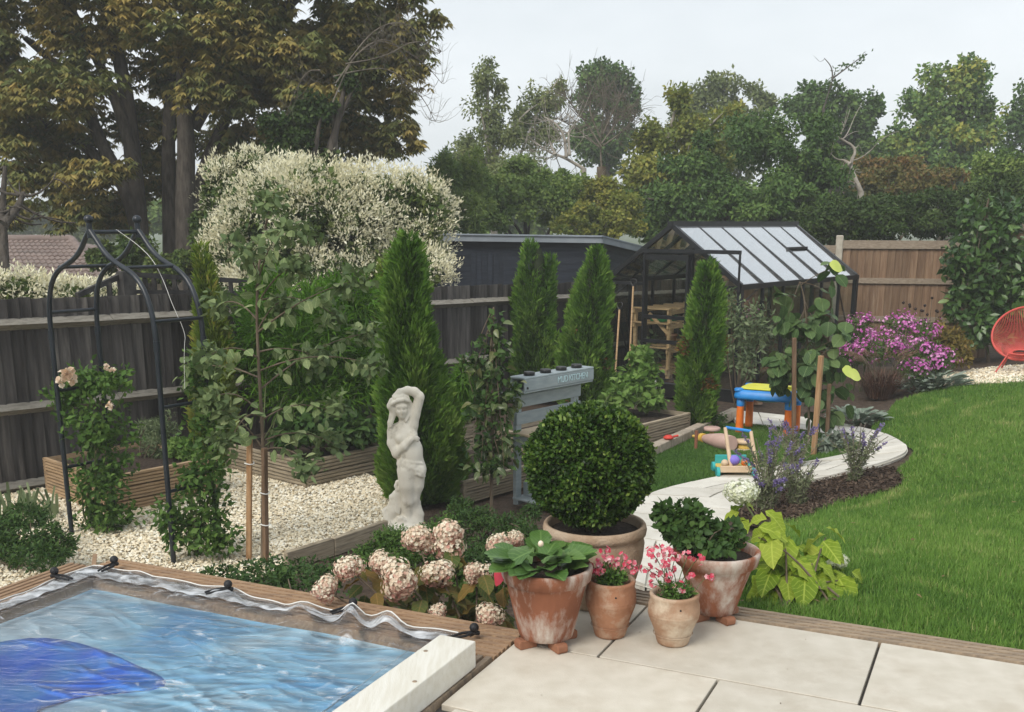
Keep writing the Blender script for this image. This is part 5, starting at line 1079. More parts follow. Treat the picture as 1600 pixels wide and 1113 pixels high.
for i, (px, py, r) in enumerate(((104, 583, .055), (95, 596, .045), (112, 592, .05), (171, 634, .035), (165, 573, .03), (176, 578, .025))): blossom(t, at(px, py, 7.25), r, 'rose_bloom', 30, 400+i)
t = shrub('climbing_vine', 'young leafy climber on the right legs of the rose arch', arch_pt(.60, .2, -.66), [tuple(arch_pt(.64, .2, -.40))+(.28, .2, .26), tuple(arch_pt(.66, .25, -.1))+(.22, .16, .2), tuple(arch_pt(.66, .30, .22))+(.20, .14, .3), tuple(arch_pt(.60, .34, .55))+(.15, .1, .25), tuple(arch_pt(.55, .02, -.35))+(.12, .1, .30), tuple(arch_pt(.8, .2, -.5))+(.22, .16, .14)], 2300, .055, .03, 'rose_leaf', 'climber', 59, clump=.4, shell=.15, stems=10, smat='stem_green', k=20)
# low planting
shrub('spreading_juniper', 'spreading dark green juniper at the left edge behind the deck', G(30, 890), [Bl(30, 835, 60, 40, 6.7), Bl(85, 850, 35, 30, 6.6), Bl(-30, 840, 50, 45, 6.8), Bl(40, 805, 40, 20, 7.0), Bl(60, 870, 50, 18, 6.4)], 6500, .042, .014, 'deep_leaf', 'shrub', 60, clump=.3, k=30, shell=.7, stems=6)
def irises():
    g = G(40, 800); rg = rgen(61); t = thing('iris_clump', g, 'sword-leaved iris clump at the foot of the left fence', 'plant')
    n = 46; x = rg.uniform(-15, 85, n); P = np.array([[at(px, 800, 7.9)[0], 7.9+rg.normal()*.12, -.66] for px in x]); D = rg.normal(size=(n, 3))*[.3, .1, .05]+[0, 0, 1]
    leaves('blade', P, D, rg.normal(size=(n, 3))*[.3, 1, .1], .20+.22*rg.random(n), .026, rg.random(n), 'herb_grey', t, 'c')
irises()
bg_ = [(340, 905, 50, 22, 5.3), (400, 905, 60, 24, 5.2), (470, 905, 50, 26, 5.1), (440, 890, 70, 20, 5.6), (530, 890, 40, 26, 5.2)]
shrub('cotoneaster', 'low dark green ground shrub along the back pool edge', UV(-3.0, 3.95, -.66), [Bl(x, y, rx, ry, Y) for x, y, rx, ry, Y in bg_]+[tuple(UV(-3.2, 3.95, -.40))+(.3, .25, .22), tuple(UV(-2.7, 3.95, -.36))+(.3, .25, .24), tuple(UV(-2.3, 3.95, -.3))+(.25, .2, .24)], 8500, .026, .017, 'deep_leaf', 'shrub', 62, clump=.3, k=30, shell=.6, stems=8, up=.6)
shrub('lonicera', 'fine-leaved green shrub sprawling at the statue foot', G(650, 850), [Bl(610, 845, 45, 30, 6.5), Bl(665, 835, 35, 26, 6.7), Bl(575, 860, 25, 16, 6.5), Bl(640, 865, 40, 22, 6.2), Bl(690, 860, 30, 20, 6.1), Bl(590, 880, 40, 16, 5.7), Bl(700, 815, 22, 22, 7.0)], 6500, .032, .010, 'rose_leaf', 'shrub', 63, clump=.35, shell=.3, stems=14, k=22)
shrub('lonicera.001', 'fine-leaved green shrub below the column pear tree', G(760, 840), [Bl(740, 815, 45, 26, 7.1), Bl(790, 820, 35, 26, 6.9), Bl(720, 790, 22, 22, 7.3), Bl(770, 850, 50, 25, 6.3), Bl(820, 835, 30, 25, 6.5), Bl(700, 850, 35, 22, 6.3), Bl(740, 870, 50, 20, 5.9), Bl(800, 865, 40, 22, 5.9), Bl(830, 800, 20, 20, 7.4)], 9000, .032, .010, 'deep_leaf', 'shrub', 64, clump=.35, shell=.3, stems=14, k=22)
shrub('euonymus', 'yellow and green variegated plant behind the pink hydrangea', UV(-1.55, 4.0, -.3), [Bl(745, 935, 40, 30, 4.75), Bl(720, 915, 25, 22, 4.9), Bl(775, 920, 22, 25, 4.8)], 1500, .05, .022, 'veg_leaf', 'plant', 65, stems=5, smat='stem_green')
# borders on the right
def asters(label, base, blobs, nl, nf, seed):
    rg = rgen(seed); t = thing('aster_clump', base, label, 'flowers', 'pink asters by the brown fence')
    foliage('foliage', rg, blobs, nl, .055, .014, 'aster_leaf', t, .35, 16, .3, .2, 0)
    P, O, cv = cloud(rg, blobs, nf, .34, 20, .80); k = (O[:, 2] > -.1); P, O, cv = P[k]+O[k]*.03, O[k], cv[k]; n = len(P); m = 5
    az = np.tile(np.linspace(0, 6.283, m+1)[:-1], n); X = unit(np.cross(O, [.1, .3, .9])); Yv = np.cross(O, X); X = np.repeat(X, m, 0); Yv = np.repeat(Yv, m, 0)
    D = X*np.cos(az)[:, None]+Yv*np.sin(az)[:, None]+np.repeat(O, m, 0)*.3
    leaves('blossom', np.repeat(P, m, 0), D, np.repeat(O, m, 0), .021, .020, np.repeat(cv*.5+.5*rg.random(n), m), 'aster_bloom', t, 'f')
    for _ in range(10):
        b = blobs[rg.integers(len(blobs))]; e = np.array(b[:3])+rdir(rg, 1)[0]*np.array(b[3:6])*.5; MB().tube(curve(np.array(base)+rg.normal(size=3)*[.12, .1, 0], e, (0, 0, 0), 4), .005, 5, False).build('stalk', 'stem_green', t)
g0 = lambda px, py, Y: (at(px, py, Y)[0], Y, float(hgt(at(px, py, Y)[0], Y)))
asters('pink aster clump closest to the greenhouse corner', g0(1345, 560, 14.3), [Bl(1345, 520, 25, 32, 14.3), Bl(1358, 550, 30, 28, 14.0), Bl(1330, 555, 18, 25, 14.2)], 1900, 950, 70)
asters('pink aster clump in the middle of the flower border', g0(1410, 560, 14.4), [Bl(1405, 510, 32, 24, 14.6), Bl(1440, 520, 30, 24, 14.5), Bl(1385, 545, 30, 28, 14.2), Bl(1425, 555, 35, 28, 14.1)], 2800, 1300, 71)
asters('low pink aster clump between silver leaves and gravel circle', g0(1465, 580, 14.0), [Bl(1450, 560, 30, 26, 14.0), Bl(1475, 565, 22, 22, 13.9), Bl(1430, 580, 26, 18, 13.7)], 1900, 760, 72)
shrub('amber_shrub', 'straw yellow and green shrub between asters and laurel', g0(1485, 560, 14.8), [Bl(1480, 530, 26, 40, 14.8), Bl(1500, 545, 20, 32, 14.7), Bl(1465, 545, 22, 28, 14.8)], 1800, .09, .035, 'tan_leaf', 'shrub', 73, stems=6)
pm('seed_head', (.02, .012, .012), (.04, .025, .02), 30, .9)
sd = thing('dried_coneflowers', g0(1425, 540, 15.0), 'dark dried coneflower heads standing above the asters', 'flowers'); rg = rgen(74)
for i in range(22):
    px, py = rg.uniform(1405, 1470), rg.uniform(465, 505); p = at(px, py, 15.0); MB().tube([(p[0], 15., float(hgt(p[0], 15.))), p], .005, 5, False).build('stalk', 'bark_brown', sd); MB().ball(p, (.022, .022, .02), 8, 6).build('seed_head', 'seed_head', sd)
def fountain():
    g = G(1375, 622); rg = rgen(75); t = thing('fountain_grass', g, 'brown fountain grass with arching plumes beside silver leaves', 'ornamental grass')
    n = 620; a = rg.random(n)*6.283; sp_ = .15+.75*rg.random(n); D = np.stack([np.cos(a)*sp_, np.sin(a)*sp_, np.ones(n)], 1); P = g+np.stack([np.cos(a)*.17*rg.random(n), np.sin(a)*.17*rg.random(n), np.zeros(n)], 1)
    leaves('blades', P, D, np.stack([np.cos(a), np.sin(a), -.4*np.ones(n)], 1), .28+.28*rg.random(n), .008, rg.random(n), 'plume_dark', t, 'c')
    for i in range(26):
        a = rg.random()*6.283; r = .25+.25*rg.random(); e = g+np.array([math.cos(a)*r, math.sin(a)*r, .5+.12*rg.random()]); pts = curve(g, e, (0, 0, .16), 7)
        MB().tube(pts, .003, 4, False).build('stalk', 'bark_brown', t)
        m = 60; q = np.array(pts[4])+(np.array(pts[6])-np.array(pts[4]))*rg.random((m, 1)); leaves('plume', q, rdir(rg, m)*.6+unit(np.array(pts[6])-np.array(pts[4])), rdir(rg, m), .05, .006, rg.random(m), 'plume', t, 'f')
fountain()
def sage(label, px, py, hpx, wpx, seed, ns=34, lean=0):
    g = G(px, py); s = ppm(g); rg = rgen(seed); t = thing('russian_sage', g, label, 'flowers', 'lavender-blue sage plants along the path')
    H_, R = hpx/s, wpx/2/s; st = MB(); LP = []; LD = []; BP = []; BD = []
    for i in range(ns):
        a = rg.random()*6.283; r = R*math.sqrt(rg.random()); h = H_*(.55+.45*rg.random()); e = g+np.array([math.cos(a)*r+lean*h, math.sin(a)*r, h]); pts = curve(g+rg.normal(size=3)*[.03, .03, 0], e, (0, 0, .05), 7)
        st.tube(pts, [.003]*7, 4, False); A = np.array(pts)
        k = 44; f = rg.random(k)*4.6; j = f.astype(int); q = A[j]+(A[j+1]-A[j])*(f-j)[:, None]; LP.append(q); LD.append(rdir(rg, k)+[0, 0, .3])
        if rg.random() < .38:
            k = 46; f = 4.0+rg.random(k)*2; j = np.minimum(f.astype(int), 5); q = A[j]+(A[j+1]-A[j])*(f-j)[:, None]; BP.append(q); BD.append(rdir(rg, k)+[0, 0, .2])
    st.build('stalks', 'bark_mid', t)
    P, D = np.concatenate(LP), np.concatenate(LD); n = len(P); leaves('foliage', P, D, rdir(rg, n), .035+.025*rg.random(n), .011, rg.random(n), 'sage_leaf', t)
    P, D = np.concatenate(BP), np.concatenate(BD); n = len(P); leaves('blossom', P, D, rdir(rg, n), .018+.012*rg.random(n), .012, rg.random(n), 'sage_bloom', t)
sage('blue sage plant leaning over the toy walker', 1200, 775, 115, 120, 80, 30, -.1)
sage('blue sage plant at the foot of the staked tree', 1245, 735, 80, 110, 81, 22)
sage('blue sage plant nearest the path tip', 1335, 752, 95, 100, 82, 28)
sage('small blue sage seedling above the lime hydrangea', 1245, 790, 75, 70, 83, 26)
sage('pale blue sage plant right of the white hydrangea bloom', 1195, 800, 70, 60, 84, 26)
shrub('fern_patch', 'dusty small-leaved plants under the staked tree', G(1305, 705), [Bl(1310, 690, 22, 14, 10.4), Bl(1285, 700, 18, 10, 10.3)], 500, .07, .04, 'silver_leaf', 'plant', 85, stems=3, shape='o')
shrub('small_hebe', 'small green shrub at the base of the slim browned conifer', G(1118, 660), [Bl(1115, 650, 16, 14, 11.6), Bl(1128, 655, 10, 10, 11.5)], 500, .035, .015, 'deep_leaf', 'shrub', 86, stems=4)
# ------------------------------------------------------------------ plants whose leaves can be told apart
def lmesh(name, mat, prof, bend=.12, cup=.18, rows=6, wave=0):
    """one leaf, unit length along x, face up; prof gives half width at each row"""
    vs = []; n = len(prof)
    for i, hw in enumerate(prof):
        x = i/(n-1); z = -bend*x*x
        for s in (-1, 0, 1): vs.append((x, s*hw, z+abs(s)*cup*hw+(wave*math.sin(i*2.4)*s*hw if s else 0)))
    fs = []
    for i in range(n-1):
        a = i*3; fs += [(a, a+3, a+4, a+1), (a+1, a+4, a+5, a+2)]
    m = MB(); m.add(vs, fs, True); me = m.mesh(name); me.materials.append(MATS[mat]); return me
OVATE = [.0, .22, .30, .29, .20, .0]; ROUND = [.05, .36, .46, .44, .30, .0]; LANCE = [.02, .10, .15, .16, .11, .0]; TONGUE = [.05, .12, .19, .23, .20, .05]
def put(name, me, P, D, Nn, s, parent, sw=1):
    D = unit(D); Y = unit(np.cross(Nn, D)); Z = np.cross(D, Y)
    M = Matrix(((D[0]*s, Y[0]*s*sw, Z[0]*s, P[0]), (D[1]*s, Y[1]*s*sw, Z[1]*s, P[1]), (D[2]*s, Y[2]*s*sw, Z[2]*s, P[2]), (0, 0, 0, 1)))
    return inst(name, me, M, parent)
leafmat('quince_o', [(.094, .142, .058), (.144, .208, .077), (.220, .289, .122), (.337, .380, .179)], 'o', trans=.25)
leafmat('quince_v', [(.071, .114, .044), (.130, .185, .073), (.221, .280, .118)], 'v', trans=.25)
leafmat('pear_o', [(.031, .058, .019), (.056, .096, .028), (.106, .145, .048), (.211, .207, .085)], 'o', trans=.2, rough=.35, spec=.5)
leafmat('round_o', [(.031, .069, .024), (.056, .107, .034), (.098, .159, .053), (.154, .214, .080)], 'o', trans=.2, rough=.5)
leafmat('laurel_o', [(.031, .076, .017), (.063, .138, .028), (.120, .207, .048), (.211, .276, .107)], 'o', trans=.2, rough=.35, spec=.5)
leafmat('laurel_v', [(.025, .061, .015), (.056, .124, .025), (.112, .193, .048)], 'v', trans=.2, rough=.35, spec=.5)
leafmat('silver_o', [(.12, .17, .11), (.20, .25, .19), (.30, .34, .28)], 'o', trans=.15, rough=.85)
leafmat('lime_o', [(.108, .201, .015), (.205, .307, .025), (.324, .424, .045), (.432, .488, .082)], 'o', trans=.35)
leafmat('hyd_o', [(.050, .076, .021), (.084, .124, .032), (.154, .124, .032), (.239, .138, .038)], 'o', trans=.25)
leafmat('berg_o', [(.050, .118, .024), (.084, .173, .038), (.140, .234, .059)], 'o', trans=.2, rough=.35, spec=.5)
pm('red_leaf', (.36, .02, .04), (.5, .05, .07), 9, .5)
pm('lime_leaf', (.42, .50, .10), (.5, .55, .14), 9, .5)
def branch_tree(name, label, g, Y, stem, branches, me, nleaf, s0, s1, seed, bark='bark_brown', r=.017, cat='tree', droop=.35):
    rg = rgen(seed); t = thing(name, g, label, cat)
    sp_ = smoothpoly([np.array(g)-[0, 0, .05]]+[at(x, y, Y) for x, y in stem], 2)
    MB().tube(sp_, list(np.linspace(r, r*.3, len(sp_))), 8).build('stem', bark, t)
    paths = [sp_[len(sp_)//2:]]
    for (x0, y0, x1, y1) in branches:
        dy = rg.normal()*.28; a = at(x0, y0, Y); b = at(x1, y1, Y+dy); pts = smoothpoly(curve(a, b, (0, 0, .03+.05*rg.random()), 5), 1)
        MB().tube(pts, list(np.linspace(r*.4, r*.12, len(pts))), 6).build('branch', bark, t); paths.append(pts)
    ln = np.array([sum(np.linalg.norm(np.array(p[i+1])-p[i]) for i in range(len(p)-1)) for p in paths]); ln[0] *= .6
    for p, c in zip(paths, np.maximum((nleaf*ln/ln.sum()).astype(int), 4)):
        p = np.array(p)
        for k in range(c):
            f = (.18+.82*(k+rg.random())/c)*(len(p)-1.001); j = int(f); q = p[j]+(p[j+1]-p[j])*(f-j); ax = unit(p[j+1]-p[j]); o = unit(rg.normal(size=3)); o = unit(o-ax*(o@ax)*.6)
            D = o*.9+ax*.35+np.array([0, 0, -droop-.3*rg.random()]); Nn = np.array([0, 0, 1.])+rg.normal(size=3)*.5
            put('leaf', me, q+o*.02, D, Nn, s0+(s1-s0)*rg.random(), t, .85+.3*rg.random())
    foliage('small_leaves', rg, [tuple(np.array(p[-1]))+(.17, .17, .13) for p in paths], 1500, .060, .038, 'quince_v', t, .5, 5, .0, shape='o')
    return t
q_me = lmesh('leaf', 'quince_o', [.0, .24, .33, .32, .22, .0], .2, .2)
branch_tree('quince_tree', 'young staked fruit tree with grey-green oval leaves in the gravel', G(410, 880), 6.83, ((411, 800), (412, 700), (405, 590), (400, 470), (408, 380), (425, 315)),
    ((408, 690, 525, 695), (410, 700, 345, 640), (405, 610, 575, 520), (404, 560, 322, 560), (402, 520, 548, 440), (402, 500, 338, 480), (400, 480, 465, 415), (402, 640, 328, 625), (405, 660, 510, 640), (400, 450, 440, 360), (408, 705, 480, 722), (402, 430, 380, 395), (404, 590, 300, 575), (404, 550, 500, 560), (402, 470, 520, 490), (406, 650, 360, 690), (404, 580, 585, 570), (401, 520, 440, 470)), q_me, 297, .062, .095, 500)
pm('stake_dark', (.14, .085, .05), (.21, .135, .085), 6, .8, .25, 30, stretch=(8, 8, 1))
def stake(label, x0, y0, x1, y1, Y, th=.032, ties=(), mat='stake_wood'):
    a = np.array(G(x1, y1)); b = at(x0, y0, a[1]+Y); t = thing('tree_stake', a, label, 'stake', 'wooden tree stakes')
    MB().bar(a-[0, 0, .06], b, th, th).build('post', mat, t, bevel=.004)
    for y in ties:
        c = a+(b-a)*y; MB().tube([c+np.array([math.cos(k)*.032, math.sin(k)*.032, .004*math.sin(2*k)]) for k in np.linspace(0, 6.283, 11)], .004, 6, False).build('tie', 'white_cord', t)
stake('darker brown square stake right of the young fruit tree stem', 413, 700, 415, 882, 0, .034, (.35, .62), 'stake_dark')
stake('orange-brown square stake beside the young fruit tree in the gravel', 390, 685, 388, 876, 0, .035, (.80,))
pear_me = lmesh('leaf', 'pear_o', [.0, .22, .29, .26, .17, .0], .35, .45)
def cloud_tree(name, label, g, stem, blobs, me, n, s0, s1, seed, Y, r=.016, cat='tree', droop=.5, clump=.36, shell=.3, extra=None, k=18):
    rg = rgen(seed); t = thing(name, g, label, cat)
    sp_ = smoothpoly([np.array(g)-[0, 0, .05]]+[at(x, y, Y) for x, y in stem], 2); MB().tube(sp_, list(np.linspace(r, r*.3, len(sp_))), 8).build('stem', 'bark_brown', t)
    for b in blobs:
        for _ in range(2):
            e = np.array(b[:3])+rdir(rg, 1)[0]*np.array(b[3:6])*.7; a = sp_[rg.integers(len(sp_)//3, len(sp_))]; MB().tube(curve(a, e, (0, 0, .02), 5), list(np.linspace(r*.35, r*.12, 5)), 5, False).build('branch', 'bark_brown', t)
    P, O, cv = cloud(rg, blobs, n, clump, k, shell)
    for p, o in zip(P, O):
        put('leaf', me, p, unit(o)*.8+rg.normal(size=3)*.4-[0, 0, droop], unit(o)*.6+[0, 0, .6]+rg.normal(size=3)*.35, s0+(s1-s0)*rg.random(), t, .85+.3*rg.random())
    if extra: foliage('small_leaves', rg, blobs, extra[0], extra[1], extra[1]*.6, extra[2], t, clump, k, shell)
    return t
cloud_tree('pear_tree', 'slim column pear tree with curled dark glossy leaves', G(768, 808), ((768, 740), (770, 640), (768, 560), (772, 480)),
    [Bl(768, 700, 48, 40, 8.04), Bl(770, 640, 45, 45, 8.04), Bl(762, 590, 40, 40, 8.04), Bl(772, 545, 28, 30, 8.04), Bl(775, 510, 16, 26, 8.04), Bl(735, 560, 20, 20, 8.0), Bl(800, 620, 22, 30, 8.1), Bl(760, 730, 40, 16, 7.9)], pear_me, 298, .06, .10, 510, 8.04, extra=(900, .06, 'deep_leaf'))
rd_me = lmesh('leaf', 'round_o', [.10, .40, .48, .46, .32, .0], .25, .12)
t = cloud_tree('katsura_tree', 'young tree with large round dark leaves tied to stakes', G(1264, 697), ((1264, 620), (1262, 540), (1258, 470), (1250, 440)),
    [Bl(1260, 560, 55, 55, 10.78), Bl(1225, 560, 32, 40, 10.82), Bl(1300, 560, 30, 40, 10.75), Bl(1285, 605, 40, 40, 10.75), Bl(1222, 590, 22, 25, 10.82), Bl(1290, 640, 28, 26, 10.75), Bl(1220, 480, 22, 45, 10.82), Bl(1290, 480, 22, 40, 10.75), Bl(1255, 510, 40, 30, 10.82), Bl(1300, 430, 12, 22, 10.75), Bl(1318, 520, 18, 20, 10.65)], rd_me, 285, .095, .165, 520, 10.78, droop=.7, clump=.42)
yl = lmesh('leaf', 'lime_leaf', [.10, .40, .48, .46, .32, .0], .25, .12)
for px, py in ((1296, 413), (1325, 583), (1316, 578)): put('leaf', yl, at(px, py, 10.2), np.array([.8, 0, -.2]), np.array([0, -.6, .6]), .15, t)
stake('dark brown square stake in front of the round-leaved tree', 1241, 528, 1241, 700, 0, .04, (), 'stake_dark')
stake('round tan stake leaning left of the round-leaved tree stem', 1283, 556, 1271, 712, 0, .045)
stake('short brown stake on the path side of the round-leaved tree', 1296, 600, 1292, 698, 0, .035, (), 'stake_dark')
lau_me = lmesh('leaf', 'laurel_o', [.02, .14, .19, .19, .14, .0], .15, .25)
cloud_tree('laurel_shrub', 'tall glossy laurel shrub behind the coral chair', g0(1545, 560, 16.0), ((1540, 500), (1545, 420), (1540, 340), (1545, 310)),
    [Bl(1535, 500, 60, 55, 15.9), Bl(1540, 430, 60, 50, 16.0), Bl(1555, 370, 50, 45, 16.1), Bl(1510, 400, 40, 45, 15.9), Bl(1580, 330, 35, 28, 16.1), Bl(1520, 330, 25, 28, 16.0), Bl(1590, 420, 50, 55, 16.1), Bl(1585, 490, 50, 55, 16.0), Bl(1500, 470, 30, 40, 15.9), Bl(1630, 440, 45, 90, 16.1)], lau_me, 297, .11, .17, 530, 16.0, r=.03, cat='shrub', droop=.1, extra=(4200, .13, 'laurel_v'), shell=.5)
sil_me = lmesh('leaf', 'silver_o', TONGUE, .3, .2)
def rosette(name, label, g, R, H_, n, me, s0, s1, seed, cat='plant', group=None, flat=.5):
    rg = rgen(seed); t = thing(name, g, label, cat, group)
    for i in range(n):
        a = rg.random()*6.283; r = R*math.sqrt(rg.random())*.75; up_ = flat+.7*(1-r/R)*rg.random(); P = np.array(g)+[math.cos(a)*r, math.sin(a)*r, H_*rg.random()*(1-.5*r/R)]
        put('leaf', me, P, np.array([math.cos(a+rg.normal()*.4), math.sin(a+rg.normal()*.4), up_]), np.array([-math.cos(a)*up_*.6, -math.sin(a)*up_*.6, 1])+rg.normal(size=3)*.25, s0+(s1-s0)*rg.random(), t, .85+.3*rg.random())
    return t
rosette('lambs_ear', 'silvery lambs-ear clump at the bend of the path', G(1338, 662), .34, .16, 150, sil_me, .09, .17, 540, group='silver-leaved clumps along the lawn')
rosette('lambs_ear.001', 'wide silvery lambs-ear clump in front of the pink asters', G(1465, 606), .44, .20, 190, sil_me, .09, .18, 541, group='silver-leaved clumps along the lawn')
rosette('lambs_ear.002', 'smaller silvery lambs-ear clump right of the fountain grass', G(1425, 612), .28, .14, 100, sil_me, .09, .15, 542, group='silver-leaved clumps along the lawn')
# hydrangeas
leafmat('pink_floret', [(.60, .29, .24), (.73, .50, .39), (.83, .70, .54), (.88, .82, .67)], trans=.25, rough=.8)
leafmat('white_floret', [(.66, .70, .42), (.80, .82, .62), (.86, .87, .76)], trans=.25, rough=.8)
def head(parent, c, r, mat, seed, n=420, sq=1.0):
    rg = rgen(seed); sub_ = rdir(rg, 5)*[.5, .5, .42]*(0 if sq < 1 else 1); rs = .62+.22*rg.random(5)*(1 if sq == 1 else 0)+(.38 if sq < 1 else 0); js = rg.integers(0, 5, n); O = rdir(rg, n); O[:, 1] -= .25; O = unit(O); P = np.array(c)+sub_[js]*r+O*np.array([1, 1, sq])*(r*rs[js])[:, None]*(.70+.34*rg.random((n, 1)))*(1+.07*np.sin(O[:, :1]*9)*np.sin(O[:, 2:]*8))
    X = unit(np.cross(O, [.2, .3, .9])); Yv = np.cross(O, X); m = 4; az = np.tile(np.arange(4)*1.5708, n)+np.repeat(rg.random(n)*6.28, m)
    D = np.repeat(X, m, 0)*np.cos(az)[:, None]+np.repeat(Yv, m, 0)*np.sin(az)[:, None]+np.repeat(O, m, 0)*.25
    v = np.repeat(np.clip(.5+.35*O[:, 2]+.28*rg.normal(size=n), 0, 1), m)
    s = r*.125
    return leaves('flower_head', np.repeat(P, m, 0), D, np.repeat(O, m, 0)+rg.normal(size=(n*m, 3))*.2, s*(.8+.4*rg.random(n*m)), s*1.05, v, mat, parent, 'f')
def hydrangea():
    g = UV(-1.98, 3.92, -.62); t = thing('pink_hydrangea', g, 'fading pink and cream hydrangea leaning over the pool deck', 'hydrangea'); rg = rgen(550)
    me = lmesh('leaf', 'hyd_o', OVATE, .3, .2, wave=.25)
    heads = ((655, 850, 34, 4.75), (702, 846, 37, 4.7), (630, 902, 42, 4.35), (682, 890, 34, 4.5), (548, 890, 27, 4.35), (508, 921, 26, 4.25), (785, 850, 27, 4.75), (745, 893, 25, 4.5), (685, 957, 18, 4.22), (763, 960, 27, 4.1), (598, 880, 24, 4.5), (808, 838, 20, 4.8))
    for i, (x, y, r, Y) in enumerate(heads):
        c = at(x, y, Y); head(t, c, r/ppm(c)*.80, 'pink_floret', 560+i, 620); b = g+rg.normal(size=3)*[.12, .08, 0]
        pts = smoothpoly(curve(b, c, (0, 0, .06), 5), 1); MB().tube(pts, list(np.linspace(.007, .004, len(pts))), 6).build('stem', 'bark_brown', t)
        for k in range(9):
            f = .35+.6*rg.random(); q = b+(c-b)*f+np.array([0, 0, .06*4*f*(1-f)]); a = rg.random()*6.283
            put('leaf', me, q, np.array([math.cos(a), math.sin(a), -.1-.5*rg.random()]), np.array([0, 0, 1])+rg.normal(size=3)*.4, .085+.05*rg.random(), t)
    for k in range(34):
        px, py = rg.uniform(545, 770), rg.uniform(880, 965); q = at(px, py, 4.45+.2*rg.random()); a = rg.random()*6.283
        put('leaf', me, q, np.array([math.cos(a), math.sin(a)-.3, -.6*rg.random()]), np.array([0, -.3, 1])+rg.normal(size=3)*.4, .08+.05*rg.random(), t)
hydrangea()
def lime_hydrangea():
    g = UV(-.72, 4.55, -.1); g[2] = hgt(g[0], g[1]); t = thing('lime_hydrangea', g, 'lime green broad-leaved hydrangea with white blooms beside the lawn', 'hydrangea'); rg = rgen(580)
    me = lmesh('leaf', 'lime_o', [.03, .20, .30, .34, .32, .26, .16, .0], .40, .30, wave=.25)
    tips = ((1185, 840), (1200, 870), (1225, 835), (1245, 870), (1260, 900), (1285, 870), (1300, 895), (1315, 920), (1235, 920), (1210, 930), (1180, 900), (1270, 935), (1330, 910), (1195, 815), (1290, 840))
    for i, (x, y) in enumerate(tips):
        e = at(x, y, 4.62+.35*rg.random()); pts = curve(g+rg.normal(size=3)*[.08, .06, 0], e, (0, 0, .05), 6); MB().tube(pts, list(np.linspace(.006, .003, 6)), 6).build('stem', 'bark_brown', t)
        for k in range(9):
            f = 1-.095*k; q = np.array(pts[0])+(np.array(e)-pts[0])*max(f, .2)+np.array([0, 0, .05*f]); a = k*2.4+rg.normal()*.4
            put('leaf', me, q, np.array([math.cos(a), math.sin(a)-.25, -.15-.55*rg.random()]), np.array([0, -.35, 1])+rg.normal(size=3)*.3, .105+.075*rg.random(), t)
    for i, (x, y, r, Y) in enumerate(((1158, 768, 27, 4.95), (1308, 876, 17, 4.95))):
        c = at(x, y, Y); head(t, c, r/ppm(c), 'white_floret', 590+i, 480, .7); pts = curve(g, c-np.array([0, 0, .03]), (0, .05, .03), 6); MB().tube(pts, .005, 6).build('stem', 'stem_green', t)
        for k in range(4): put('leaf', me, c-np.array([0, -.02, .05+.03*k]), np.array([math.cos(k*1.7), math.sin(k*1.7), -.3]), np.array([0, -.3, 1]), .09, t)
lime_hydrangea()
# ------------------------------------------------------------------ pots on the patio
pm('terracotta', (.20, .078, .042), (.32, .125, .068), 6, .85, .35, 60, c3=(.54, .48, .42), c3scale=8, c3lo=.45, c3hi=.64, stretch=(1, 1, .45), spec=.2)
pm('terracotta_pale', (.27, .125, .068), (.40, .20, .115), 7, .85, .3, 60, c3=(.56, .46, .35), c3scale=8, c3lo=.46, c3hi=.72, spec=.2)
pm('terracotta_tan', (.30, .175, .105), (.42, .27, .175), 9, .85, .3, 70, c3=(.60, .50, .38), c3scale=6, c3lo=.46, c3hi=.7, spec=.2)
pm('stoneware', (.36, .25, .165), (.46, .34, .24), 14, .9, .6, 90, c3=(.52, .43, .33), c3scale=4, c3lo=.5, c3hi=.75, spec=.2)
pm('brick_foot', (.24, .10, .055), (.32, .15, .085), 12, .85, .2, 50)
def pot(name, label, px, py, zb, prof, mat, feet=0, soil=.9):
    """prof: (radius, height) up the outside from the base; closed over the rim and down the inside"""
    c = onz(px, py, 0); t = thing(name, (c[0], c[1], 0), label, 'plant pot'); b = np.array([c[0], c[1], zb])
    rt, zt = prof[-1]; inner = [(rt-.004, zt+.006), (rt-.014, zt+.006), (rt-.022, zt-.004), (rt-.03, zt-.06), (prof[len(prof)//2][0]-.03, zt*.5)]
    o = MB().lathe(b, [(.001, 0), (prof[0][0]-.006, 0)]+list(prof)+inner, 56).build('body', mat, t)
    MB().lathe(b, [(.0005, zt-.035), (rt*.5, zt-.028), (rt-.026, zt-.032)], 36).build('compost', 'compost', t)
    for i in range(feet):
        a = math.radians((-150, -62, 28, 118)[i]); p = b+np.array([math.cos(a), math.sin(a), 0])*(prof[0][0]*.92); d = np.array([math.cos(a), math.sin(a), 0]); 
        pts = [(-.045, 0), (.03, 0), (.036, .008), (.036, zb-.004), (.028, zb+.004), (-.045, zb-.003)]; s_ = np.array([-d[1], d[0], 0])*.022
        vs = [np.array([p[0], p[1], 0])+d*x+s_*k+np.array([0, 0, z]) for k in (-1, 1) for x, z in pts]; n = 6
        MB().add(vs, [tuple(range(n-1, -1, -1)), tuple(range(n, 2*n))]+[(i_, (i_+1) % n, n+(i_+1) % n, n+i_) for i_ in range(n)]).build('pot_foot', 'brick_foot', t, bevel=.003)
    return t, b, zt
def zat(px, py, c): return at(px, py, c[1])[2]
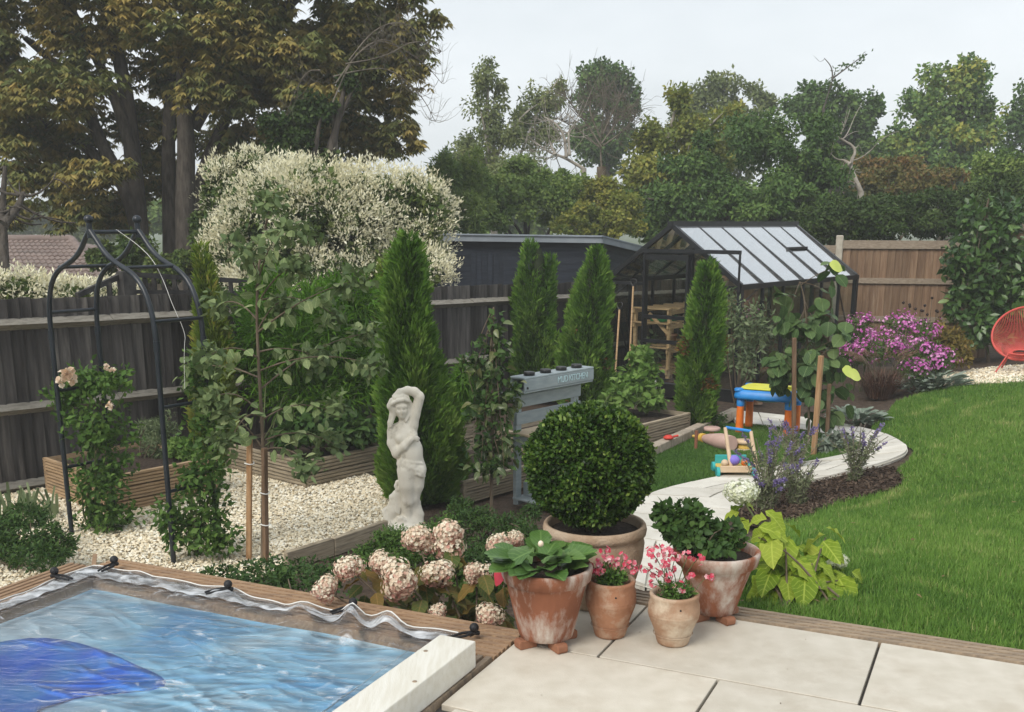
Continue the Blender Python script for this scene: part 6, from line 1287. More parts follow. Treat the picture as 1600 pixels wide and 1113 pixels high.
# big terracotta pot with bergenia
c = onz(853, 1004, 0); zt = zat(850, 884, c)-.034
p1 = [(.105, .004), (.112, .03), (.140, zt*.55), (.158, zt*.80), (.160, zt*.815), (.171, zt*.825), (.178, zt*.96), (.178, zt)]
t, b1, z1 = pot('terracotta_pot', 'large weathered terracotta pot with broad leaves at the pool corner', 853, 1004, .034, p1, 'terracotta', 4)
def bergenia():
    g = b1+np.array([0, 0, z1-.03]); rg = rgen(601); t = thing('bergenia_plant', g, 'broad glossy leaves with one red leaf in the large weathered pot', 'plant')
    me = lmesh('leaf', 'berg_o', [.04, .20, .32, .36, .28, .06], .35, .3, wave=.15); red = lmesh('leaf', 'red_leaf', [.04, .20, .32, .36, .28, .06], .4, .25)
    for i in range(46):
        a = rg.random()*6.283; r = .12*math.sqrt(rg.random()); u_ = .9-5*r*rg.random(); put('leaf', me, g+[math.cos(a)*r-.02, math.sin(a)*r, .015+.05*rg.random()], np.array([math.cos(a), math.sin(a), u_]), np.array([-math.cos(a)*.5, -math.sin(a)*.5-.3, 1]), .075+.065*rg.random(), t)
    put('leaf', red, at(800, 878, g[1]-.02), np.array([-.6, -.1, -.5]), np.array([-.5, -.5, .6]), .11, t)
    put('leaf', me, at(830, 862, g[1]-.08), np.array([-.9, -.2, -.25]), np.array([-.2, -.5, .9]), .13, t)
    MB().ball(at(845, 850, g[1]-.03), (.011, .011, .013), 10, 8).build('bud', 'rose_petal', t)
bergenia()
# two small pots of pink flowers
leafmat('pink_bloom', [(.62, .05, .10), (.72, .14, .20), (.78, .35, .40), (.85, .72, .70)], trans=.25, rough=.7)
def small_pot(px, py, rimy, mat, label, plabel, seed, leanx, rmax, blobs):
    c = onz(px, py, 0); zt = zat(px, rimy, c)
    prof = [(.060, .003), (.064, .012), (.078, zt*.32), (rmax*.97, zt*.55), (rmax, zt*.62), (rmax+.001, zt*.635), (rmax, zt*.65), (rmax*.995, zt*.8), (rmax*.93, zt*.90), (rmax*.95, zt*.96), (rmax*.97, zt)]
    t, b, z = pot('small_pot', label, px, py, 0, prof, mat)
    MB().lathe(b+np.array([0, 0, 0]), [(rmax*1.0, zt*.672), (rmax*1.012, zt*.68), (rmax*1.0, zt*.688)], 48).build('rib', mat, t)
    MB().lathe(b, [(.0745, zt*.20), (.0775, zt*.212), (.0765, zt*.224)], 48).build('rib', mat, t)
    MB().lathe(b+np.array([0, 0, zt*.86]), [(0, 0), (0, 0)], 4)
    p = b+np.array([.01, -rmax*.965, zt*.83]); MB().tube([p+np.array([0, .004, 0]), p-np.array([0, .0015, 0])], .004, 8).build('hole', 'black_rubber', t)
    g = b+np.array([0, 0, z-.03]); rg = rgen(seed); f = thing('diascia_plant', g, plabel, 'flowers')
    foliage('foliage', rg, [tuple(g+np.array([leanx*.3, 0, .035]))+(rmax*.85, rmax*.8, .05), tuple(g+np.array([leanx, -.02, .05]))+(rmax*.6, rmax*.6, .05)], 1100, .022, .010, 'rose_leaf', f, .4, 14, .2, .6, -.2)
    P = []; O = []
    for i, (x, y, r) in enumerate(blobs):
        q = at(x, y, g[1]-.05*rg.random()+.02); s = ppm(q); n = max(4, int(r*r*.05)); o = rdir(rg, n); o[:, 1] -= .6; P.append(q+unit(o)*r/s*[1, .8, .8]*rg.random((n, 1))**.4); O.append(unit(o))
        MB().tube(curve(g+rg.normal(size=3)*[.03, .03, 0], q, (0, 0, .02), 5), .0016, 4, False).build('stalk', 'stem_green', f)
    P, O = np.concatenate(P), np.concatenate(O); n = len(P); m = 5; X = unit(np.cross(O, [.2, .3, .9])); Yv = np.cross(O, X); az = np.tile(np.arange(m)*1.2566, n)+np.repeat(rg.random(n)*6.28, m)
    D = np.repeat(X, m, 0)*np.cos(az)[:, None]+np.repeat(Yv, m, 0)*np.sin(az)[:, None]+np.repeat(O, m, 0)*.3
    v = np.clip(np.repeat(rg.random(n)*.55, m)+.45*(rg.random(n*m) > .72), 0, 1)
    leaves('blossom', np.repeat(P, m, 0), D, np.repeat(O, m, 0), .0125, .0135, v, 'pink_bloom', f, 'f')
small_pot(953, 992, 907, 'terracotta_pale', 'small orange terracotta pot left of the pair with pink flowers', 'pink and white flowers in the left small pot', 610, .0, .100, ((935, 882, 14), (950, 872, 15), (968, 884, 17), (985, 882, 14), (945, 860, 9), (925, 888, 12), (975, 870, 9), (962, 893, 12), (990, 893, 8), (940, 893, 12)))
small_pot(1051, 1004, 928, 'terracotta_tan', 'small buff terracotta pot right of the pair with pink flowers', 'pink and white flowers in the right small pot', 611, .01, .100, ((1020, 865, 14), (1040, 862, 14), (1055, 872, 12), (1010, 888, 11), (1025, 893, 14), (1042, 900, 12), (1060, 920, 15), (1020, 912, 10), (1092, 872, 13), (1075, 868, 10), (1108, 900, 10), (1080, 900, 7), (1035, 880, 14), (1050, 888, 10), (1030, 850, 8)))
# terracotta pot with a dark-leaved shrub rose
c = onz(1115, 964, 0); zt = zat(1100, 860, c)-.03
p4 = [(.088, .004), (.094, .03), (.128, zt*.55), (.150, zt*.78), (.155, zt*.80), (.168, zt*.81), (.178, zt*.97), (.178, zt)]
t, b4, z4 = pot('terracotta_pot.001', 'large terracotta pot of dark small leaves at the lawn side', 1115, 964, .03, p4, 'terracotta', 4)
shrub('potted_rose', 'dark small-leaved rose bush in the lawn-side pot', b4+np.array([0, 0, z4-.03]), [Bl(1085, 825, 50, 36, b4[1]), Bl(1050, 820, 32, 30, b4[1]-.02), Bl(1125, 835, 40, 28, b4[1]), Bl(1070, 800, 36, 24, b4[1]+.03), Bl(1100, 850, 50, 18, b4[1]-.05), Bl(1035, 805, 16, 22, b4[1])], 2300, .036, .026, 'deep_leaf', 'rose', 612, shape='o', stems=12, sr=.004, k=16, shell=.3)
# box ball
c = onz(927, 940, 0); zt = zat(925, 818, c)
pb = [(.13, .004), (.145, .02), (.185, zt*.35), (.208, zt*.6), (.214, zt*.78), (.206, zt*.875), (.206, zt*.885), (.219, zt*.895), (.222, zt*.95), (.218, zt)]
t, bb, zb_ = pot('stoneware_pot', 'big buff stoneware pot holding the clipped box ball', 927, 940, 0, pb, 'stoneware')
def boxball():
    g = bb+np.array([0, 0, zb_-.04]); ctr = at(921, 727, bb[1]); s = ppm(ctr); R = 98/s; rg = rgen(620); t = thing('box_ball', g, 'clipped dark green box ball in the big buff pot', 'topiary')
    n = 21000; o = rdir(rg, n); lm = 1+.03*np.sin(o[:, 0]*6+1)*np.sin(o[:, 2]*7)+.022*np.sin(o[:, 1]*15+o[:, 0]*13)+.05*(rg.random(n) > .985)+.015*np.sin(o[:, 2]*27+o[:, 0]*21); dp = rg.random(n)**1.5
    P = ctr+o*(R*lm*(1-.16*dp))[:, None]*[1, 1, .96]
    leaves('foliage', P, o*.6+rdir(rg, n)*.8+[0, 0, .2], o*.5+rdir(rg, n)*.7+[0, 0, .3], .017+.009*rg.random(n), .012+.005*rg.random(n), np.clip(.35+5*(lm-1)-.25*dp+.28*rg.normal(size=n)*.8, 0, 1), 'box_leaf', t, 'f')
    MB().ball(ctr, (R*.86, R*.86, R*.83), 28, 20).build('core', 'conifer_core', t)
    for a in range(5): MB().tube(curve(g+np.array([.02*math.cos(a), .02*math.sin(a), -.02]), ctr+np.array([.1*math.cos(a*1.3), .1*math.sin(a*1.3), -.1]), (0, 0, 0), 4), .008, 6).build('stem', 'bark_brown', t)
boxball()
# ------------------------------------------------------------------ statue
def surface_net(f, lo, hi, h):
    lo = np.array(lo, float); n = np.ceil((np.array(hi)-lo)/h).astype(int)+1
    ax = [lo[i]+h*np.arange(n[i]) for i in range(3)]; X, Y, Z = np.meshgrid(*ax, indexing='ij'); F = f(X, Y, Z)
    S = F < 0; c = [S[i:n[0]-1+i, j:n[1]-1+j, k:n[2]-1+k] for i in (0, 1) for j in (0, 1) for k in (0, 1)]
    cnt = sum(a.astype(int) for a in c); act = (cnt > 0) & (cnt < 8); idx = -np.ones(act.shape, int); idx[act] = np.arange(act.sum()); I = np.argwhere(act)
    acc = np.zeros((len(I), 3)); num = np.zeros(len(I))
    cor = [np.array((i, j, k)) for i in (0, 1) for j in (0, 1) for k in (0, 1)]
    for a in range(8):
        for b in range(a+1, 8):
            if np.abs(cor[a]-cor[b]).sum() != 1: continue
            fa = F[tuple((I+cor[a]).T)]; fb = F[tuple((I+cor[b]).T)]; m = (fa < 0) != (fb < 0); t = np.where(m, fa/np.where(m, fa-fb, 1), 0)
            acc += np.where(m[:, None], cor[a]+(cor[b]-cor[a])*t[:, None], 0); num += m
    V_ = lo+h*(I+acc/num[:, None]); Q = []
    for d in range(3):
        sl0 = [slice(1, -1)]*3; sl1 = [slice(1, -1)]*3; sl0[d] = slice(0, n[d]-1); sl1[d] = slice(1, n[d])
        A, B = S[tuple(sl0)], S[tuple(sl1)]; E = np.argwhere(A != B)
        off = np.ones(3, int); off[d] = 0; Eg = E+off; u, v = [(1, 2), (2, 0), (0, 1)][d]
        eu, ev = np.eye(3, dtype=int)[u], np.eye(3, dtype=int)[v]
        q = np.stack([idx[tuple(p.T)] for p in (Eg-eu-ev, Eg-ev, Eg, Eg-eu)], 1); fl = A[tuple(E.T)]; q[~fl] = q[~fl][:, ::-1]; Q.append(q)
    return V_, np.concatenate(Q)
def statue():
    g = G(641, 826); K = 907.; sc_ = 1.0
    prim = []
    def P_(x, y, d=0): return np.array([(x-330)/K, d, (1050-y)/K])
    def cap(a, b, ra, rb, k=.014): prim.append(('c', P_(*a), P_(*b), ra, rb, k))
    def ell(a, r, k=.016): prim.append(('e', P_(*a), np.array(r), None, None, k))
    def chain(pts, r0, r1, k=.012):
        m = len(pts)-1
        for i in range(m): cap(pts[i], pts[i+1], r0+(r1-r0)*i/m, r0+(r1-r0)*(i+1)/m, k)
    # torso
    ell((360, 605), (.110, .090, .088)); chain(((315, 400, 0), (350, 480, 0), (358, 560, 0)), .090, .094, .03)
    ell((300, 362), (.108, .076, .080), .03); cap((218, 352, 0), (362, 305, .005), .050, .050, .03); ell((372, 515, -.035), (.060, .05, .07), .03)
    ell((282, 388, -.062), (.044, .036, .040), .014); ell((368, 368, -.056), (.042, .036, .040), .014)
    # neck, head, face
    cap((308, 310, 0), (294, 240, -.01), .044, .038, .02); ell((288, 192, -.012), (.062, .066, .074), .012); ell((293, 236, -.046), (.030, .028, .026), .016)
    ell((298, 205, -.082), (.008, .012, .020), .008); ell((296, 223, -.072), (.014, .008, .005), .005); ell((270, 208, -.060), (.020, .018, .020), .012); ell((316, 207, -.056), (.018, .018, .020), .012); ell((291, 172, -.062), (.045, .018, .016), .014)
    # hair
    ell((276, 150, .012), (.082, .078, .062), .012); ell((298, 128, -.02), (.058, .055, .036), .012); chain(((222, 150, -.03), (208, 175, -.03), (222, 205, -.02), (212, 245, -.025), (196, 285, -.03), (190, 325, -.035)), .036, .014, .012); chain(((228, 190, -.045), (232, 235, -.04), (214, 280, -.05), (206, 310, -.055)), .018, .010, .008); chain(((345, 150, -.02), (350, 195, -.01), (338, 240, -.03), (322, 272, -.05)), .024, .010, .01)
    chain(((345, 138, -.045), (310, 125, -.070), (262, 132, -.075), (222, 152, -.065)), .014, .014, .008); chain(((340, 118, -.03), (300, 104, -.045), (250, 112, -.05)), .014, .014, .008)
    # raised arm, laid over the head
    chain(((364, 302, .005), (384, 235, .008), (424, 122, .0)), .050, .040, .014); chain(((424, 112, 0), (390, 82, -.005), (335, 70, -.01), (275, 82, -.02), (236, 112, -.03)), .040, .022, .012)
    for i in range(4): chain(((238+i*4, 106+i*3, -.04), (218+i*2, 128+i*5, -.052), (208+i*3, 150+i*4, -.05)), .0095, .007, .005)
    # folded arm
    chain(((216, 352, 0), (211, 425, -.012), (243, 492, -.035)), .049, .041, .015); chain(((243, 492, -.035), (310, 438, -.088), (360, 390, -.108)), .041, .025, .012); ell((382, 378, -.110), (.028, .015, .020), .010)
    for i in range(4): chain(((392, 366+i*8, -.112), (412-i, 372+i*8, -.105), (424-i*4, 385+i*7, -.088)), .0085, .0065, .005)
    chain(((372, 376, -.118), (386, 358, -.112), (396, 356, -.100)), .009, .007, .005)
    # legs
    chain(((318, 620, -.01), (318, 720, -.028), (322, 822, -.034)), .088, .052, .02); chain(((322, 826, -.03), (316, 880, -.012), (318, 985, -.01)), .053, .035, .015)
    chain(((396, 620, 0), (386, 720, 0), (362, 810, .005), (352, 960, .02)), .074, .036, .018); ell((312, 1005, -.05), (.036, .06, .022), .01)
    # drapery slung round the hips, its ridges just proud of the body
    ys = lambda x, d=0: -.094*math.sqrt(max(.02, 1-((x-358)/112.)**2))+.004-d
    def fold(pts, r): chain([(x, y, ys(x, d)) for x, y, d in pts], r, r*.8, .012)
    fold(((252, 535, 0), (285, 552, 0), (325, 570, 0), (365, 580, 0), (400, 598, 0), (432, 625, 0), (455, 652, 0)), .012); fold(((258, 560, 0), (295, 572, .0), (335, 585, 0), (372, 592, 0)), .010); fold(((290, 535, 0), (325, 545, 0), (360, 545, 0), (395, 552, 0), (440, 560, 0)), .009); fold(((300, 555, 0), (345, 562, 0), (385, 572, 0), (430, 590, 0)), .008); fold(((385, 598, 0), (398, 628, 0), (420, 640, 0), (445, 655, 0)), .011); fold(((295, 500, 0), (285, 530, 0), (262, 565, 0), (268, 590, 0)), .014)
    ell((268, 565, -.045), (.030, .026, .034), .014); ell((430, 610, -.05), (.035, .03, .04), .02); chain(((255, 540, .0), (268, 590, .04), (310, 620, .07)), .022, .02, .014)
    # wave, curl and rock behind the legs
    chain(((268, 722, .02), (258, 702, .015), (238, 706, .01), (226, 730, .005), (236, 756, 0), (256, 752, 0), (258, 734, 0)), .020, .012, .008)
    chain(((278, 720, .05), (282, 800, .05), (275, 880, .04), (265, 960, .03)), .036, .06, .02); chain(((262, 770, .03), (222, 795, .02), (192, 815, .02), (190, 850, .015), (165, 888, .012), (128, 905, .01)), .030, .018, .012); chain(((240, 800, .03), (230, 860, .025), (205, 910, .02), (170, 960, .02)), .045, .055, .02)
    for i in range(4): chain(((215+i*14, 805+i*10, -.015+.004*i), (232+i*9, 850+i*8, -.025), (222+i*9, 905+i*6, -.035)), .007, .006, .0068)
    chain(((386, 818, .03), (392, 850, .03), (404, 905, .025), (418, 935, .02), (408, 985, .01), (412, 1040, .01)), .018, .026, .012); chain(((372, 850, .03), (382, 930, .02), (380, 1000, .01)), .036, .052, .02)
    chain(((240, 975, -.03), (252, 950, -.05), (274, 945, -.06), (292, 958, -.06), (286, 975, -.06), (272, 972, -.06)), .020, .011, .008); chain(((130, 915, 0), (150, 960, -.01), (190, 1000, -.02)), .022, .036, .012)
    ell((285, 1022, 0), (.185, .13, .048), .02); ell((300, 985, .02), (.12, .09, .06), .02)
    def f(X, Y, Z):
        D = np.full(X.shape, 1.)
        for kind, a, b, ra, rb, k in prim:
            if kind == 'c':
                ab = b-a; L2 = max(ab@ab, 1e-9); t = np.clip(((X-a[0])*ab[0]+(Y-a[1])*ab[1]+(Z-a[2])*ab[2])/L2, 0, 1)
                d = np.sqrt((X-a[0]-t*ab[0])**2+(Y-a[1]-t*ab[1])**2+(Z-a[2]-t*ab[2])**2)-(ra+(rb-ra)*t)
            else:
                q = np.sqrt(((X-a[0])/b[0])**2+((Y-a[1])/b[1])**2+((Z-a[2])/b[2])**2); d = (q-1)*min(b)
            h_ = np.clip(.5+.5*(D-d)/k, 0, 1); D = D*(1-h_)+d*h_-k*h_*(1-h_)
        for ex in (270, 312):                          # eye hollows
            a = P_(ex, 191, -.078); d = np.sqrt(((X-a[0])/1.5)**2+(Y-a[1])**2+(Z-a[2])**2)-.010; D = np.maximum(D, -d+0*D) if False else np.where(d < .006, np.maximum(D, -(d)), D)
        D += .0028*np.sin(X*150+3*np.sin(Z*60)+Z*40)*((Z > .93) & (Y > -.06)*1)*np.clip((-.01-X)/.02+1, 0, 1)*(Z < 1.05)
        return D
    v, q = surface_net(f, (-.26, -.17, -.01), (.17, .16, 1.13), .0068)
    t = thing('garden_statue', g-np.array([0, 0, .02]), 'white stone statue of a draped woman with one arm raised over her head', 'statue')
    link('figure', npmesh('figure', v*np.array([.88, .9, 1.0]), q, smooth=True), 'statue_stone', t)
    MB().lathe(g-np.array([0, 0, .06]), [(.001, .06), (.165, .06), (.17, .05), (.17, 0)], 24).build('plinth', 'statue_stone', t)
pm('statue_stone', (.70, .65, .55), (.80, .755, .655), 6, .85, .25, 70, c3=(.40, .36, .28), c3scale=11, c3lo=.56, c3hi=.8, spec=.2, dist=.004)
statue()
# ------------------------------------------------------------------ play kitchen
pm('grey_paint', (.245, .29, .305), (.305, .35, .365), 4, .55, .15, 40, stretch=(2, 2, 8), objvar=.05)
pm('worktop_wood', (.46, .36, .24), (.58, .47, .33), 6, .7, .2, 40)
pm('black_plastic', (.010, .010, .011), (.016, .016, .017), 20, .4, spec=.5)
pm('steel', (.5, .5, .5), (.6, .6, .6), 20, .25, metal=1)
pm('pale_blue', (.42, .58, .62), (.48, .64, .68), 20, .6)
def kitchen():
    w0, w1, n0, n1 = 6.28, 7.10, 5.10, 5.53; zg = -.66
    t = thing('play_kitchen', WN((w0+w1)/2, (n0+n1)/2, zg), 'grey painted mud kitchen with black knobs in front of the planters', 'play kitchen')
    W3, N3 = (*Wd, 0), (*Nd, 0)
    def bx(name, w_, n_, z, sw, sn, sz, mat='grey_paint', par=t, bv=.004): return MB().box(WN(w_, n_, z), (sw, sn, sz), W3, N3).build(name, mat, par, bevel=bv)
    bx('leg', w0+.035, n1-.02, zg+.47, .07, .035, .94); bx('leg', w1-.035, n1-.02, zg+.47, .07, .035, .94)
    bx('leg', w0+.035, n0+.03, zg+.29, .06, .045, .58); bx('leg', w1-.035, n0+.03, zg+.29, .06, .045, .58)
    wt = bx('worktop', (w0+w1)/2, (n0+n1)/2, zg+.60, .86, .46, .022, 'worktop_wood')
    for w_ in (w0+.26, w1-.26):
        MB().lathe(WN(w_, (n0+n1)/2, zg+.6135), [(.001, 0), (.095, 0), (.10, .0015)], 28).build('basin', 'black_plastic' if w_ < 6.6 else 'steel', wt)
        MB().lathe(WN(w_, (n0+n1)/2, zg+.6145), [(.095, 0), (.108, .002), (.108, -.002)], 28).build('basin_rim', 'steel', wt)
    for n_ in (n0+.01, n1-.045): bx('apron', (w0+w1)/2, n_, zg+.54, .80, .02, .09)
    for w_ in (w0+.01, w1-.01): bx('apron', w_, (n0+n1)/2, zg+.54, .02, .36, .09)
    for z in (.72, .86): bx('back_slat', (w0+w1)/2, n1-.045, zg+z, .84, .018, .10)
    # boxed top shelf with knobs and lettering
    zc = zg+1.005; nb_ = n1-.085
    bx('shelf_top', (w0+w1)/2, nb_, zc+.055, .90, .16, .018); bx('shelf_bottom', (w0+w1)/2, nb_, zc-.055, .90, .15, .018); bx('shelf_front', (w0+w1)/2, nb_-.072, zc, .90, .018, .092)
    bx('shelf_back', (w0+w1)/2, nb_+.07, zc, .90, .018, .092)
    for k, dn in enumerate((.0, .0, .0, .0)):
        p = WN(w0+.10+k*.205, nb_-.005, zc+.064); MB().lathe(p, [(.001, 0), (.046, 0), (.046, .026), (.042, .030), (.001, .030)], 24).build('knob', 'black_plastic', t)
    p = WN(w0-.01, nb_-.082, zc-.02); MB().ball(p, .010, 8, 6).build('hook', 'black_plastic', t)
    # lower shelf and crate
    bx('lower_shelf', (w0+w1)/2, (n0+n1)/2, zg+.055, .84, .42, .02)
    for n_ in (n0+.03, n1-.05): bx('shelf_rail', (w0+w1)/2, n_, zg+.03, .84, .025, .045)
    bx('crate_side', w0+.10, (n0+n1)/2, zg+.125, .018, .36, .115); bx('crate_side', w0+.42, (n0+n1)/2, zg+.125, .018, .36, .115); bx('crate_side', w0+.26, n0+.06, zg+.125, .30, .018, .115); bx('crate_side', w0+.26, n1-.08, zg+.125, .30, .018, .115)
    cu = bpy.data.curves.new('lettering', 'FONT'); cu.body = 'MUD KITCHEN'; cu.size = .075; cu.extrude = .0015; cu.align_x = 'CENTER'; cu.align_y = 'CENTER'; cu.space_character = .92
    tmp = bpy.data.objects.new('lettering', cu); me = bpy.data.meshes.new_from_object(tmp); bpy.data.objects.remove(tmp); me.materials.clear(); o = link('lettering', me, 'pale_blue', t)
    p = WN(w0+.57, nb_-.083, zc+.002); M = Matrix(((Wd[0]*.85, 0, -Nd[0], p[0]), (Wd[1]*.85, 0, -Nd[1], p[1]), (0, 1, 0, p[2]), (0, 0, 0, 1))); o.matrix_basis = Matrix.Translation(-wloc(t)) @ M
kitchen()
# ------------------------------------------------------------------ toys on the turf
pm('blue_plastic', (.02, .22, .62), (.03, .27, .70), 9, .35, spec=.5)
pm('orange_plastic', (.78, .16, .015), (.86, .22, .03), 14, .4, .25, 60, spec=.5)
pm('yellow_plastic', (.72, .70, .05), (.78, .76, .09), 9, .4, spec=.5)
pm('green_plastic', (.02, .20, .16), (.03, .24, .20), 9, .4)
pm('toy_wood', (.58, .42, .27), (.68, .52, .36), 8, .6)
pm('toy_pink', (.50, .33, .28), (.58, .40, .34), 8, .6)
pm('toy_teal', (.03, .36, .36), (.05, .42, .42), 8, .45)
pm('toy_brown', (.22, .09, .05), (.28, .12, .07), 8, .6)
pm('toy_yellow', (.62, .40, .07), (.7, .48, .12), 8, .5)
pm('toy_purple', (.20, .16, .60), (.28, .22, .68), 8, .6)
pm('red_plastic', (.55, .04, .03), (.62, .07, .05), 8, .5)
def rounded(c, ex, ey, hx, hy, r, z0, z1, n=6, ins=0):
    pts = []
    for sx, sy, a0 in ((1, 1, 0), (-1, 1, 90), (-1, -1, 180), (1, -1, 270)):
        for k in range(n+1):
            a = math.radians(a0+90*k/n); pts.append(np.array(c)[:2]+ex*(sx*(hx-r)+(r-ins)*math.cos(a))+ey*(sy*(hy-r)+(r-ins)*math.sin(a)))
    return pts
def water_table():
    L = [G(x, y) for x, y in ((1148, 677), (1171, 668), (1227, 684), (1251, 676))]; c = sum(L)/4; e = unit((L[2]-L[0]+L[3]-L[1])[:2]); f = np.array([-e[1], e[0]]); f = f*np.sign(f@(L[1]-L[0])[:2])
    hx, hy = .285, .20; zg = -.655; t = thing('water_table', (c[0], c[1], zg), 'blue water play table with orange legs and yellow top', 'play table')
    for sx in (-1, 1):
        for sy in (-1, 1):
            p = np.array([*(c[:2]+e*sx*(hx-.02)+f*sy*(hy-.02)), zg]); lg = MB().lathe(p, [(.001, 0), (.046, 0), (.044, .05), (.039, .30), (.039, .31)], 20).build('leg', 'orange_plastic', t)
            MB().lathe(p, [(.041, .30), (.044, .31), (.046, .40), (.001, .40)], 20).build('collar', 'blue_plastic', lg)
    m = MB(); out = rounded(c, e, f, hx+.06, hy+.06, .10, 0, 0); n = len(out); rings = [(0.02, .385), (.0, .39), (-.0, .42), (.015, .47), (.035, .485), (.055, .485), (.07, .46)]
    vs = []
    for ins, z in rings: vs += [(*p, zg+z) for p in rounded(c, e, f, hx+.06, hy+.06, .10, 0, 0, ins=ins)]
    fs = [(i*n+k, i*n+(k+1) % n, (i+1)*n+(k+1) % n, (i+1)*n+k) for i in range(len(rings)-1) for k in range(n)]+[tuple(range(n-1, -1, -1)), tuple((len(rings)-1)*n+k for k in range(n))]
    m.add(vs, fs, True); m.build('tray', 'blue_plastic', t)
    for sx in (-1, 1):
        for sy in (-1, 1): p = np.array([*(c[:2]+e*sx*hx+f*sy*hy), zg+.47]); MB().lathe(p, [(.05, 0), (.052, .02), (.04, .03), (.001, .03)], 18).build('corner_cap', 'blue_plastic', t)
    MB().prism(rounded(c, e, f, hx-.0, hy-.0, .09, 0, 0), zg+.488, zg+.506).build('lid', 'yellow_plastic', t, bevel=.005)
    st = [np.array(c)[:2]+e*(.14+(.13 if k % 2 == 0 else .05)*math.cos(k*math.pi/5))+f*(-.06+(.13 if k % 2 == 0 else .05)*math.sin(k*math.pi/5)) for k in range(10)]
    MB().prism(st, zg+.508, zg+.53).build('starfish', 'yellow_plastic', t)
    MB().ball(np.array([c[0], c[1], zg+.385]), (.2, .14, .05), 20, 10).build('basin', 'green_plastic', t)
water_table()
def walker():
    g = G(1155, 744); a = at(1140, 742, g[1]); t = thing('toy_walker', g, 'wooden push-along toy walker with blue handle and teal wheels', 'toy')
    Y = g[1]; q = lambda x, y, d=0: at(x, y, Y+d)
    for (x0, y0, x1, y1, d) in ((1133, 668, 1142, 730, .0), (1173, 674, 1183, 735, .0)): MB().tube([q(x0, y0, .12), q((x0+x1)/2, (y0+y1)/2, .06), q(x1, y1, 0)], [.017, .018, .020], 10).build('handle_post', 'toy_wood', t)
    MB().tube([q(1134, 668, .12), q(1173, 674, .12)], .014, 10).build('handle', 'blue_plastic', t)
    e = unit(q(1170, 742)-q(1122, 736)); e[2] = 0; e = unit(e); f = np.array([-e[1], e[0], 0]); c = (q(1122, 736)+q(1172, 742))/2; c[2] = g[2]+.07
    MB().box(c+f*.06, (.30, .26, .022), e, f).build('tray', 'toy_yellow', t, bevel=.005); MB().box(c-f*.07+np.array([0, 0, .01]), (.29, .02, .06), e, f).build('front_board', 'toy_wood', t, bevel=.004); MB().box(c+f*.18+np.array([0, 0, .04]), (.29, .02, .10), e, f).build('back_board', 'toy_teal', t, bevel=.004)
    for sx in (-1, 1):
        for sy in (-.05, .17):
            p = c+e*sx*.16+f*sy-np.array([0, 0, .025]); MB().tube([p-e*.014, p+e*.014], .05, 18).build('wheel', 'toy_teal', t)
    MB().ball(c+np.array([.0, .03, .07]), (.055, .05, .05), 14, 10).build('bead', 'toy_purple', t); MB().ball(c+e*-.09+np.array([0, 0, .05]), .035, 12, 8).build('bead', 'toy_wood', t); MB().ball(c+e*.09+np.array([0, 0, .06]), .035, 12, 8).build('bead', 'orange_plastic', t)
walker()
def toy_stand():
    g = G(1130, 702); t = thing('toy_drum_set', g, 'wooden toy with pink barrel and round discs lying on the turf', 'toy'); z = g[2]
    a, b = np.array([*G(1100, 693)[:2], z+.055]), np.array([*G(1142, 706)[:2], z+.085]); MB().tube([a, a+(b-a)*.15, a+(b-a)*.6, b], [.035, .055, .085, .08], 18).build('barrel', 'toy_pink', t)
    n_ = unit(a-b); MB().tube([a, a+n_*.05], .05, 14).build('cap', 'toy_yellow', t); MB().tube([a+n_*.05, a+n_*.10], .042, 14).build('ring', 'toy_brown', t); MB().tube([a+n_*.10, a+n_*.2], .016, 10).build('pin', 'toy_yellow', t)
    p = np.array([*G(1087, 703)[:2], z]); MB().tube([p, p+np.array([0, 0, .20])], .017, 10).build('peg', 'toy_brown', t)
    p = np.array([*G(1112, 684)[:2], z]); MB().tube([p, p+np.array([0, 0, .08])], .025, 10).build('pin', 'toy_yellow', t); MB().lathe(p+np.array([0, 0, .08]), [(.001, 0), (.085, 0), (.09, .01), (.09, .03), (.08, .036), (.001, .036)], 24).build('disc', 'toy_pink', t)
    p = np.array([*G(1162, 703)[:2], z]); MB().lathe(p, [(.09, 0), (.092, .02), (.001, .022)], 24).build('disc', 'toy_wood', t); MB().lathe(p+np.array([0, 0, .022]), [(.07, 0), (.07, .05), (.001, .05)], 24).build('drum', 'toy_yellow', t); MB().lathe(p+np.array([0, 0, .07]), [(.001, 0), (.088, 0), (.09, .02), (.085, .034), (.001, .034)], 24).build('disc', 'toy_wood', t)
toy_stand()
rt = thing('red_toy', G(1044, 700), 'small red plastic toy on the stone kerb', 'toy'); p = np.array([*G(1044, 702)[:2], -.55]); MB().lathe(p, [(.001, 0), (.05, 0), (.055, .015), (.03, .035), (.001, .04)], 14).build('cup', 'red_plastic', rt); MB().tube([p+np.array([.05, 0, .02]), p+np.array([.10, .01, .03])], .012, 8).build('handle', 'red_plastic', rt)
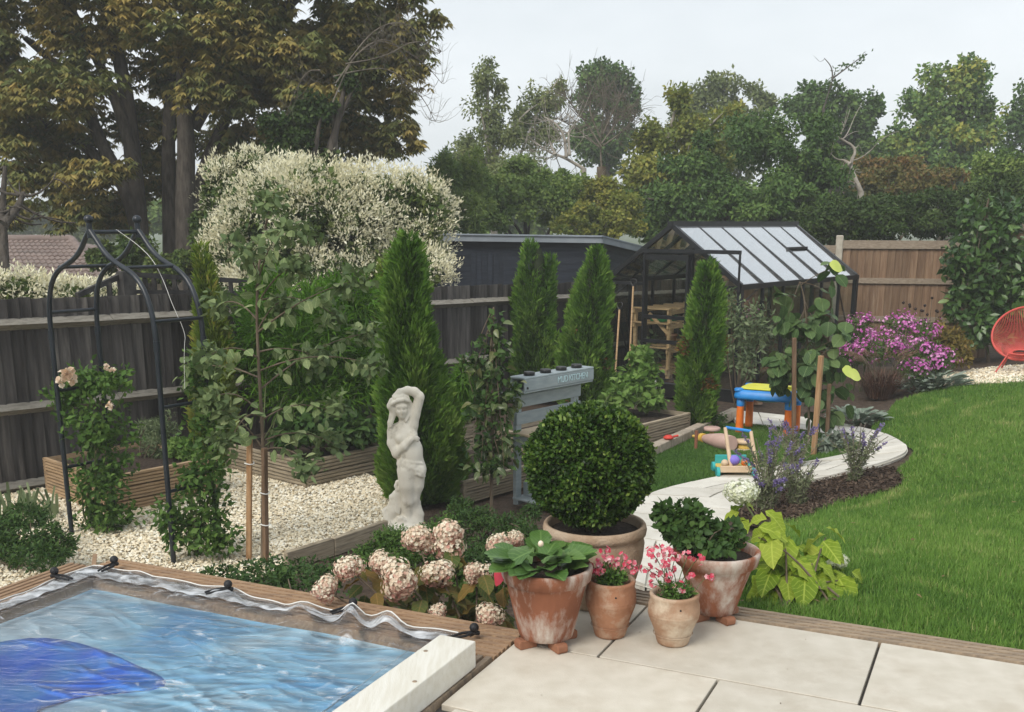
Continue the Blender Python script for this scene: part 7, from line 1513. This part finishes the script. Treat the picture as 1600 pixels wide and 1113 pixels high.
# ------------------------------------------------------------------ coral string chair
pm('coral', (.54, .075, .06), (.62, .11, .09), 9, .45)
def chair():
    g = G(1592, 582); t = thing('string_chair', g, 'coral red oval string chair on the gravel circle', 'chair'); fw = unit(np.array([-.55, -.83, 0])); sd_ = np.array([-fw[1], fw[0], 0]); up_ = np.array([0, 0, 1.])
    bk = unit(-fw*.62+up_*.78); c = np.array(g)+up_*.53-fw*.05
    rim = [c+sd_*.39*math.cos(a)+bk*.43*math.sin(a)+fw*.05*(math.cos(2*a)) for a in np.linspace(0, 6.2832, 49)]
    MB().tube(rim, .014, 8, False).build('rim', 'coral', t)
    c2 = np.array(g)+up_*.28+fw*.10; ring = [c2+sd_*.10*math.cos(a)+(bk*.4+(-fw)*.6)*.10*math.sin(a) for a in np.linspace(0, 6.2832, 49)]
    MB().tube(ring, .010, 8, False).build('seat_ring', 'coral', t)
    m = MB()
    for i in range(96):
        a = 6.2832*i/96; p = c+sd_*.385*math.cos(a)+bk*.425*math.sin(a)+fw*.05*math.cos(2*a); q = c2+sd_*.10*math.cos(a)+(bk*.4-fw*.6)*.10*math.sin(a); m.tube([p, (p+q)/2-bk*.02-up_*.035, q], .0035, 4, False)
    m.build('cords', 'coral', t, kind='stuff')
    for sx, sf in ((-1, 1), (1, 1), (-1, -1), (1, -1)):
        p = np.array(g)+sd_*sx*.27+fw*sf*.25; p[2] = hgt(p[0], p[1])+.01; MB().tube([p, np.array(g)+sd_*sx*.13+fw*(.08+.1*sf)+up_*.27], .011, 8).build('leg', 'coral', t)
    MB().tube([np.array(g)+sd_*.15*math.cos(a)+fw*(.08+.12*math.sin(a))+up_*.265 for a in np.linspace(0, 6.2832, 25)], .011, 8, False).build('base_ring', 'coral', t)
chair()
# ------------------------------------------------------------------ things in and about the greenhouse
pm('green_tray', (.03, .22, .07), (.04, .28, .10), 8, .5)
pm('sack', (.66, .63, .56), (.74, .71, .65), 8, .85, .4, 30)
def little_pot(name, label, p, r, h_, mat='terracotta_pale', plant=None, seed=0):
    t = thing(name, p, label, 'plant pot', 'pots in and about the greenhouse'); MB().lathe(p, [(r*.68, 0), (r*.95, h_*.78), (r*1.05, h_*.79), (r*1.06, h_), (r*.96, h_), (r*.9, h_*.85), (.001, h_*.84)], 24).build('body', mat, t)
little_pot('clay_pot', 'clay pot on the third shelf of the greenhouse staging', gh(.75, 1.5, -.10), .085, .15)
little_pot('clay_pot.001', 'clay pot at the far end of the greenhouse shelf', gh(1.5, 1.55, -.10), .09, .16)
little_pot('clay_pot.002', 'tall clay pot standing outside the greenhouse side', gh(1.25, -.28, -.66), .14, .27)
little_pot('clay_pot.003', 'pale clay pot just behind the slim browned conifer', gh(-.05, -.35, -.66), .10, .22)
tr = thing('seed_tray', gh(.7, 1.55, .245), 'green seed tray on the greenhouse staging', 'tray'); MB().box(gh(.62, 1.55, .275), (.34, .24, .07), (*Wd, 0), (*Nd, 0)).build('tray', 'green_tray', tr, bevel=.006)
MB().box(gh(.62, 1.55, .312), (.30, .20, .004), (*Wd, 0), (*Nd, 0)).build('compost', 'compost', tr)
sk = thing('compost_sack', gh(-.30, 1.25, -.66), 'white sack slumped by the greenhouse door', 'sack')
MB().ball(gh(-.30, 1.25, -.55), (.20, .16, .15), 20, 12).build('sack', 'sack', sk); MB().tube([gh(-.30, 1.25, -.42), gh(-.29, 1.24, -.36)], [.03, .05], 10).build('neck', 'sack', sk)
tq = thing('black_trough', gh(-.30, .85, -.66), 'black plastic trough by the greenhouse door', 'trough'); MB().box(gh(-.28, .62, -.56), (.26, .55, .2), (*Wd, 0), (*Nd, 0)).build('trough', 'black_plastic', tq, bevel=.015); MB().box(gh(-.28, .62, -.455), (.20, .49, .012), (*Wd, 0), (*Nd, 0)).build('compost', 'compost', tq)
def tool(name, label, a, b, head=None):
    t = thing(name, a, label, 'garden tool'); MB().tube([a, b], .014, 8).build('shaft', 'staging_wood', t)
    d = unit(np.array(b)-np.array(a)); s_ = np.array([*Nd, 0])
    MB().tube(smoothpoly([np.array(b), np.array(b)+d*.05+s_*.05, np.array(b)+d*.10+s_*.045, np.array(b)+d*.10-s_*.045, np.array(b)+d*.05-s_*.05, np.array(b)], 1), .010, 8).build('grip', 'black_plastic', t)
    MB().box(np.array(a)-d*.10, (.16, .012, .22), s_, np.cross(d, s_), d).build('blade', 'steel', t, bevel=.004)
tool('garden_spade', 'spade with wooden shaft leaning on the greenhouse gable', gh(-.25, 1.75, -.42), gh(-.05, 1.85, .42))
tool('garden_fork', 'long-handled tool leaning on the greenhouse door frame', gh(-.28, 1.50, -.42), gh(-.06, 1.62, .75))

# dry leaf crumbs blown about
leafmat('dry_leaf', [(.06, .04, .025), (.16, .10, .05), (.28, .20, .10)], trans=.1, rough=.8)
def litter(name, label, poly, n, seed, z, s0):
    rg = rgen(seed); lo = np.min(poly, 0); hi = np.max(poly, 0); x = rg.uniform(lo[0], hi[0], n); y = rg.uniform(lo[1], hi[1], n); k = inpoly(x, y, poly); x, y = x[k], y[k]; n = len(x)
    tag(leaves(name, np.stack([x, y, z(x, y)], 1), rdir(rg, n)*[1, 1, .1], np.array([0, 0, 1.])+rg.normal(size=(n, 3))*.25, s0*(.4+rg.random(n)), s0*(.25+.4*rg.random(n)), rg.random(n), 'dry_leaf', None), label, 'leaf litter')
litter('leaf_litter', 'tiny dry leaf crumbs scattered over the patio slabs', [UV(*p)[:2] for p in ((-1.6, 2.6), (1.6, 2.6), (1.6, 4.08), (-1.6, 4.08))], 70, 801, lambda x, y: .0025+0*x, .008)
litter('leaf_litter.001', 'small dry leaves fallen on the lawn', lawn_poly, 260, 802, lambda x, y: hgt(x, y)+.022, .035)
# ------------------------------------------------------------------ the damp air
hz = MB().box((0, 700, 3.95), (3800, 2000, 13.1)).build('haze', 'soil', kind='stuff'); hz.data.materials.clear()
hm = bpy.data.materials.new('haze_air'); hm.use_nodes = True; hm.node_tree.nodes.clear()
ho = hm.node_tree.nodes.new('ShaderNodeOutputMaterial'); hv = hm.node_tree.nodes.new('ShaderNodeVolumePrincipled')
hv.inputs['Color'].default_value = (.95, .97, .99, 1); hv.inputs['Density'].default_value = .0022; hv.inputs['Anisotropy'].default_value = .0
hm.node_tree.links.new(hv.outputs[0], ho.inputs['Volume']); hz.data.materials.append(hm)
hz['label'] = 'pale damp haze in the air over the whole garden'; hz['category'] = 'haze'
